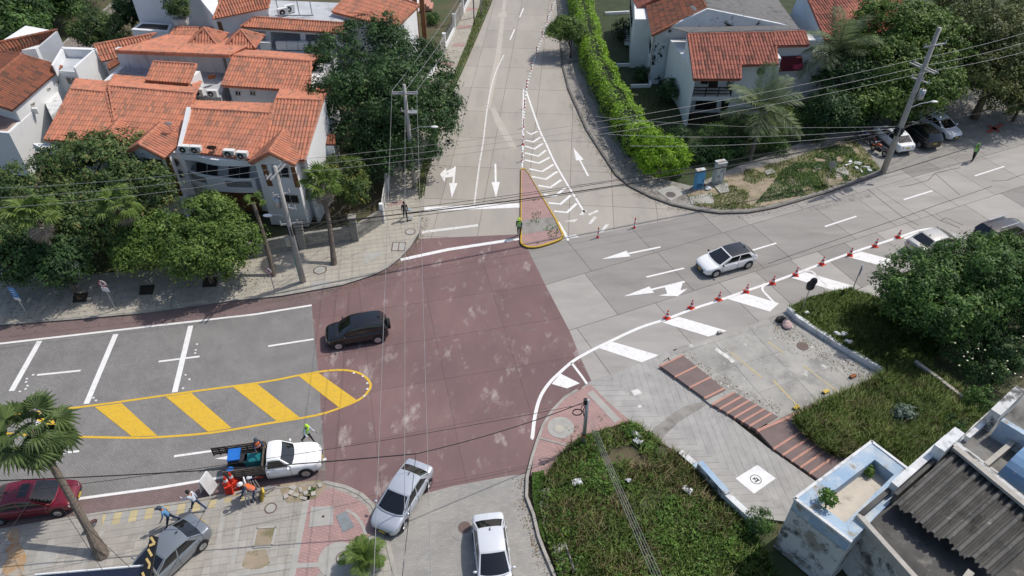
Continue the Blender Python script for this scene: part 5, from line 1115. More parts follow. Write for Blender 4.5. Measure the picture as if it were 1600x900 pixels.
for k, (x, y, z) in enumerate(((632, 30, 5.0), (640, 2, 5.0), (640, 40, 2.2), (646, 14, 2.2))):
    c = W(x, y, z); b = MB(); n = 10
    for i in range(n):
        a0, a1 = -1.9+2.6*i/n, -1.9+2.6*(i+1)/n; b.prism([(c.x+math.cos(a)*r-1.2, c.y+math.sin(a)*r) for a, r in ((a0, 1.9), (a1, 1.9), (a1, 1.72), (a0, 1.72))], z-.2, z+.85)
    b.prism([(c.x+math.cos(-1.9+2.6*i/n)*1.75-1.2, c.y+math.sin(-1.9+2.6*i/n)*1.75) for i in range(n+1)], z-.2, z); b.build('balcony', m_wall, hQ)
A6, B6 = XY(617, 45, 6.8), XY(650, 8, 6.8)
for x, y in ((628, 36), (645, 18), (655, 2)): p = W(x, y, 4.5); b = MB(); b.box((p.x+.3, p.y, 3.2), (.5, .5, 6.4)); b.build('column', m_brown, hQ)
for x, y, z in ((631, 42, 3.4), (644, 20, 3.4)): p = W(x, y, z); b = MB(); b.box((p.x-.6, p.y, 3.4), (.1, 2.0, 2)); b.build('window', m_glass, hQ)
for k, (x, y) in enumerate(((652, 66), (674, 12))):
    stt = thing('stairs', ['terracotta steps climbing from the garden path beside the white gate', 'upper terracotta steps near the dark bush and fence'][k], 'stairs', (*XY(x, y), 0)); 
    for i in range(4): b = MB(); b.box((-i*.35, 0, .15+i*.14), (.4, 2.2, .3+i*.28)); b.build('step', m_nose, stt)
    b = MB(); b.box((-2.2, 0, .5), (1.8, 2.4, 1.0)); b.build('landing', m_nose, stt)

# northeast houses
hR = thing('red_roof_house', 'white house with a stepped red tiled roof, dark wooden balcony and round window', 'house')
for q in (((1084, 124, 4.9), (1157, 124, 4.9), (1157, 52, 6.9), (1075, 54, 6.9)), ((1157, 102, 5.5), (1215, 101, 5.5), (1210, 52, 6.9), (1157, 52, 6.9)), ((1211, 72, 6.35), (1264, 71, 6.35), (1257, 49, 6.9), (1210, 51, 6.9))): roof(hR, 'roof', *q, m_tiler, tw=.30, tl=.62, dark=.16)
def corrug(parent, name, a, bq, c, d, pitch, amp, mat, th=.03):
    a, bq, c, d = [V3(p) for p in (a, bq, c, d)]; n = max(4, int((bq-a).length/pitch*2)); b = MB(); up = (bq-a).cross(d-a).normalized()
    if up.z < 0: up = -up
    R0 = [a.lerp(bq, i/n)+up*(amp if i % 2 else 0) for i in range(n+1)]; R1 = [d.lerp(c, i/n)+up*(amp if i % 2 else 0) for i in range(n+1)]
    for i in range(n):
        b.quad(R0[i], R0[i+1], R1[i+1], R1[i]); b.quad(R0[i]-up*th, R1[i]-up*th, R1[i+1]-up*th, R0[i+1]-up*th); b.quad(R0[i], R0[i]-up*th, R0[i+1]-up*th, R0[i+1])
    return b.build(name, mat, parent)
m_fib2 = M('grey_fibre_roof', (.22, .215, .205), (.17, .165, .16), scale=2, stain=[((.55, .55, .54), 3.0, .68, .72), ((.09, .09, .085), 1, .55, .7)])
corrug(hR, 'fibre_roof', (1252, 46, 6.75), (1075, 51, 6.75), (1045, 43, 6.3), (1243, 40, 6.3), .22, .05, m_fib2)
ha = [(16.75, 65.3), (21.2, 65.3)]; b = MB(); b.prism([(16.75, 65.3), (21.2, 65.3), (21.2, 65.0), (25.2, 65.0), (25.2, 67.4), (29.0, 67.4), (29.0, 71.5), (15.9, 71.3)], 0, 5.0); b.build('wall', m_wall, hR)
b = MB(); b.prism([(16.8, 65.33), (21.17, 65.33), (21.17, 68), (16.8, 68)], 5.0, 5.85); b.prism([(21.23, 65.03), (25.17, 65.03), (25.17, 68), (21.23, 68)], 5.0, 5.75); b.prism([(25.2, 67.43), (28.97, 67.43), (28.97, 69), (25.2, 69)], 5.0, 6.5); b.build('upper_wall', m_wall, hR)
b = MB(); l0, l1 = W(1073, 55, 6.8), W(1082, 124, 4.85); b.add([tuple(l0), tuple(l1), (l1.x, l1.y, 0), (l0.x, l0.y, 0), tuple(l0+Vector((.25, 0, 0))), tuple(l1+Vector((.25, 0, 0))), (l1.x+.25, l1.y, 0), (l0.x+.25, l0.y, 0)], ((0, 1, 2, 3), (7, 6, 5, 4), (4, 5, 1, 0), (0, 3, 7, 4), (1, 5, 6, 2))); b.build('side_wall', m_wall, hR)
b = MB(); b.prism([(17.0, 63.55), (20.8, 63.55), (20.8, 65.28), (17.0, 65.28)], 2.2, 2.6); b.build('balcony_slab', m_wall, hR)
def railing(parent, pts, z, h, n=3, post=1.0, mat=None, name='railing'):
    b = MB()
    for i in range(len(pts)-1):
        a, c = Vector((*pts[i], z)), Vector((*pts[i+1], z)); L_ = (c-a).length; k = max(1, int(L_/post))
        for j in range(k+1): p = a.lerp(c, j/k); b.box((p.x, p.y, z+h/2), (.08, .08, h))
        for j in range(n): d = (c-a); m_ = a.lerp(c, .5); b.box((m_.x, m_.y, z+h*(j+1)/n-.05), (L_, .05, .10), math.atan2(d.y, d.x))
    return b.build(name, mat or m_wood, parent)
railing(hR, [(17.08, 65.2), (17.08, 63.63), (20.72, 63.63), (20.72, 65.2)], 2.6, .95)
railing(hR, PL([(1074, 172), (1076, 193), (1135, 190)], .1), .1, .9)
window(hR, [(1095, 114), (1107, 114), (1106, 131), (1095, 131)], *ha, 2, 0, m_wood); panel(hR, 'door', [(1108, 110), (1123, 110), (1121, 137), (1107, 137)], *ha, m_wood); window(hR, [(1088, 149), (1121, 149), (1119, 171), (1086, 171)], *ha, 5, 0, m_wood, rows=3); panel(hR, 'door', [(1128, 148), (1140, 148), (1137, 173), (1126, 173)], *ha, m_dark)
hb2 = [(21.2, 65.0), (25.2, 65.0)]; c = on_wall(1189, 111, *hb2); b = MB(); b.tube([c+Vector((0, .05, 0)), c+Vector((0, -.06, 0))], .38, 20); b.build('round_window', m_glass, hR)
hb3 = [(25.2, 67.3), (29.0, 67.3)]; panel(hR, 'maroon_blind', [(1211, 88), (1251, 86), (1251, 106), (1211, 108)], *hb3, m_maroon, .1, .5); panel(hR, 'pink_awning', [(1237, 97), (1251, 95), (1252, 104), (1236, 104)], *hb3, M('awning_pink', (.45, .05, .10)), .61, .03)
hS = thing('brown_roof_house', 'older house with brown tiles and grey fibre sheets behind the red roofed house', 'house')
roof(hS, 'roof', (1009, 8, 5.6), (1018, 55, 5.6), (1104, 13, 7.4), (1085, -28, 7.4), m_tileb, tw=.30, dark=.25)
corrug(hS, 'fibre_roof', (1246, 42, 6.0), (1205, -15, 6.0), (1090, -28, 7.35), (1106, 12, 7.35), .25, .05, m_fib2)
ga_, gb_ = W(1046, 45, 5.9), W(1246, 43, 5.9); ap = on_wall(1106, 14, ga_, gb_); pts = [W(1025, 52, 5.5), gb_, ap]; b = MB(); f = Vector((0, .3, 0)); lo = [Vector((p.x, p.y, 0)) for p in (pts[0], pts[1])]
b.add([lo[0], lo[1], pts[1], ap, pts[0], lo[0]+f, lo[1]+f, pts[1]+f, ap+f, pts[0]+f], ((0, 1, 2, 3, 4), (9, 8, 7, 6, 5), (4, 3, 8, 9), (3, 2, 7, 8), (0, 4, 9, 5))); b.build('gable_wall', M('mouldy_plaster', (.62, .65, .67), (.54, .57, .59), scale=1, stain=[((.035, .035, .035), .55, .55, .60)]), hS)
block(hS, 'wall', [(1022, 48), (1045, 42), (1090, 0), (1014, 2)], 5.3, 0, m_wall); block(hS, 'balcony', [(1014, 84), (1040, 86), (1040, 58), (1012, 56)], 2.6, 2.2, m_wall); railing(hS, PL([(1014, 60), (1015, 83), (1038, 85)], 2.6), 2.6, .95, 4)
hU = thing('tall_house', 'tall white house with a large red roof at the top edge behind the coconut palm', 'house')
roof(hU, 'roof', (1290, 63, 5.6), (1420, 45, 5.6), (1400, -25, 8.2), (1255, -20, 8.2), m_tiler, tw=.30, tl=.62); b = MB(); l0, l1 = W(1255, -20, 8.1), W(1290, 63, 5.5); r1 = W(1420, 45, 5.5)
b.add([(l1.x, l1.y, 0), (l0.x-1.6, l0.y, 0), (l0.x-.1, l0.y, l0.z), (l1.x-.1, l1.y, l1.z), (r1.x, r1.y, 0), (r1.x, r1.y, 5.5)], ((0, 3, 2, 1), (0, 4, 5, 3))); b.build('wall', M('bluish_plaster', (.60, .67, .74), (.55, .62, .69), scale=.4), hU)
block(hU, 'front_wing', [(1262, 98), (1296, 98), (1290, 64), (1256, 64)], 4.6, 0, m_wall); A7, B7 = PL([(1262, 98), (1296, 98)], 4.6); window(hU, [(1267, 118), (1284, 117), (1286, 122), (1269, 124)], A7, B7, 2, 0, m_brown)
hV = thing('balcony_block', 'shaded white house with stacked dark railed balconies behind the bright hedge', 'house')
block(hV, 'wall', [(992, 30), (1022, 30), (1022, -30), (990, -30)], 5.4, 0, m_wall); roof(hV, 'roof', (984, -8, 5.4), (996, 13, 5.4), (1040, -10, 6.8), (1025, -30, 6.8), m_tiler)
for z, q in ((4.0, [(986, 42), (1012, 44), (1012, 14), (984, 12)]), (1.6, [(976, 66), (1006, 68), (1006, 48), (974, 46)])): block(hV, 'balcony', q, z-1.0, z-1.35, m_wall); railing(hV, PL([q[3], q[0], q[1]], z-1.0), z-1.0, .95, 4)
for k, pts in enumerate(([(963, 105), (1003, 104), (1006, 97)], [(985, 138), (1016, 137), (1012, 112)], [(945, 24), (983, 22)])):
    gw = thing('garden_wall', ['low white garden wall by the dark planting bed behind the hedge', 'low white border round the small sunken garden', 'thin white garden wall near the top of the hedge'][k], 'wall', (0, 0, 0)); P_ = PL(pts)
    for i in range(len(P_)-1):
        d = (Vector(P_[i+1])-Vector(P_[i])); m_ = (Vector(P_[i+1])+Vector(P_[i]))/2; b = MB(); b.box((m_.x, m_.y, .2), (d.length, .22, .4), math.atan2(d.y, d.x)); b.build('wall_segment', m_wall, gw)

def ac(label, px, py, z, az, group, s=1.0):
    t = thing('air_conditioner', label, 'air conditioner', tuple(W(px, py, z)), az, group); b = MB(); b.box((0, 0, .36*s), (.85*s, .36*s, .62*s)); b.build('casing', m_acw, t)
    b = MB(); b.tube([(-.10*s, -.18*s, .36*s), (-.10*s, -.20*s, .36*s)], .25*s, 16); g = b.build('fan_grille', m_glass, t); b = MB(); b.tube([(-.10*s, -.20*s, .36*s), (-.10*s, -.215*s, .36*s)], .07*s, 8); b.build('hub', m_acw, g)
    for x in (-.3, .3): b = MB(); b.box((x*s, 0, .025), (.08, .4*s, .05)); b.build('foot', m_trim, t)
for k, (px, py) in enumerate(((291, 239), (309, 240), (361, 246), (381, 249))): ac('white air conditioner on the curved ledge, '+('leftmost', 'second from left', 'third from left', 'rightmost')[k]+' of the four', px, py, 5.62, -.12, 'air conditioners on the balcony ledge')
for k, (px, py) in enumerate(((312, 150), (334, 152))): ac('white air conditioner on the roof terrace, '+('next to the black water tank', 'right one of the pair')[k], px, py, 6.02, -.05, 'air conditioners on the roof terrace')
for k, px in enumerate((417, 442, 459, 476, 496)): ac('white air conditioner in the row below the two dark doorways, '+('first from left', 'second from left', 'middle one', 'fourth from left', 'rightmost')[k], px, 78, 4.22, 3.1, 'air conditioners below the doorways', 1.25)
for k, (px, py) in enumerate(((443, 25), (453, 20))): ac('white air conditioner on the upper roof terrace beside the pergola, '+('left', 'right')[k]+' one', px, py, 6.62, .6, 'air conditioners by the pergola', 1.2)
pt_ = W(297, 152, 6.0); t = thing('water_tank', 'black plastic water tank on the white roof terrace', 'water tank', tuple(pt_)); b = MB(); b.tube([(0, 0, 0), (0, 0, .9), (0, 0, 1.05)], [.55, .55, .4], 18); b.build('tank', m_trim, t, smooth=False); b = MB(); b.tube([(0, 0, 1.05), (0, 0, 1.12)], [.25, .22], 14); b.build('lid', m_trim, t)
def dish(label, px, py, z, m, az, r=.36):
    t = thing('satellite_dish', label, 'satellite dish', tuple(W(px, py, z)), az); b = MB(); b.tube([(0, 0, 0), (0, 0, .7)], .03, 6); b.build('mast', m_galv, t); b = MB(); b.ball((0, 0, 0), (r, r, r*.3), 14, 4, half=True); o = b.build('reflector', m, t, smooth=True); o.location = (0, -.1, .75); o.rotation_euler = (2.2, 0, 0); b = MB(); b.tube([(0, -.1, .7), (0, -.5, .8)], .015, 5); b.build('arm', m_galv, t)
dish('brown satellite dish standing on the curved ledge between the air conditioners', 335, 243, 5.62, M('dish_brown', (.12, .07, .05)), .2); dish('rusty satellite dish leaning on the white terrace behind the small tiled shed', 334, 132, 6.02, m_rust, .5); dish('white satellite dish on the gable verge of the brown tiled house', 1083, 24, 7.0, m_signw, -.9); dish('small white dish antenna on the left orange roof near the party wall', 268, 206, 6.5, m_signw, .3, .28)
# southeast derelict house
hD = thing('derelict_house', 'abandoned mouldy house with a blue parapet and sagging corrugated roof sheets', 'house')
ZP = 4.3; OUTP = [Vector(p) for p in PL([(1242, 779), (1362, 690), (1432, 743), (1330, 846)], ZP)]; cen = sum(OUTP, Vector((0, 0)))/4
def inset(P_, w_):
    n = len(P_); o = []
    for i in range(n):
        a, b_, c = P_[i-1], P_[i], P_[(i+1) % n]; d1 = (b_-a).normalized(); d2 = (c-b_).normalized(); n1, n2 = Vector((-d1.y, d1.x)), Vector((-d2.y, d2.x))
        if (cen-b_).dot(n1) < 0: n1 = -n1
        if (cen-b_).dot(n2) < 0: n2 = -n2
        o.append(b_+(n1+n2)*w_/(1+n1.dot(n2)))
    return o
INP = inset(OUTP, .72); b = MB(); b.prism([tuple(p) for p in OUTP], 0, 3.45); b.build('wall', m_walld, hD); sheet('terrace_floor', [tuple(p) for p in inset(OUTP, .6)], 3.47, m_floor, hD)
b = MB()
for i in range(3):
    j = (i+1) % 4
    if i == 2: pass
    a, c, d, e = OUTP[i], OUTP[j], INP[j], INP[i]; b.add([(*a, ZP), (*c, ZP), (*d, ZP-.12), (*e, ZP-.12), (*a, 3.4), (*c, 3.4), (*d, 3.4), (*e, 3.4)], ((0, 1, 2, 3), (3, 2, 6, 7), (1, 0, 4, 5), (0, 3, 7, 4), (1, 5, 6, 2)))
a, c, d, e = OUTP[3], OUTP[0], INP[0], INP[3]; b.add([(*a, ZP), (*c, ZP), (*d, ZP-.12), (*e, ZP-.12), (*a, 3.4), (*c, 3.4), (*d, 3.4), (*e, 3.4)], ((0, 1, 2, 3), (3, 2, 6, 7), (1, 0, 4, 5), (0, 3, 7, 4), (1, 5, 6, 2)))
b.build('blue_parapet', m_blue, hD)
for i, j in ((0, 1), (1, 2), (3, 0)):
    a, c = OUTP[i], OUTP[j]; d = (c-a); m_ = (a+c)/2; b = MB(); b.box((m_.x, m_.y, ZP-.02), (d.length+.06, .14, .12), math.atan2(d.y, d.x)); b.build('coping', m_wallst, hD)
block(hD, 'main_wall', [(1347, 806), (1402, 757), (1482, 684), (1700, 860), (1600, 1010), (1436, 912)], 4.1, 0, m_walld); sheet('mouldy_floor', PL([(1347, 806), (1402, 757), (1482, 684), (1700, 860), (1600, 1010), (1436, 912)], 4.1), 4.115, m_mould, hD)
def dwall(name, p, q, w_, z0, z1, mat):
    p, q = Vector(XY(*p, z1)), Vector(XY(*q, z1)); d = (q-p); m_ = (p+q)/2; b = MB(); b.box((m_.x, m_.y, (z0+z1)/2), (d.length, w_, z1-z0), math.atan2(d.y, d.x)); return b.build(name, mat, hD)
dwall('parapet', (1342, 803), (1440, 912), .24, 3.9, 4.5, m_stone); dwall('parapet', (1346, 802), (1400, 756), .22, 3.9, 4.55, m_mould); dwall('parapet', (1398, 757), (1482, 683), .36, 3.8, 5.0, m_wallst); dwall('parapet', (1484, 686), (1640, 812), .34, 3.8, 5.5, m_walld); dwall('parapet', (1492, 697), (1640, 818), .30, 5.45, 5.62, m_stone); dwall('parapet', (1518, 892), (1490, 930), .28, 3.9, 4.6, m_stone)
dwall('parapet', (1468, 700), (1500, 672), .5, 3.9, 5.7, m_wallst); dwall('parapet', (1400, 772), (1480, 702), .16, 4.0, 4.95, m_mould)
# big corrugated sheets, each its own part
c0, c1, c2, c3 = W(1392, 790, 4.75), W(1545, 905, 4.75), W(1650, 812, 5.15), W(1487, 706, 5.15); ns_ = 8
for k in range(ns_):
    b = MB(); t0, t1 = k/ns_, (k+1.04)/ns_; n = 12; prof = [0, 0, .05, .20, .22, .22, .20, .05, 0, .08, .16, .08, 0]
    drop = random.uniform(-.05, .05); ext = random.uniform(-.25, .2)
    R = []
    for i in range(n+1):
        u = t0+(t1-t0)*i/n; a = c0.lerp(c1, u); c = c3.lerp(c2, u); d = (a-c).normalized(); zz = Vector((0, 0, prof[i]+drop*.4+.012*k)); R.append((a+d*ext+zz, c+zz))
    for i in range(n): b.quad(R[i][0], R[i+1][0], R[i+1][1], R[i][1]); dn = Vector((0, 0, -.035)); b.quad(R[i][1]+dn, R[i+1][1]+dn, R[i+1][0]+dn, R[i][0]+dn); b.quad(R[i][0]+dn, R[i+1][0]+dn, R[i+1][0], R[i][0])
    b.build('roof_sheet', m_fibro, hD)
block(hD, 'rear_block', [(1494, 692), (1522, 663), (1590, 603), (1720, 700), (1640, 800)], 3.7, 0, m_walld); sheet('rear_floor', PL([(1500, 692), (1524, 664), (1588, 606), (1715, 700), (1640, 796)], 3.7), 3.715, M('grey_slab_floor', (.24, .235, .22), (.15, .145, .135), scale=.8, stain=[((.07, .07, .065), .5, .52, .66)]), hD)
dwall('parapet', (1512, 682), (1570, 632), .22, 3.5, 4.1, m_wallst); dwall('parapet', (1556, 644), (1596, 606), .5, 3.2, 5.1, m_walld); dwall('parapet', (1541, 725), (1590, 684), .24, 3.6, 4.3, m_stone); dwall('blue_wall', (1566, 655), (1640, 700), .3, 3.6, 5.0, m_blue)
b = MB(); a, c = W(1558, 742, 4.0), W(1640, 800, 4.0); d = (c-a).normalized(); n_ = Vector((-d.y, d.x, 0)); 
for i in range(10):
    t0, t1 = math.pi*i/10, math.pi*(i+1)/10; q = [n_*(1.3-1.3*math.cos(t))+Vector((0, 0, 1.0*math.sin(t))) for t in (t0, t1)]; b.quad(a+q[0], c+q[0], c+q[1], a+q[1]); 
b.add([a+n_*(1.3-1.3*math.cos(math.pi*i/10))+Vector((0, 0, math.sin(math.pi*i/10))) for i in range(11)], (tuple(range(11)),)); b.build('blue_vault', M('blue_vault', (.13, .24, .40), (.17, .28, .42), scale=1.2, stain=[((.3, .33, .35), 2, .58, .7)]), hD, smooth=False)
for x, y in ((1358, 834), (1408, 886)): p = W(x, y, 3.2); b = MB(); b.tube([p+Vector((.2, .15, .0)), p+Vector((-.25, -.2, -.04))], .10, 10); b.build('drain_spout', m_wallst, hD)
b = MB(); p = W(1362, 830, 2.0)
bush('parapet_plant', 'small leafy plant sprouting from the left blue parapet of the derelict house', 'plant', 1296, 777, 4.75, .48, 500, .15, lf_weed, None, True, .6, zb=4.2)
bush('parapet_plant', 'spindly weed growing in the inner top corner of the blue parapet', 'plant', 1358, 735, 3.75, .3, 160, .15, lf_weed, None, True, .5, zb=3.45)
# canopy building at the lower left
hK = thing('shop_canopy', 'dark navy canopy roof cut by the bottom edge below the leaning palm', 'canopy')
b = MB(); b.prism(PL([(55, 898), (232, 883), (250, 960), (30, 985)], 3.0), 2.75, 3.0); b.build('roof_slab', p_navy, hK); b = MB(); a, c = W(55, 898, 3.0), W(232, 883, 3.0); b.tube([a, c], .05, 6); b.build('edge_trim', m_wall, hK); b = MB()
for x, y in ((70, 905), (225, 893), (50, 975), (240, 950)): p = W(x, y, 2.8); b.tube([(p.x, p.y, 0), (p.x, p.y, 2.8)], .07, 8)
b.build('post', m_galv, hK)

# ------------------------------------------------------------------ boundary walls and gates of the northwest corner
bw = thing('block_wall', 'grey block masonry garden wall with pillars round the northwest corner sidewalk', 'wall')
WP = [Vector(XY(*p, .12)) for p in ((330, 412), (390, 402), (472, 386), (557, 374), (599, 347))]; pieces = []
blk = MB(); blk.box((0, 0, 0), (.46, .24, .20)); blkm = blk.mesh('block', m_block); core = MB()
for i in range(len(WP)-1):
    a, c = WP[i], WP[i+1]; d = c-a; L_ = d.length; an = math.atan2(d.y, d.x); m_ = (a+c)/2
    core.box((m_.x, m_.y, .62), (L_, .20, 1.26), an)
    for r in range(6):
        k = int(L_/.47)
        for j in range(k):
            t = ((j+.5+(r % 2)*.3)*.47)/L_
            if t < 1: p = a.lerp(c, t); pieces.append((p.x, p.y, .23+r*.21, an))
core.build('mortar_core', m_joint, bw); pieces.sort(key=lambda e: -e[0])
for x, y, z, an in pieces[:290]: o = link('block', blkm, bw); o.location = (x+random.uniform(-.008, .008), y+random.uniform(-.01, .01), z); o.rotation_euler = (0, 0, an)
rest = MB()
for x, y, z, an in pieces[290:]: rest.box((x, y, z), (.46, .24, .20), an)
if rest.f: rest.build('block_field', m_block, bw, kind='stuff')
for p in ((474, 386), (556, 374)): q = XY(*p, .12); b = MB(); b.box((*q, 1.15), (.5, .5, 2.1), .1); b.box((*q, 2.25), (.6, .6, .12), .1); b.build('pillar', m_block, bw)
gp = thing('gate_wall', 'white framed garden gate between the block wall and the north street fence', 'gate'); GP = [Vector(XY(*p, .12)) for p in ((599, 347), (606, 297), (614, 262))]
for i in range(2):
    a, c = GP[i], GP[i+1]; d = c-a; an = math.atan2(d.y, d.x)
    for t, nm in ((0, 'post'), (1, 'post')) if i == 0 else ((1, 'post'),): p = a.lerp(c, t); b = MB(); b.box((p.x, p.y, .95), (.28, .28, 1.9), an); b.build(nm, m_wall, gp)
    for z in (.3, 1.0, 1.65): m_ = (a+c)/2; b = MB(); b.box((m_.x, m_.y, z), (d.length, .07, .09), an); b.build('rail', m_frame, gp)
    for k in range(int(d.length/.22)): p = a.lerp(c, (k+.5)*.22/d.length); b = MB(); b.box((p.x, p.y, .98), (.04, .04, 1.4)); b.build('bar', m_frame, gp)
nf = thing('boundary_fence', 'pale fence wall with white posts along the north street sidewalk', 'fence'); NF = [Vector(XY(*p, .12)) for p in ((640, 175), (664, 135), (680, 107), (695, 78), (710, 47), (723, 22), (736, -4), (750, -40))]
for i in range(len(NF)-1):
    a, c = NF[i], NF[i+1]; d = c-a; an = math.atan2(d.y, d.x); m_ = (a+c)/2
    b = MB(); b.box((a.x, a.y, 1.0), (.3, .3, 2.0), an); b.box((a.x, a.y, 2.04), (.38, .38, .08), an); b.build('post', m_wall, nf)
    if i % 2: b = MB(); b.box((m_.x, m_.y, .3), (d.length-.3, .18, .5), an); b.build('low_wall', m_wall, nf); b = MB(); [b.box((*a.lerp(c, (k+.5)/14), 1.1), (.04, .04, 1.2)) for k in range(14)]; b.build('railing', m_frame, nf, kind='stuff')
    else: b = MB(); b.box((m_.x, m_.y, .9), (d.length-.3, .18, 1.7), an); b.build('wall_panel', m_path, nf)
wl_ = thing('garden_wall', 'white garden wall with a dark barred opening at the far left under the trees', 'wall'); a, c = XY(-40, 441, .12), XY(132, 430, .12); b = MB(); b.prism([a, c, (c[0], c[1]+.25), (a[0], a[1]+.25)], 0, 1.7); b.build('wall', m_wall, wl_); window(wl_, [(50, 409), (97, 405), (99, 420), (55, 424)], a, c, 1, 10, m_wood)
ntn = thing('green_netting', 'green shade netting strung above the white garden wall at the far left', 'netting'); b = MB()
for k in range(5): p, q = W(-30, 402+k*5, 2.6-k*.1), W(97, 400+k*3, 2.6-k*.1); b.tube([p, p.lerp(q, .5)-Vector((0, 0, .05)), q], .025, 4)
b.build('net_strands', m_net, ntn, kind='stuff')

# ------------------------------------------------------------------ vehicles
def crv(tab, x):
    for i in range(len(tab)-1):
        if x <= tab[i+1][0]:
            t = (x-tab[i][0])/max(1e-6, tab[i+1][0]-tab[i][0]); t = max(0, min(1, t)); t = t*t*(3-2*t) if abs(tab[i+1][1]-tab[i][1]) > .12 else t
            return tab[i][1]+(tab[i+1][1]-tab[i][1])*t
    return tab[-1][1]
KIND = dict(
    sedan=dict(top=[(-.5, .72), (-.492, .90), (-.47, 1.0), (-.36, 1.02), (-.1, .96), (.2, .95), (.34, .88), (.44, .78), (.48, .68), (.5, .56)], g=(-.395, -.225, .06, .28), zr=1.45, zb=.97),
    hatch=dict(top=[(-.5, .74), (-.492, .90), (-.47, .95), (-.3, .96), (.2, .93), (.34, .86), (.44, .75), (.485, .63), (.5, .50)], g=(-.47, -.34, .02, .25), zr=1.40, zb=.94),
    suv_=dict(top=[(-.5, .80), (-.494, 1.0), (-.48, 1.06), (-.3, 1.07), (.22, 1.05), (.36, 1.0), (.45, .92), (.485, .80), (.5, .62)], g=(-.488, -.43, .12, .25), zr=1.64, zb=1.07),
    suv=dict(top=[(-.5, .80), (-.494, .98), (-.48, 1.02), (-.3, 1.03), (.2, 1.0), (.34, .95), (.44, .86), (.485, .74), (.5, .58)], g=(-.485, -.405, .055, .235), zr=1.57, zb=1.03),
    pickup=dict(top=[(-.5, .95), (-.05, 1.02), (.2, 1.05), (.36, 1.02), (.45, .95), (.485, .84), (.5, .62)], g=(-.075, -.04, .09, .20), zr=1.66, zb=1.06))
def car(name, label, cat, pos, rz, kind, paint_, L=4.4, Wd=1.76, roofmat=None, group=None, whl=.31, glassroof=False):
    K = KIND[kind]; t = thing(name, label, cat, (pos[0], pos[1], pos[2] if len(pos) > 2 else 0), rz, group); hw = Wd/2
    top = K['top']; x0 = -.075*L if kind == 'pickup' else -L/2; x1 = L/2
    wid = [(-.5, .78), (-.485, .88), (-.45, .95), (-.3, .99), (0, 1), (.28, .99), (.40, .95), (.46, .86), (.485, .76), (.5, .62)]
    low = [(-.5, .42), (-.47, .28), (-.40, .22), (.38, .20), (.46, .24), (.5, .36)]
    def sec(x, s):                         # s 0..1 round half a section, from sill to centre line
        f = x/L; w_ = crv(wid, f)*hw; zt = crv(top, f); zl = crv(low, f)
        tab = [(0, .80, 0), (.08, .95, .06), (.22, 1.0, .35), (.42, 1.0, .62), (.55, .985, .84), (.66, .93, .955), (.78, .80, 1.0), (1, 0, 1.03)]
        for i in range(len(tab)-1):
            if s <= tab[i+1][0]+1e-9:
                q = (s-tab[i][0])/(tab[i+1][0]-tab[i][0]); a = tab[i][1]+(tab[i+1][1]-tab[i][1])*q; c = tab[i][2]+(tab[i+1][2]-tab[i][2])*q; break
        return a*w_, zl+(zt-zl)*c
    ss_ = [0, .08, .22, .42, .55, .66, .72, .78, .88, 1]; nx = 36; body = MB()
    xs = [x0+(x1-x0)*(.5-.5*math.cos(math.pi*i/nx)) for i in range(nx+1)]
    for sgn in (1, -1):
        k = len(body.v)
        for x in xs:
            for s in ss_: y, z = sec(x, s); body.v.append((x, sgn*y, z))
        m = len(ss_)
        for i in range(nx):
            for j in range(m-1):
                a = k+i*m+j; q = (a, a+m, a+m+1, a+1); body.f.append(q if sgn > 0 else q[::-1]); body.mi.append(0); body.t.append(0)
    for x, rev in ((xs[0], False), (xs[-1], True)):
        pts = [(x, sec(x, s)[0], sec(x, s)[1]) for s in ss_]+[(x, -sec(x, s)[0], sec(x, s)[1]) for s in ss_[::-1]]; body.add(pts, (tuple(range(len(pts)))[::-1 if rev else 1],))
    br, rr, rf, bf = [g*L for g in K['g']]; zb, zr = K['zb'], K['zr']; wb, wt = hw*.93, hw*.74; M_ = {}
    def lat(u): return 1-abs(u)**2.6
    def mbg(n): return M_.setdefault(n, MB())
    def front(u, v): x = bf+(rf-bf)*v+(.30-.22*v)*lat(u)*.55; return Vector((x, u*(wb+(wt-wb)*v), zb-.02+(zr-.03-zb)*v+.035*lat(u)*v))
    def rear(u, v): x = br+(rr-br)*v-(.22-.16*v)*lat(u)*.5; return Vector((x, u*(wb+(wt-wb)*v), zb-.02+(zr-.04-zb)*v+.035*lat(u)*v))
    def roof_(p, u): x = rf+(rr-rf)*p; a, c = front(u, 1), rear(u, 1); q = a.lerp(c, p); q.z += .055*math.sin(math.pi*p)*(1 if kind != 'hatch' else .8); return q
    def side(p, v, s):
        lo = Vector((bf+(br-bf)*p, s*wb, zb-.02)); hi = roof_(p, s); q = lo.lerp(hi, v); q.y += s*.035*math.sin(math.pi*v); return q
    for fn, nm, mk in ((front, 'windscreen', 1), (rear, 'rear_window', -1)):
        B_ = .90
        for nmm, (u0, u1, v0, v1) in (('b', (-1, -B_, 0, 1)), ('b', (B_, 1, 0, 1)), (nm, (-B_, B_, .06, .93)), ('b', (-B_, B_, .93, 1)), ('b', (-B_, B_, 0, .06))):
            (body if nmm == 'b' else mbg(nm)).grid(fn, 10 if nmm == nm else 2 if abs(u1-u0) < .5 else 10, 4 if nmm != 'b' or v1-v0 > .5 else 1, 0, mk < 0, u0, u1, v0, v1)
    rm = MB() if (roofmat or glassroof) else body
    rm.grid(roof_, 8, 10, 0, False, 0, 1, -1, 1)
    wins = [(.07, .46, .10, .88), (.49, .88, .10, .88)] if kind != 'pickup' else [(.06, .92, .10, .88)]
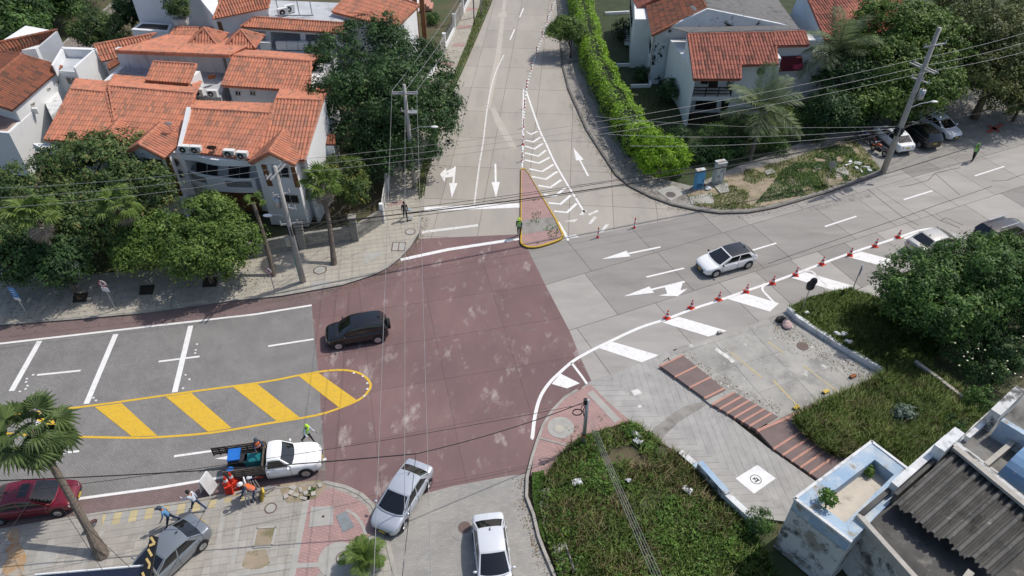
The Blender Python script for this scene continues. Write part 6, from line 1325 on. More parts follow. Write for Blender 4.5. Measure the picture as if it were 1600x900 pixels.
    for s in (1, -1):
        f = lambda p, v: side(p, v, s)
        ps = [0]+[q for w_ in wins for q in w_[:2]]+[1]
        for i in range(len(ps)-1):
            if i % 2 == 0: body.grid(f, 2, 4, 0, s > 0, ps[i], ps[i+1], 0, 1)
            else:
                body.grid(f, 3, 1, 0, s > 0, ps[i], ps[i+1], 0, .10); body.grid(f, 3, 1, 0, s > 0, ps[i], ps[i+1], .88, 1)
                g = MB(); g.grid(f, 4, 4, 0, s > 0, ps[i], ps[i+1], .10, .88); g.build('side_window', m_carglass, t, smooth=True)
    body.build('body', paint_, t, smooth=True)
    for nm, g in M_.items(): g.build(nm, m_carglass, t, smooth=True)
    if rm is not body: rm.build('roof', roofmat or paint_, t, smooth=True)
    if glassroof: sun = MB(); sun.grid(lambda p, u: roof_(p, u)+Vector((0, 0, .008)), 4, 6, 0, False, .12, .42, -.62, .62); sun.build('sunroof', m_carglass, t, smooth=True)
    wbase = (-.315*L, .31*L) if kind != 'pickup' else (-.30*L, .33*L)
    for wx in wbase:
        for s in (1, -1):
            wl = MB(); wl.tube([(0, -.11, 0), (0, .11, 0)], whl, 18); wo = wl.build('wheel', m_tyre, t); wo.location = (wx, s*(hw-.085), whl)
            r_ = MB(); r_.tube([(0, s*.085, 0), (0, s*.118, 0)], [whl*.60, whl*.66], 16)
            for k in range(5): an = 2*math.pi*k/5; r_.box((math.cos(an)*whl*.36, s*.121, math.sin(an)*whl*.36), (whl*.62, .012, whl*.16), 0, 0, 0, -an)
            ro = r_.build('rim', m_rim, wo)
            ar = MB(); n = 14
            pts = [(wx+math.cos(math.pi*k/n)*whl*1.2, s*(hw+.004), whl+math.sin(math.pi*k/n)*whl*1.2) for k in range(n+1)]; inn = [(p[0], s*(hw-.03), p[2]) for p in pts]
            ar.add(pts+[(wx-whl*1.2, s*(hw+.004), .22), (wx+whl*1.2, s*(hw+.004), .22)], (tuple(range(n+3))[::1 if s < 0 else -1],)); ar.build('wheel_arch', m_trim, t)
    for s in (1, -1):
        m_ = MB(); m_.ball((bf-.16, s*(hw+.09), zb+.06), (.07, .11, .07), 8, 6); m_.build('mirror', m_trim if roofmat else paint_, t, smooth=True)
        y0, y1 = .50*hw, .90*hw
        def lamp(nm, xa, z0, z1, mat, sg):
            b = MB()
            def f(u, v):
                q = y0+(y1-y0)*u; zz = z0+(z1-z0)*v; x = sg*(xa-.10*u*u*2-.03*v); return Vector((x, s*q, zz))
            b.grid(f, 4, 2, 0, (s*sg) < 0); b.build(nm, mat, t, smooth=True)
        zf = crv(top, .46); lamp('headlight', L*.5-.03, zf-.19, zf-.03, m_lampw, 1)
        if kind != 'pickup': zt = crv(top, -.48); lamp('tail_light', L*.5+.01, zt-.24, zt-.06, m_lampr, -1)
        h = MB()
        for w_ in wins: q = side(w_[1]-.04, 0, s); h.box((q.x, s*(hw+.01), zb-.12), (.17, .03, .035))
        for i, w_ in enumerate(wins): pass
        h.build('door_handle', paint_, t) if len(wins) == 1 else None
        if len(wins) == 2:
            for w_ in wins: q = side(w_[1]-.04, 0, s); h = MB(); h.box((q.x, s*(hw+.01), zb-.12), (.17, .03, .035)); h.build('door_handle', paint_, t)
        sd_ = MB()
        for p in ([wins[0][0], wins[0][1]+.015, wins[-1][1]] if len(wins) == 2 else wins[0][:2]): q = side(p, 0, s); sd_.box((q.x, s*(hw+.001), .62), (.012, .012, .62))
        sd_.build('door_seam', m_trim, t, kind='stuff')
    g = MB(); g.box((L*.5-.01, 0, .46), (.05, Wd*.52, .16)); g.build('grille', m_trim, t)
    p_ = MB(); p_.box((L*.5+.025, 0, .42), (.02, .36, .13)); p_.build('number_plate', m_plate, t)
    if kind != 'pickup': p_ = MB(); p_.box((-L*.5-.012, 0, .74), (.02, .36, .13)); p_.build('number_plate', m_plate, t); p_ = MB(); p_.box((-L*.5+.02, 0, .40), (.06, Wd*.7, .10)); p_.build('rear_bumper_trim', m_trim, t); a = MB(); a.box((rr+.10, 0, zr+.05), (.14, .04, .05)); a.build('antenna', m_trim, t)
    sh = MB(); sh.box((0 if kind != 'pickup' else L*.2, 0, .24), (L*.86 if kind != 'pickup' else L*.5, Wd*.86, .14)); sh.build('underbody', m_trim, t)
    return t
def by_wheels(front, rear, side_sign, Wd, L, f=.3125):
    a, c = Vector(XY(*front)), Vector(XY(*rear)); d = (a-c).normalized(); n = Vector((-d.y, d.x)); m_ = (a+c)/2-n*side_sign*(Wd/2-.05)
    return (m_.x, m_.y), math.atan2(d.y, d.x)
ps, rz = by_wheels((530, 546), (591, 536), 1, 1.77, 4.0); suv = car('parked_suv', 'black suv with a spare wheel on its tailgate crossing the red intersection', 'car', ps, rz, 'suv', p_black, 4.05, 1.77, whl=.34); suv.name = 'black_suv'
b = MB(); b.tube([(-2.03, .1, .92), (-2.23, .1, .92)], .36, 18); b.build('spare_wheel', m_tyre, suv)
ps, rz = by_wheels((1116, 433), (1168, 419), 1, 1.8, 4.4); car('hatchback', 'white hatchback with a glossy black roof driving on the east road', 'car', ps, rz, 'hatch', p_white, 4.42, 1.8, roofmat=p_black, whl=.33)
ps, rz = by_wheels((633, 824), (669, 764), 1, 1.72, 4.2); car('sedan', 'silver sedan turning from the red intersection into the south street', 'car', ps, rz, 'sedan', p_silver, 4.25, 1.72)
ps = XY(771, 866); q0, q1 = W(765, 818, 1.2), W(773, 884, 1.2); rz = math.atan2(q1.y-q0.y, q1.x-q0.x); cc = W(769.5, 850, 1.3); car('sedan', 'white silver sedan driving down the south street at the bottom edge', 'car', (cc.x-.02, cc.y-.15), rz, 'sedan', paint('pearl_white_car_paint', (.68, .70, .73), .15), 4.3, 1.70)
ps, rz = by_wheels((87, 807), (12, 818), -1, 1.8, 4.6); car('sedan', 'dark red sedan parked on the cycle lane under the leaning palm', 'car', ps, rz, 'sedan', p_red, 4.55, 1.80, glassroof=True)
a, c = Vector(XY(262, 914)), Vector(XY(313, 866)); d = (a-c).normalized(); n = Vector((-d.y, d.x)); m_ = (a+c)/2+d*.15-n*.82; car('sedan', 'grey sedan parked on the tiled sidewalk near the yellow lettered sign', 'car', (m_.x, m_.y, .12), math.atan2(d.y, d.x), 'sedan', p_grey, 4.35, 1.72)
a, c = Vector(XY(1364, 214)), Vector(XY(1396, 241)); d = (a-c).normalized(); n = Vector((-d.y, d.x)); m_ = (a+c)/2-n*.78; car('sedan', 'white sedan parked nose in behind the big leaning utility pole', 'car', (m_.x, m_.y, .11), math.atan2(d.y, d.x), 'sedan', p_white, 4.3, 1.72)
v_ = car('suv', 'black suv parked in the shade between two white cars at the upper right', 'car', (m_.x+2.75, m_.y+.75, .11), math.atan2(d.y, d.x), 'suv', p_black, 4.3, 1.78)
q0, q1 = W(1452, 196, .7), W(1480, 212, .7); rz = math.atan2(q1.y-q0.y, q1.x-q0.x); cc = W(1467, 192, .9); car('sedan', 'white sedan parked nose out beside the grass triangle at the upper right', 'car', (cc.x, cc.y, .11), rz, 'sedan', paint('white_pearl_paint', (.72, .74, .76)), 4.5, 1.78)
q0, q1 = W(1440, 372, .9), W(1490, 357, .9); rz = math.atan2(q1.y-q0.y, q1.x-q0.x); cc = W(1464, 371, 1.0); car('sedan', 'pale silver sedan partly hidden under the large tree at the right edge', 'car', (cc.x, cc.y), rz, 'sedan', paint('champagne_paint', (.52, .50, .46), .3), 4.5, 1.78)
cc = W(1572, 352, 1.2); v_ = car('suv', 'dark suv with silver roof rails at the right edge behind the large tree', 'car', (cc.x, cc.y), rz, 'suv', paint('dark_brown_paint', (.03, .025, .024), .3), 4.6, 1.85)
for s in (1, -1): b = MB(); b.tube([(-1.4, s*.55, 1.70), (.4, s*.55, 1.70)], .035, 6); b.build('roof_rail', m_galv, v_)
# pickup with slatted bed
a, c = Vector(XY(480, 744)), Vector(XY(395, 756)); d = (a-c).normalized(); n = Vector((-d.y, d.x)); fx = a+n*.80; PL_, PW = 5.0, 1.74; ctrp = fx-d*(PL_*.33); prz = math.atan2(d.y, d.x)
pk_ = car('pickup_truck', 'white pickup truck with a slatted wooden bed stopped beside the work crew', 'pickup truck', (ctrp.x, ctrp.y), prz, 'pickup', p_white, PL_, PW, whl=.35)
X0, X1 = -PL_/2, -.085*PL_
b = MB(); b.box(((X0+X1)/2, 0, .78), (X1-X0, PW, .10)); b.build('bed_floor', m_mould, pk_)
for s in (1, -1):
    for k in range(4): b = MB(); b.box(((X0+X1)/2, s*(PW/2-.02), .90+k*.17), (X1-X0, .04, .11)); b.build('bed_slat', m_slat, pk_)
    for k in range(5): b = MB(); b.box((X0+(X1-X0)*(k+.02)/4.08+.02, s*(PW/2-.055), 1.12), (.06, .05, .66)); b.build('bed_post', m_slat, pk_)
for k in range(4): b = MB(); b.box((X1-.03, 0, .92+k*.19), (.04, PW-.1, .10)); b.build('headboard_slat', m_slat, pk_)
b = MB(); b.box((-.02, 0, .0), (.03, .03, .03)); 
tg = MB()
for k in range(4): tg.box((X0-.42, PW/2-.02-.0, .92+k*.16), (.8, .04, .10))
for k in range(3): tg.box((X0-.78+k*.36, PW/2-.06, 1.15), (.06, .04, .66))
tg.build('open_tailgate', m_wood, pk_)
b = MB(); b.box(((X0+X1)/2, 0, .55), (X1-X0-.1, PW*.6, .3)); b.build('chassis', m_trim, pk_)
b = MB(); b.box(((X0+X1)/2+.1, -PW/2-.0, .58), (X1-X0-.5, .03, .10)); b.build('reflective_strip', m_signr, pk_)
def on_truck(x, y, z): return tuple(Vector((ctrp.x, ctrp.y, z))+Vector((math.cos(prz)*x-math.sin(prz)*y, math.sin(prz)*x+math.cos(prz)*y, 0)))
def crate(name, label, cat, loc, sz, mat, lidmat, rz):
    t = thing(name, label, cat, loc, rz); b = MB(); b.box((0, 0, sz[2]*.42), (sz[0], sz[1], sz[2]*.84)); b.build('body', mat, t); b = MB(); b.box((0, 0, sz[2]*.92), (sz[0]*1.05, sz[1]*1.05, sz[2]*.16)); b.build('lid', lidmat, t)
    for s in (1, -1): b = MB(); b.box((s*sz[0]*.54, 0, sz[2]*.6), (.03, sz[1]*.4, .05)); b.build('handle', m_trim, t)
    return t
crate('blue_box', 'blue lidded box standing in the pickup bed near the tailgate', 'box', on_truck(-2.05, .30, .83), (.62, .75, .55), m_trim, m_bluec, prz); crate('tool_case', 'teal tool case in the middle of the pickup bed', 'tool case', on_truck(-1.05, .02, .83), (.85, .55, .42), m_teal, m_teal, prz)
t = thing('generator', 'dark generator between the blue box and the teal case in the truck bed', 'generator', on_truck(-1.55, .12, .83), prz); b = MB(); b.box((0, 0, .22), (.38, .6, .40)); b.build('engine', m_trim, t)
for s in (1, -1): b = MB(); b.tube([(-.25, s*.3, 0), (-.25, s*.3, .5), (.25, s*.3, .5), (.25, s*.3, 0)], .02, 6); b.build('frame', m_trim, t)
t = thing('bucket', 'small blue bucket in the near corner of the pickup bed', 'bucket', on_truck(-2.2, -.5, .83), 0); b = MB(); b.tube([(0, 0, 0), (0, 0, .3)], [.13, .17], 12); b.build('body', m_bluec, t); b = MB(); b.tube([(0, 0, .3), (0, 0, .32)], [.18, .18], 12); b.build('lid', m_bluec, t)
t = thing('dashboard_papers', 'blue and white papers lying behind the pickup windscreen', 'papers', on_truck(.42, .1, 1.29), prz); b = MB(); b.box((0, 0, 0), (.26, .38, .02)); b.build('sheet', m_signw, t); b = MB(); b.box((0, .05, .02), (.18, .28, .012)); b.build('blue_folder', m_bluec, t)
# motorcycles
def moto(label, px, py, az, mat):
    t = thing('motorcycle', label, 'motorcycle', (*XY(px, py, .11), .11), az, 'motorcycles parked behind the pole')
    for x in (-.62, .62): b = MB(); b.tube([(x, -.06, .30), (x, .06, .30)], .30, 16); w_ = b.build('wheel', m_tyre, t); b = MB(); b.tube([(x, -.065, .30), (x, .065, .30)], .17, 12); b.build('rim', m_rim, w_)
    b = MB(); b.tube([(-.6, 0, .34), (-.2, 0, .45), (.15, 0, .42), (.45, 0, .85), (.62, 0, .32)], .05, 6); b.build('frame', m_trim, t); b = MB(); b.box((.02, 0, .42), (.42, .3, .32)); b.build('engine', m_trim, t)
    b = MB(); b.ball((.16, 0, .80), (.27, .15, .14), 10, 6); b.build('tank', mat, t, smooth=True); b = MB(); b.ball((-.34, 0, .80), (.40, .14, .07), 10, 6); b.build('seat', m_black, t, smooth=True); b = MB(); b.tube([(.36, -.36, 1.06), (.44, -.1, 1.0), (.44, .1, 1.0), (.36, .36, 1.06)], .022, 6); b.build('handlebar', m_galv, t)
    b = MB(); b.ball((.58, 0, .88), (.1, .11, .11), 8, 6); b.build('headlight', m_lampw, t); b = MB(); b.ball((-.78, 0, .70), (.06, .09, .05), 8, 5); b.build('tail_light', m_lampr, t); b = MB(); b.box((.62, 0, .62), (.34, .13, .03), 0, 0, 0, .2); b.build('mudguard', mat, t)
    for s in (1, -1): b = MB(); b.tube([(.36, s*.26, 1.05), (.34, s*.32, 1.22)], .01, 4); b.box((.33, s*.34, 1.24), (.02, .12, .08)); b.build('mirror', m_trim, t)
moto('dark blue motorcycle parked left of the white sedan at the upper right', 1352, 222, math.radians(125), paint('moto_blue', (.02, .05, .22))); moto('motorcycle with orange parts parked just behind the big utility pole', 1372, 240, math.radians(120), paint('moto_orange', (.45, .08, .02)))

# ------------------------------------------------------------------ cones, posts, small street objects
def cone(label, px, py, group):
    t = thing('traffic_cone', label, 'traffic cone', (*XY(px, py), .0), random.random()*3, group); b = MB(); b.box((0, 0, .025), (.40, .40, .05)); b.build('base', m_cone, t)
    b = MB(); prof = [(.05, .155), (.22, .125), (.36, .10), (.50, .077), (.62, .056), (.74, .036)]
    for i in range(5): b.tube([(0, 0, prof[i][0]), (0, 0, prof[i+1][0])], [prof[i][1], prof[i+1][1]], 14, mi=1 if i in (1, 3) else 0, cap=i == 4)
    b.build('body', [m_cone, m_conew], t, smooth=False); return t
cl_ = [((1042, 497), 'nearest cone of the row, above the second white stripe from the pole'), ((1080, 481), 'second cone of the row counted from the red intersection'), ((1123, 468), 'third cone of the row, by the grooved dark slab'), ((1166, 456), 'fourth cone of the row, at the stripe with the small white curve'), ((1207, 443), 'fifth cone of the row, between the two curved white lines'),
       ((1243, 430), 'sixth cone of the row, at the stripe with the large white curve'), ((1284, 413), 'seventh cone of the row, above the black hooded sign'), ((1328, 399), 'eighth cone of the row, beside the stripe under the tree edge'), ((1367, 385), 'ninth cone of the row, second from the half hidden sedan'), ((1403, 371), 'last cone of the row, next to the half hidden sedan')]
for (px, py), l in cl_: cone('red and white '+l, px, py, 'traffic cones along the east road edge line')
for k, (px, py) in enumerate(((361, 770), (369, 764))):
    t = thing('cone_stack', ['red stack of nested cones nearest the white folding sign', 'taller red stack of nested cones beside the pickup bed'][k], 'cone stack', (*XY(px, py), 0), .3*k, 'stacked cones beside the pickup')
    for j in range(7): b = MB(); z = j*.13; b.box((0, 0, z+.02), (.42, .42, .035), j*.1); b.tube([(0, 0, z+.04), (0, 0, z+.40), (0, 0, z+.72)], [.16, .10, .04], 12); b.build('cone', m_cone, t)
    b = MB(); b.tube([(0, 0, .78+.33), (0, 0, .78+.48)], [.118, .085], 12); b.build('white_band', m_conew, t)
t = thing('folding_sign', 'white blank folding sign board standing at the edge of the cycle lane', 'sign', (*XY(327, 765), 0), math.radians(75))
for s in (1, -1): b = MB(); b.box((0, s*.16, .62), (.72, .04, 1.22), 0, 0, 0, 0, s*.22); b.build('board', m_signw, t)
def post(label, px, py, h=.9, group='red and white posts dividing the north road lanes', z=0.0):
    t = thing('delineator_post', label, 'post', (*XY(px, py), z), 0, group); b = MB(); b.tube([(0, 0, 0), (0, 0, .05)], .12, 10); b.build('base', m_signr, t); b = MB()
    for i in range(5): b.tube([(0, 0, .05+i*(h-.05)/5), (0, 0, .05+(i+1)*(h-.05)/5)], .05, 10, mi=i % 2, cap=(i == 4))
    b.build('tube', [m_signr, m_conew], t)
pp = [(862, 17), (855, 36), (847, 60), (838, 85), (830, 110), (823, 138), (819.5, 170), (818, 200), (817, 226), (816, 252)]
nm = ['farthest post of the lane divider near the top edge', 'post of the lane divider beside the small round tree', 'post of the divider just beyond the small tree shadow', 'post of the divider at the upper edge of the tree shadow', 'post of the divider standing at the tree shadow', 'post of the divider at the tip of the white hatching', 'post of the divider by the first faint chevrons', 'post of the divider beside the second chevron', 'post of the divider two chevrons above the island', 'post of the divider nearest the island tip']
for (px, py), l in zip(pp, nm): post('red and white '+l, px, py)
post('short red post left of two on the worn island edge line', 934, 371, .95, 'red posts on the east road seam'); post('short red post right of two on the worn island edge line', 991, 356, .95, 'red posts on the east road seam')
ln = smoothline(PL([(868, 0), (862, 17), (855, 36), (847, 60), (838, 85), (830, 110), (823, 138), (819.5, 170), (818, 200), (816.5, 258)]), 12); sep = bpy.data.objects.new('lane_divider', None); COL.objects.link(sep); sep['kind'] = 'structure'
for i in range(0, len(ln)-1, 2):
    a, c = ln[i], ln[i+1]; m_ = (a+c)/2; d = c-a; b = MB(); b.box((m_.x, m_.y, .03), (min(d.length, .7), .16, .06), math.atan2(d.y, d.x)); b.build('divider_block', m_signw, sep)
def cabinet(label, px, py, sx, sy, h, mat, az, graf):
    t = thing('utility_cabinet', label, 'utility cabinet', (*XY(px, py, .11), .11), az); b = MB(); b.box((0, 0, h/2), (sx, sy, h)); b.build('body', mat, t); b = MB(); b.box((0, 0, h+.04), (sx+.08, sy+.08, .08)); b.build('lid', M(mat.name+'_lid', (.55, .62, .66), (.40, .30, .22), scale=4), t)
    b = MB(); b.box((0, -sy/2-.012, h*.5), (sx*.9, .02, h*.86)); dr = b.build('door', mat, t); b = MB(); b.box((sx*.36, -sy/2-.035, h*.5), (.04, .03, .18)); b.build('handle', m_trim, dr); b = MB()
    for ch, (pts) in enumerate(graf): b.tube([(x*sx, -sy/2-.03, z*h) for x, z in pts], .022, 4)
    b.build('graffiti', M('graffiti_ink', (.02, .03, .09)), t); b = MB(); b.box((0, 0, -.02), (sx+.2, sy+.2, .14)); b.build('plinth', m_rim2, t)
cabinet('blue utility cabinet with dark graffiti on the bare verge', 1090, 294, .72, .45, 1.75, m_cabb, math.radians(14), [[(-.35, .15), (-.35, .33), (-.2, .33), (-.2, .15), (-.35, .24)], [(-.1, .33), (-.1, .15), (.05, .15), (.05, .33), (-.1, .33)], [(.15, .33), (.15, .15), (.2, .24), (.3, .33), (.3, .15)], [(-.35, .1), (.3, .1)]])
cabinet('taller white utility cabinet covered with graffiti and a rusty lid', 1120, 286, .82, .55, 2.05, m_cabw, math.radians(16), [[(-.3, .12), (-.2, .22), (-.1, .12), (0, .22), (.1, .12), (.2, .2)], [(-.1, .6), (.1, .75), (.2, .6), (.3, .78)], [(-.3, .85), (0, .9), (.3, .85)], [(-.35, .4), (-.2, .5), (-.1, .35)]])
def sheetbag(label, px, py, r, z=.3, cat='litter'):
    p = XY(px, py, z); b = MB(); n = 7; r *= .72; b.grid(lambda u, v: (r*(u-.5)*2+random.uniform(-.06, .06), r*(v-.5)*1.3+random.uniform(-.06, .06), random.uniform(0, .14)), n, n); o = b.build('litter_sheet', m_bag); o.location = (*p, z); o.rotation_euler = (0, 0, random.random()*3); tag(o, label, cat)
def bag(label, px, py, r, mat=None, z=.12, name='rubbish_bag', cat='bag', grp=None):
    p = XY(px, py, z); b = MB()
    for i in range(4): b.ball((random.uniform(-.5, .5)*r, random.uniform(-.5, .5)*r, r*.3), (r*random.uniform(.5, .9), r*random.uniform(.4, .7), r*random.uniform(.35, .6)), 8, 5)
    o = b.build(name, mat or m_bag); o.location = (*p, z); tag(o, label, cat, grp)
bag('white bag of rubbish leaning by the blue utility cabinet', 1107, 296, .30); bag('reddish rubbish heap between the two utility cabinets', 1100, 290, .22, M('rubbish_brown', (.22, .10, .08)), name='rubbish_heap', cat='rubbish')
sheetbag('crumpled white sheet of litter on the vacant lot near the old slab path', 901, 754, .38); sheetbag('white litter near the blue topped wall in the vacant lot', 1074, 766, .34); sheetbag('white litter on the weeds near the top corner of the vacant lot', 993, 680, .42); sheetbag('second white litter piece just below the first at the lot corner', 997, 691, .36); sheetbag('small pale litter in the middle of the vacant lot', 982, 751, .2)
bag('left of two white litter scraps on the shaded raised grass bed', 1307, 522, .22, z=.45, name='litter_scrap', cat='litter'); bag('right of two white litter scraps on the shaded raised grass bed', 1318, 522, .22, z=.45, name='litter_scrap', cat='litter'); bag('white litter scrap below the pair on the shaded grass bed', 1325, 534, .25, z=.45, name='litter_scrap', cat='litter'); bag('pale litter near the curb of the raised bed by the hooded sign', 1260, 489, .18, z=.45, name='litter_scrap', cat='litter')
bag('heap of pinkish rubbish bags at the corner of the parking lot', 1228, 508, .42, M('pink_rubbish', (.55, .40, .38), (.42, .28, .26), scale=5), z=.12, name='rubbish_heap', cat='rubbish'); bag('dark rubbish heap against the bed wall by the parking lot corner', 1219, 500, .36, m_dark, z=.12, name='rubbish_heap', cat='rubbish')
for l, px, py, c in (('yellow plastic wheel stop on the parking lot near the orange beam', 1244, 638, m_ybox), ('yellow wheel stop farther right on the parking lot', 1290, 613, m_ybox), ('brown wheel stop by the bed wall on the parking lot', 1332, 589, m_rust)):
    t = thing('wheel_stop', l, 'wheel stop', (*XY(px, py, .12), .12), .5); b = MB(); b.prism([(-.2, -.11), (.2, -.11), (.2, .11), (-.2, .11)], 0, .14); b.build('block', c, t); b = MB(); b.box((-.215, 0, .06), (.05, .2, .11)); b.build('end_cap', m_trim, t)
b = MB(); b.box((0, 0, .09), (.3, .2, .18), .4, 0, 0, .2); o = b.build('stone', m_stone); o.location = (*XY(1124, 521), 0); tag(o, 'pale loose stone at the road edge by the striped area', 'stone')
for k, (px, py) in enumerate(((455, 770), (463, 774), (470, 766), (478, 771), (458, 762), (484, 764), (474, 779), (490, 772), (500, 759), (447, 776))):
    b = MB(); b.box((0, 0, .03), (random.uniform(.2, .42), random.uniform(.14, .26), .08), random.random()*3, 0, 0, .15); o = b.build('paving_rubble', m_stone); o.location = (*XY(px, py, .12), .12); tag(o, 'loose broken paving slab in the weedy patch by the pickup', 'rubble', 'loose slabs in the weedy patch')
for k, (px, py) in enumerate(((1325, 258), (1334, 256), (1338, 263), (1345, 268), (1352, 262), (1329, 252), (1358, 266), (1340, 255))):
    b = MB(); b.box((0, 0, .06), (random.uniform(.5, 1.1), random.uniform(.12, .35), .10), random.random()*3, 0, 0, .1); o = b.build('debris_board', m_wallst); o.location = (*XY(px, py, .12), .12); tag(o, 'pale broken board in the debris heap at the foot of the big pole', 'debris', 'broken boards at the pole foot')
p = XY(142, 822, .12); t = thing('old_tyre', 'discarded white walled tyre leaning at the foot of the leaning palm', 'tyre', (*p, .12), 1.0); b = MB(); n = 18
b.tube([(math.cos(2*math.pi*i/n)*.27, .0, .30+math.sin(2*math.pi*i/n)*.27) for i in range(n+1)], .10, 8); o = b.build('tread', M('brown_tyre', (.10, .055, .05), rough=.8), t); o.rotation_euler = (.5, 0, 0); b = MB(); b.tube([(math.cos(2*math.pi*i/n)*.19, -.09, .30+math.sin(2*math.pi*i/n)*.19) for i in range(n+1)], .025, 6); o = b.build('whitewall', m_signw, t); o.rotation_euler = (.5, 0, 0)
bl_ = thing('lot_wall', 'low wall with faded blue top between the ramp and the vacant lot', 'wall', (0, 0, 0)); WPT = [(1062, 710), (1083, 728), (1090, 735), (1133, 783), (1170, 818), (1182, 832)]
for i in range(len(WPT)-1):
    a, c = Vector(XY(*WPT[i])), Vector(XY(*WPT[i+1])); d = c-a; m_ = (a+c)/2; h = .25 if i < 2 else (.75 if i == 2 else .62); b = MB(); b.box((m_.x, m_.y, h/2), (d.length+.02, .30, h), math.atan2(d.y, d.x)); o = b.build('wall_segment', m_walld, bl_); b = MB(); b.box((m_.x, m_.y, h+.02), (d.length+.02, .34, .04), math.atan2(d.y, d.x)); b.build('painted_top', m_blue if i in (1, 2) else m_wallst, o)
pw = thing('plot_wall', 'narrow concrete wall along the far side of the overgrown plot', 'wall'); a, c = Vector(XY(1428, 568, .6)), Vector(XY(1556, 665, .6))
for k in range(6): p, q = a.lerp(c, k/6), a.lerp(c, (k+1)/6); m_ = (p+q)/2; d = q-p; b = MB(); b.box((m_.x, m_.y, .45), (d.length-.02, .22, .9+random.uniform(-.05, .05)), math.atan2(d.y, d.x)); b.build('wall_segment', m_stone, pw)
for k, (px, py, w_) in enumerate(((1555, 598, 1.6), (1600, 585, 2))): pass

# sign posts
def signpost(name, label, foot, top, h, plates, z=.12, r=.035, mat=None):
    p = XY(*foot, z); t = thing(name, label, 'sign', (*p, z)); b = MB(); b.tube([(0, 0, 0), (0, 0, h)], r, 8); b.build('pole', mat or m_galv, t)
    for kind, hz, sx, sy, m_, az in plates:
        b = MB()
        if kind == 'rect': b.box((0, -.05, hz), (sx, .025, sy))
        else: b.tube([(0, -.04, hz), (0, -.065, hz)], sx/2, 20)
        o = b.build('plate', m_, t); o.rotation_euler = (0, 0, az)
        if kind == 'ban':
            b = MB(); n = 20
            for i in range(n): a0, a1 = 2*math.pi*i/n, 2*math.pi*(i+1)/n; b.quad(*[(math.cos(a)*rr, -.07, hz+math.sin(a)*rr) for a, rr in ((a0, sx*.40), (a1, sx*.40), (a1, sx*.5), (a0, sx*.5))])
            b.box((0, -.072, hz), (sx*.86, .008, sx*.09), 0, 0, 0, .78); b.build('red_ring', m_signr, o); b = MB(); b.box((-.05*sx, -.069, hz), (sx*.09, .006, sx*.52)); b.box((.08*sx, -.069, hz+sx*.2), (sx*.26, .006, sx*.08)); b.box((.19*sx, -.069, hz+sx*.12), (sx*.08, .006, sx*.2)); b.box((.08*sx, -.069, hz+sx*.03), (sx*.26, .006, sx*.08)); b.build('letter', m_dark, o)
        if m_ is m_signblue:
            b = MB()
            for q in range(3): b.box((0, -.066, hz+sy*(.28-.26*q)), (sx*(.7-.12*q), .006, sy*.08))
            b.build('white_lettering', m_signw, o)
    return t
signpost('blue_sign', 'blue rectangular sign with white lines on a thin pole at the far left', (46, 497), None, 2.75, [('rect', 2.35, .55, .80, m_signblue, -.3), ('rect', 1.80, .5, .25, m_signw, -.3)]); signpost('no_parking_sign', 'no parking sign with a white plate below it under the left trees', (181, 484), None, 2.6, [('ban', 2.4, .58, 0, m_signw, -.2), ('rect', 1.9, .50, .35, m_signw, -.2)]); signpost('no_parking_sign', 'no parking sign beside the left concrete pole', (430, 457), None, 2.25, [('ban', 2.0, .50, 0, m_signw, -.35)])
signpost('road_sign', 'round sign seen from behind on the grassy verge at the upper right', (1291, 287), None, 2.1, [('round', 1.85, .62, 0, m_signback, 2.4)]); signpost('hooded_sign', 'sign covered with a black bag on the raised grass bed', (1253, 485), None, 2.4, [], .42); signpost('blue_sign', 'sign with bluish back plate by the grass bed, seen edge on beside the large tree', (1330, 457), None, 2.5, [('rect', 2.1, .6, .7, M('sign_back_blue', (.25, .36, .46), rough=.4), 1.1)], .1)
p = XY(1253, 485, .42); b = MB()
for i in range(5): b.ball((random.uniform(-.1, .1), random.uniform(-.06, .06), random.uniform(-.3, .3)), (.26, .16, .32), 10, 6)
o = b.build('black_bag', m_black, smooth=True); o.location = (*p, 2.75); tag(o, 'black plastic bag wrapped over the sign head on the grass bed', 'bag')
# lettered totem at the lower left
t = thing('shop_sign', 'tall black totem sign with slanted yellow letters beside the grey sedan', 'sign', (0, 0, 0)); tl, tr, br, bl2 = W(236, 836, 4.2), W(246, 838, 4.2), W(243, 905, 2.2), W(221, 905, 2.2)
tl, tr = W(235, 836, 4.0), W(246, 839, 4.0); dn = Vector((-.12, -2.1, -1.0)); bl2, br = tl+dn*1.05, tr+dn*1.05+Vector((.12, 0, 0)); nrm = (tr-tl).cross(dn).normalized(); nrm = nrm if nrm.z > 0 else -nrm
b = MB(); b.add([bl2, br, tr, tl]+[p-nrm*.12 for p in (bl2, br, tr, tl)], ((0, 1, 2, 3), (7, 6, 5, 4), (0, 4, 5, 1), (1, 5, 6, 2), (2, 6, 7, 3), (3, 7, 4, 0))); b.build('panel', M('sign_black', (.02, .02, .022), rough=.4), t)
def sg(u, v, o=.012): return bl2.lerp(br, u).lerp(tl.lerp(tr, u), v)+nrm*o
def stroke(pts, w_=.05):
    b = MB()
    for i in range(len(pts)-1): a, c = sg(*pts[i], .02), sg(*pts[i+1], .02); d = (c-a).normalized(); n = nrm.cross(d)*w_; b.quad(a-n, c-n, c+n, a+n); 
    return b
for s_ in ([(.15, .97), (.85, .88), (.2, .82)], [(.15, .76), (.8, .66)], [(.2, .60), (.75, .52), (.7, .44)], [(.12, .36), (.62, .24)], [(.1, .20), (.6, .08)], [(.1, .08), (.4, .01)]): stroke(s_, .055).build('letter', m_letter, t)
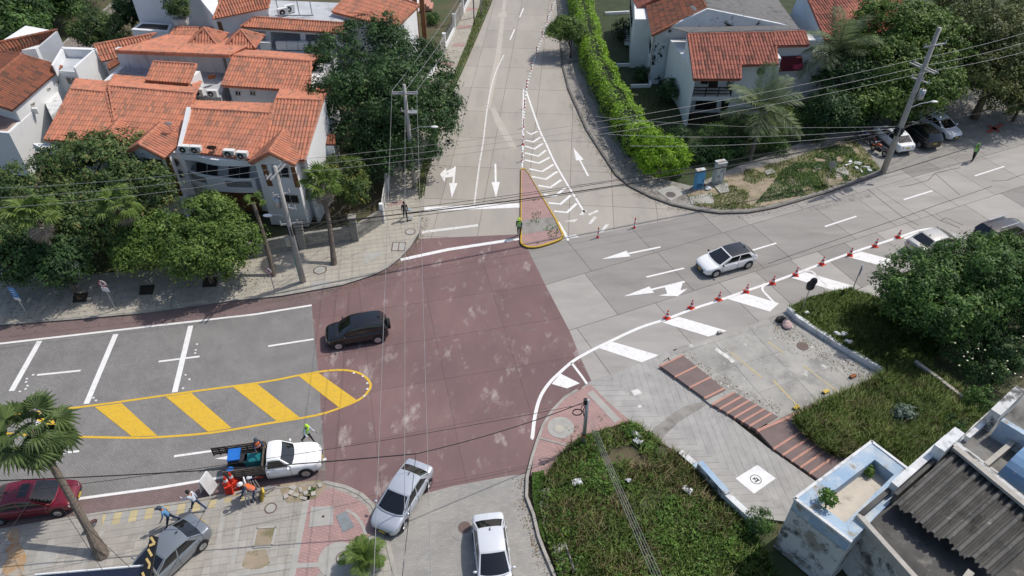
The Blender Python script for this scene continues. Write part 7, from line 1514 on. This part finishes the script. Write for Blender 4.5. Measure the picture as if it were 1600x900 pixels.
for s_ in ([(.72, .24), (.92, .20)], [(.72, .18), (.9, .16), (.74, .12)], [(.7, .08), (.9, .04)]): stroke(s_, .022).build('small_letter', M('lime_letter', (.55, .60, .10)), t)
b = MB(); q = sg(.5, .5, -.2); b.tube([(q.x, q.y, 0), tuple(q)], .06, 8); b.build('post', m_galv, t)

# ------------------------------------------------------------------ poles and wires
def pole(label, foot, h, r0, r1, z=.12, name='utility_pole', mat=None):
    p = XY(*foot, z); t = thing(name, label, 'utility pole', (*p, z)); b = MB(); b.tube([(0, 0, -.1), (0, 0, h*.5), (0, 0, h)], [r0, (r0+r1)/2, r1], 12); b.build('pole', mat or m_pole, t, smooth=True); return t, Vector((*p, z))
def crossarm(t, z, L_, az, y=.14, ins=3, mat=None):
    b = MB(); b.box((-math.sin(az)*y, math.cos(az)*y, z), (L_, .09, .11), az); o = b.build('crossarm', mat or m_galv, t)
    for k in range(ins): u = -L_*.46+L_*.92*k/max(1, ins-1); b = MB(); b.tube([(math.cos(az)*u-math.sin(az)*y, math.sin(az)*u+math.cos(az)*y, z+.05), (math.cos(az)*u-math.sin(az)*y, math.sin(az)*u+math.cos(az)*y, z+.28)], [.05, .035], 8); b.build('insulator', M('porcelain', (.5, .5, .5), rough=.3) if 'porcelain' not in bpy.data.materials else bpy.data.materials['porcelain'], o)
def lamp_arm(t, z, az, L_=1.6):
    b = MB(); b.tube([(0, 0, z), (math.cos(az)*L_*.5, math.sin(az)*L_*.5, z+.35), (math.cos(az)*L_, math.sin(az)*L_, z+.45)], .035, 6); o = b.build('lamp_arm', m_galv, t); b = MB(); b.ball((math.cos(az)*(L_+.2), math.sin(az)*(L_+.2), z+.43), (.32, .16, .08), 10, 6); b.build('lamp_head', m_signw, o, smooth=True)
def transformer(t, z, az, off=.45): b = MB(); c = (math.cos(az)*off, math.sin(az)*off); b.tube([(*c, z-.45), (*c, z+.35)], .26, 14); o = b.build('transformer', m_signback, t, smooth=True); b = MB(); b.tube([(c[0]+.08, c[1], z+.35), (c[0]+.08, c[1], z+.55)], .04, 6); b.tube([(c[0]-.08, c[1], z+.35), (c[0]-.08, c[1], z+.55)], .04, 6); b.build('bushings', m_brown, o)
P1, f1 = pole('concrete utility pole with a wide crossarm on the north sidewalk before the big dark tree', (648, 293), 9.3, .19, .13); crossarm(P1, 8.6, 2.0, 0, -.14); crossarm(P1, 8.6, 2.0, 0, .14, 0); crossarm(P1, 7.0, .9, 0, .14, 2); lamp_arm(P1, 5.4, -.1, 1.9); b = MB(); b.box((.45, 0, 7.0), (.7, .5, .1)); b.build('switch_bracket', m_galv, P1); b = MB(); b.box((-.28, 0, 3.6), (.3, .3, .6)); b.build('junction_box', m_galv, P1)
P2, f2 = pole('concrete utility pole with cluttered hardware on the left sidewalk by the balcony house', (474, 440), 9.6, .20, .14); crossarm(P2, 9.2, 1.9, math.radians(75), .14); crossarm(P2, 9.2, 1.9, math.radians(75), -.14, 0); crossarm(P2, 7.4, 1.1, math.radians(20), .14, 3); transformer(P2, 6.9, math.radians(170)); lamp_arm(P2, 5.6, math.radians(195), 1.0); crossarm(P2, 6.3, 1.4, math.radians(-10), .16, 4); crossarm(P2, 5.0, 1.2, math.radians(10), .16, 3); b = MB(); b.box((-.3, -.1, 3.6), (.32, .24, .55)); b.build('meter_box', M('meter_beige', (.42, .38, .30)), P2); b = MB(); b.tube([(-.22, 0, .1), (-.22, 0, 2.4)], .04, 6); b.build('green_conduit', m_net, P2); b = MB(); [b.tube([(.17*math.cos(a), .17*math.sin(a), 4.2), (.20*math.cos(a), .2*math.sin(a), 4.6), (.17*math.cos(a), .17*math.sin(a), 5.0)], .05, 5) for a in (0, 1.2, 2.5, 4, 5.2)]; b.build('cable_bundle', m_black, P2)
P3, f3 = pole('tall thick concrete utility pole at the upper right verge beside the parked white sedan', (1380, 268), 12.7, .26, .16); crossarm(P3, 11.4, 2.2, math.radians(20), -.2, 2); crossarm(P3, 9.5, 2.3, math.radians(-62), .2); crossarm(P3, 9.5, 2.3, math.radians(-62), -.2, 0); crossarm(P3, 8.4, 1.5, math.radians(-50), .2, 4); transformer(P3, 7.4, math.radians(-20), .55); lamp_arm(P3, 6.0, math.radians(10), 2.0)
b = MB(); [b.tube([(.24*math.cos(a), .24*math.sin(a), 3.6), (.36*math.cos(a), .36*math.sin(a), 3.9), (.24*math.cos(a), .24*math.sin(a), 4.3)], .10, 6) for a in (0, .9, 1.8, 2.8, 3.8, 5)]; b.build('cable_bundle', m_black, P3)
P4, f4 = pole('slim grey metal pole with banded base at the corner of the vacant lot', (911, 694), 3.9, .12, .10, .1, 'metal_pole', m_galv); b = MB(); b.tube([(0, 0, .9), (0, 0, 1.02)], .125, 12); b.build('black_band', m_black, P4); b = MB(); b.tube([(0, 0, .75), (0, 0, .9)], .125, 12); b.build('orange_band', M('band_orange', (.45, .22, .05)), P4); b = MB(); b.box((-.12, 0, 3.75), (.18, .2, .35)); b.build('clamp_box', m_black, P4)
b = MB(); n = 14; [b.tube([(-.5+math.cos(2*math.pi*i/n)*.26, -.05, 2.9+math.sin(2*math.pi*i/n)*.26+k*.02) for i in range(n+1)], .03, 5) for k in range(2)]; b.tube([(-.1, 0, 3.6), (-.3, 0, 3.3), (-.3, 0, 3.1)], .03, 5); b.tube([(-.1, 0, 3.5), (-.2, -.05, 3.0), (-.1, 0, 2.5)], .03, 5); b.build('cable_coil', m_black, P4)
LP, fl = pole('grey street lamp with a long curved arm at the top left corner', (66, 90), 7.0, .09, .06, -.1, 'street_lamp', m_galv); lamp_arm(LP, 7.0, math.radians(160), 3.0); LP['category'] = 'street lamp'
for k, (px, py, h) in enumerate(((741, 40, 7), (752, 25, 9))): P5, f5 = pole(['thin dark pole on the north street grass verge', 'grey concrete pole behind the thin dark one on the north verge'][k], (px, py), h, .12 if k else .07, .09 if k else .05, .12, mat=m_pole if k else m_black); crossarm(P5, h-.5, 1.6, 0, .12, 3)
def wire(name, label, A, B, sag, r, mat, group=None, k=16):
    A, B = Vector(A), Vector(B); b = MB(); b.tube([A.lerp(B, i/k)-Vector((0, 0, sag*4*(i/k)*(1-i/k))) for i in range(k+1)], r, 5, cap=False); o = b.build(name, mat, smooth=True); tag(o, label, 'wire', group); return o
def thru(A, px, py, z, s=1.0):     # from A through a sighted point, and on
    q = W(px, py, z); return A+(q-A)*s
t1 = [f1+Vector((x, -.14, 8.85)) for x in (-.95, .05, .95)]
for k, (p, (px, py), e) in enumerate(zip(t1, ((583, 898), (631, 898), (673, 898)), ('left', 'middle', 'right'))):
    wire('power_line', e+' of three pale wires running down over the intersection from the north pole', p, thru(p, px, py, 9.2, 1.35), .25, .013, m_wire, 'three wires over the intersection')
for k, (p, (px, py), e) in enumerate(zip(t1, ((716, 0), (750, -25), (790, -60)), ('left', 'middle', 'right'))):
    wire('power_line', e+' of three pale wires going up the north street from the crossarm pole', p, W(px, py, 9.0), .2, .016, m_wire, 'three wires up the north street')
up2 = [f2+Vector((x*.9*math.cos(1.309)-.0, x*.9*math.sin(1.309), 9.45)) for x in (1, 0, -1)]; up3 = [f3+Vector((x*1.05*math.cos(-1.08), x*1.05*math.sin(-1.08), 9.75)) for x in (-1, .1, 1)]
for k, e in enumerate(('upper', 'middle', 'lower')):
    wire('power_line', e+' of three wires spanning from the left pole across to the tall right pole', up2[k], up3[k], .9, .0125, m_wire, 'three wires across the north road'); wire('power_line', e+' of three wires leaving the tall pole to the right edge', up3[k], W(1640, 40+k*15, 9.9), .2, .016, m_wire, 'three wires at the right edge'); wire('power_line', e+' of three wires running left from the left pole over the trees', up2[k], W(-60, 296+k*16, 9.4), .35, .015, m_wire, 'three wires over the left trees')
q2, q3 = f2+Vector((0, 0, 5.0)), f3+Vector((0, 0, 4.1))
for k, (z2, z3, sg_, r) in enumerate(((5.0, 4.0, 1.0, .042), (4.7, 4.2, .5, .02), (5.3, 4.4, .8, .018), (4.5, 3.8, .75, .018))):
    wire('cable', ['thick black bundled cable spanning the north road between two poles', 'thin dark cable just below the thick bundle over the north road', 'thin dark cable above the thick bundle over the north road', 'lowest thin cable between the left and the tall right pole'][k], f2+Vector((.1, 0, z2)), f3+Vector((-.1, 0, z3)), sg_, r, m_black)
for k, (px, py) in enumerate(((1600, 92), (1600, 120), (1640, 150))): wire('cable', ['upper', 'middle', 'lower'][k]+' of three dark service cables fanning right from the tall pole', f3+Vector((.1, 0, 4.0+.2*k)), W(px, py, 5), .3, .02, m_black, 'service cables right of the tall pole')
for k, (px, py) in enumerate(((930, 182), (950, 210), (985, 228))): wire('cable', ['grey service cable crossing the hedge from the tall pole, upper one', 'grey service cable crossing the hedge end, middle one', 'grey service cable passing over the round hedge end, lowest one'][k], f3+Vector((-.1, 0, 4.4-.2*k)), W(px, py, 4), .5, .016, m_wire)
for k, (px, py) in enumerate(((565, 335), (540, 320), (610, 300), (600, 330))): wire('cable', ['lowest drooping dark cable between the left pole and the gate', 'drooping dark cable running from the left pole to the fan palm wall', 'drooping dark cable reaching up to the white gate', 'drooping dark cable ending at the top of the block wall corner'][k], f2+Vector((.1, 0, 4.6-.2*k)), W(px, py, 3.0), .5, .018, m_black, 'drooping cables by the left pole')
tp4 = f4+Vector((0, 0, 3.8)); mid = W(650, 709, 5.0)
wire('cable', 'dark cable from the slim metal pole to above the silver sedan', tp4, mid, .3, .026, m_black); wire('cable', 'dark sagging cable over the pickup running to the left edge', mid, W(-30, 752, 5.2), .25, .030, m_black); wire('cable', 'thin dark cable over the lower intersection parallel to the thicker one', tp4+Vector((0, 0, -.2)), W(-30, 775, 5.5), .5, .014, m_black); wire('cable', 'thin dark wire dropping from above the silver sedan to the bottom edge', mid, W(625, 930, 5.5), .05, .016, m_black)
for k in range(4): wire('cable', ['leftmost', 'second', 'third', 'rightmost'][k]+' pale cable of the four-cable bundle over the vacant lot', f4+Vector((.25+.05*k, -.2, 1.9+.12*k)), W(1030+k*5, 925, 6.0), .1, .012, m_wire, 'cable bundle over the vacant lot')
for k, (a, c) in enumerate((((345, 752), (262, 900)), ((70, 745), (0, 850)), ((110, 800), (250, 930)), ((60, 735), (160, 890)))): wire('cable', ['thin stay wire crossing the grey sedan area', 'thin wire slanting over the red sedan', 'thin wire passing between palm trunk and totem sign', 'thin wire dropping past the leaning palm trunk'][k], W(*a, 4.5), W(*c, 5.0), .05, .012, m_black)

# ------------------------------------------------------------------ people
SKIN = M('skin', (.28, .15, .095), rough=.6); HAIR = M('hair_black', (.015, .012, .010), rough=.6)
def cloth(n, c): return M(n, c, tuple(v*.85 for v in c), scale=9, rough=.9, coord='O')
JEAN = cloth('blue_jeans', (.035, .06, .14)); DKP = cloth('dark_trousers', (.018, .020, .026)); SHOE = M('shoe_black', (.02, .018, .017), rough=.5)
def person(label, px, py, az, shirt, pants, h=1.72, stride=.35, arms=((.3, .2), (-.3, .2)), lean=.05, head=None, vest=None, z=.12, sleeve=False, base=None, bend=0.0, shoulder_out=.18):
    p = base if base else (*XY(px, py, z), z); t = thing('person', label, 'person', p, az); s = h/1.72
    V = []; E_ = []; R = []; G = []
    def j(v, r, par=None, g=0):
        V.append(Vector(v)*s); R.append(r*s); G.append(g)
        if par is not None: E_.append((par, len(V)-1))
        return len(V)-1
    ln_ = lambda z_: (lean*(z_-.92)*1.6+bend*max(0, z_-.92))
    pel = j((0, 0, .93), .125, None, 2); sp = j((ln_(1.12), 0, 1.12), .12, pel, 1); ch = j((ln_(1.32), 0, 1.32), .135, sp, 1); nk = j((ln_(1.46), 0, 1.46-bend*.1), .055, ch, 0); hd0 = j((ln_(1.54)+.02, 0, 1.54-bend*.12), .072, nk, 0); hd = j((ln_(1.64)+.02, 0, 1.64-bend*.15), .092, hd0, 0); j((ln_(1.7)+.01, 0, 1.70-bend*.17), .075, hd, 0)
    hands = []
    for sd, sw in ((1, stride), (-1, -stride)):
        hip = j((0, sd*.09, .90), .088, pel, 2); kn = j((.42*math.sin(sw), sd*.10, .90-.42*math.cos(sw)), .062, hip, 2); bk_ = sw-(.25 if sw < 0 else .05); an = j((.42*math.sin(sw)+.42*math.sin(bk_), sd*.10, max(.07, .90-.42*math.cos(sw)-.42*math.cos(bk_))), .042, kn, 2); j((V[an].x/s+.06, sd*.105, max(.05, V[an].z/s-.035)), .040, an, 3); j((V[an].x/s+.17, sd*.115, max(.035, V[an].z/s-.05)), .030, len(V)-1, 3)
    for sd, (a1, a2) in ((1, arms[0]), (-1, arms[1])):
        sh = j((ln_(1.40), sd*.17, 1.405), .068, ch, 1); out = shoulder_out
        el = j((V[sh].x/s+.28*math.sin(a1), sd*(.17+.28*out), 1.405-.28*math.cos(a1)), .045, sh, 1); wr = j((V[el].x/s+.25*math.sin(a1+a2), sd*(.17+.28*out+.02), V[el].z/s-.25*math.cos(a1+a2)), .030, el, 1 if sleeve else 0); dx, dz = math.sin(a1+a2), -math.cos(a1+a2); ha = j((V[wr].x/s+.07*dx, sd*(.17+.28*out+.02), V[wr].z/s+.07*dz), .034, wr, 0); hands.append((V[ha].copy(), Vector((dx, 0, dz)), sd))
    me = bpy.data.meshes.new('body'); me.from_pydata(V, E_, []); o = bpy.data.objects.new('tmp', me); COL.objects.link(o)
    md = o.modifiers.new('skin', 'SKIN'); md.use_smooth_shade = True
    for i, sv in enumerate(me.skin_vertices[0].data): sv.radius = (R[i], R[i]); sv.use_root = (i == 0)
    su = o.modifiers.new('sub', 'SUBSURF'); su.levels = 1
    ev = o.evaluated_get(bpy.context.evaluated_depsgraph_get()); bm_ = bpy.data.meshes.new_from_object(ev); bpy.data.objects.remove(o)
    mats = [SKIN, shirt, pants, SHOE]
    for m in mats: bm_.materials.append(m)
    segs = [(V[a], V[c], G[c] if G[c] != 2 or c != pel else 2) for a, c in E_]
    for pl in bm_.polygons:
        c = pl.center; best, bd = 1, 9
        for a, q, g in segs:
            ab = q-a; tt = max(0, min(1, (c-a).dot(ab)/max(1e-9, ab.length_squared))); dd = (c-(a+ab*tt)).length
            if dd < bd: bd, best = dd, g
        pl.material_index = best; pl.use_smooth = True
    bmx = bmesh.new(); bmx.from_mesh(bm_); hx_, hz_ = V[hd].x, V[hd].z
    extra = MB()
    for hp, dr, sd in hands:
        for k, (ln2, off) in enumerate(((.075, .027), (.085, .009), (.08, -.009), (.062, -.026))):
            a = hp+dr*.025+Vector((off, 0, 0))*s; m_ = a+dr*ln2*.55*s; extra.tube([a, m_, m_+(dr*.7+Vector((.3, -sd*.35, 0)))*ln2*.45*s], [.010*s, .009*s, .007*s], 5)
        a = hp+Vector((.03, 0, 0))*s; extra.tube([a, a+(dr*.5+Vector((.6, -sd*.2, 0)))*.06*s], [.011*s, .008*s], 5)
    extra.tube([(hx_+.085*s, 0, hz_-.01), (hx_+.118*s, 0, hz_-.03)], [.012*s, .018*s], 6)
    for sd in (1, -1): extra.ball((hx_, sd*.093*s, hz_-.015), (.022*s, .012*s, .032*s), 6, 4)
    xm = extra.mesh('x', SKIN); bmx.from_mesh(xm); bmx.to_mesh(bm_); bmx.free(); bm_.name = 'body'; link('body', bm_, t)
    for sd in (1, -1): b = MB(); b.ball((hx_+.083*s, sd*.032*s, hz_+.012), .010*s, 6, 4); b.build('eye', HAIR, t)
    b = MB(); b.box((hx_+.088*s, 0, hz_-.052*s), (.008, .045*s, .010)); b.build('mouth', M('lip', (.22, .09, .07)) if 'lip' not in bpy.data.materials else bpy.data.materials['lip'], t)
    b = MB(); b.ball((hx_-.012*s, 0, hz_+.012*s), (.112*s, .104*s, .115*s), 12, 8, half=True); b.ball((hx_-.03*s, 0, hz_-.01*s), (.098*s, .10*s, .10*s), 10, 6); b.build('hair', HAIR, t, smooth=True)
    if head:
        kind, m_ = head
        b = MB(); b.ball((hx_-.005, 0, hz_+.03*s), (.125*s, .115*s, .115*s), 14, 8, half=True); hb_ = b.build(kind, m_, t, smooth=True)
        b = MB()
        if kind == 'cap': b.box((hx_+.14*s, 0, hz_+.035*s), (.12*s, .14*s, .012))
        else: b.tube([(hx_, 0, hz_+.02*s), (hx_, 0, hz_+.035*s)], .145*s, 16)
        b.build('brim', m_, hb_)
    if vest:
        b = MB(); n = 16; rings = []
        for zz, ra, rb in ((.98, .155, .185), (1.12, .15, .18), (1.26, .155, .19), (1.38, .14, .185), (1.44, .09, .12)): rings.append([(Vector((ln_(zz)+math.cos(2*math.pi*k/n)*ra, math.sin(2*math.pi*k/n)*rb, zz))*s) for k in range(n)])
        for i in range(len(rings)-1):
            for k in range(n): b.quad(rings[i][k], rings[i][(k+1) % n], rings[i+1][(k+1) % n], rings[i+1][k])
        v = b.build('vest', vest, t, smooth=True); b = MB()
        for zz in (1.08, 1.22): b.tube([Vector((ln_(zz), 0, zz-.02))*s, Vector((ln_(zz), 0, zz+.02))*s], [.190*s, .190*s], 16, cap=False)
        o = b.build('reflective_band', m_signw, v); o.scale = (.85, 1, 1)
    return t
LIME = cloth('lime_vest', (.28, .62, .08)); ORNG = cloth('orange_vest', (.72, .16, .05)); WHT = cloth('white_shirt', (.62, .66, .74)); BLU = cloth('blue_shirt', (.12, .30, .52)); NAV = cloth('navy_shirt', (.03, .05, .10)); BLK = cloth('black_clothes', (.015, .014, .016)); LCAP = cloth('lime_cap', (.45, .72, .06)); HELM = M('white_helmet', (.78, .78, .77), rough=.35); GCAP = cloth('dark_cap', (.05, .07, .09))
person('traffic officer in a lime vest standing at the tip of the traffic island', 811, 369, math.radians(-100), NAV, DKP, 1.74, .08, head=('cap', LCAP), vest=LIME, z=0, sleeve=True)
person('traffic officer in a lime vest standing alone on the road at the upper right', 1518, 252, math.radians(200), cloth('green_shirt', (.08, .22, .06)), DKP, 1.76, .10, head=('cap', cloth('green_cap', (.10, .35, .07))), vest=LIME, z=0, sleeve=True)
person('officer in a lime cap and vest walking beside the pickup hood', 483, 692, math.radians(-20), WHT, DKP, 1.68, .42, ((.5, .4), (-.1, .9)), .14, ('cap', LCAP), LIME, z=0, sleeve=True)
w_ = person('woman in black clothes walking on the north sidewalk carrying white bags', 634, 343, math.radians(-75), BLK, BLK, 1.72, .30, ((.25, .5), (-.2, .5)), .03, None, None)
bag('white plastic shopping bag hanging at the side of the woman in black', 642, 341, .22, z=.3, name='shopping_bag'); bag('pale blue folded bag under the arm of the woman in black', 639, 329, .20, cloth('pale_blue_bag', (.42, .55, .66)), z=1.0, name='shoulder_bag')
person('man in a white shirt and jeans walking along the sidewalk by the checkered tiles', 311, 797, math.radians(165), WHT, JEAN, 1.70, .45, ((.9, 1.3), (-.3, .2)), .14, None, None, sleeve=True)
person('man in a light blue t-shirt walking toward the back of the grey sedan', 271, 820, math.radians(205), BLU, cloth('dark_jeans', (.03, .045, .09)), 1.76, .38, ((.3, .3), (-.4, .3)), .16, ('cap', GCAP), None)
person('worker in an orange vest with a dark cap standing in the pickup bed', 0, 0, prz+math.radians(-60), NAV, DKP, 1.70, .10, ((.9, .9), (.7, 1.0)), .12, ('cap', GCAP), ORNG, base=on_truck(-.72, .32, .83), sleeve=True)
person('worker in a white helmet and orange vest bending over the folded stands', 402, 779, math.radians(205), NAV, JEAN, 1.72, .25, ((1.0, .5), (.9, .5)), .42, ('helmet', HELM), ORNG, sleeve=True)
person('worker in a navy shirt and pale cap crouched at the side of the pickup bed', 386, 776, math.radians(20), NAV, JEAN, 1.55, .35, ((1.0, .6), (.8, .6)), .38, ('cap', cloth('pale_cap', (.55, .57, .60))), None, z=0, sleeve=True)
t = thing('folded_stands', 'bundle of grey folded barrier stands held by the work crew', 'barrier stands', (*XY(400, 784, .12), .12), .3)
for k in range(6): b = MB(); a = -.5+k*.2; b.tube([(a, -.2+.08*k, 0), (-.35+.12*k, .45, 1.25)], .028, 6); b.build('leg', m_galv, t)
for k in range(2): b = MB(); b.box((.25+.2*k, .25, .5), (1.5, .05, .16), .6-.2*k, 0, 0, .5); b.build('beam', m_galv, t)
b = MB(); b.box((-.35, .45, 1.0), (.06, .45, .9), .2, 0, 0, .25); b.build('white_board', m_signw, t)
b = MB(); b.box((0, 0, .35), (.10, .35, .75), .5, 0, 0, .35); o = b.build('yellow_panel', m_ybox); o.location = (*XY(412, 779, .12), .12); tag(o, 'yellow plastic panel leaning behind the helmeted worker', 'panel')
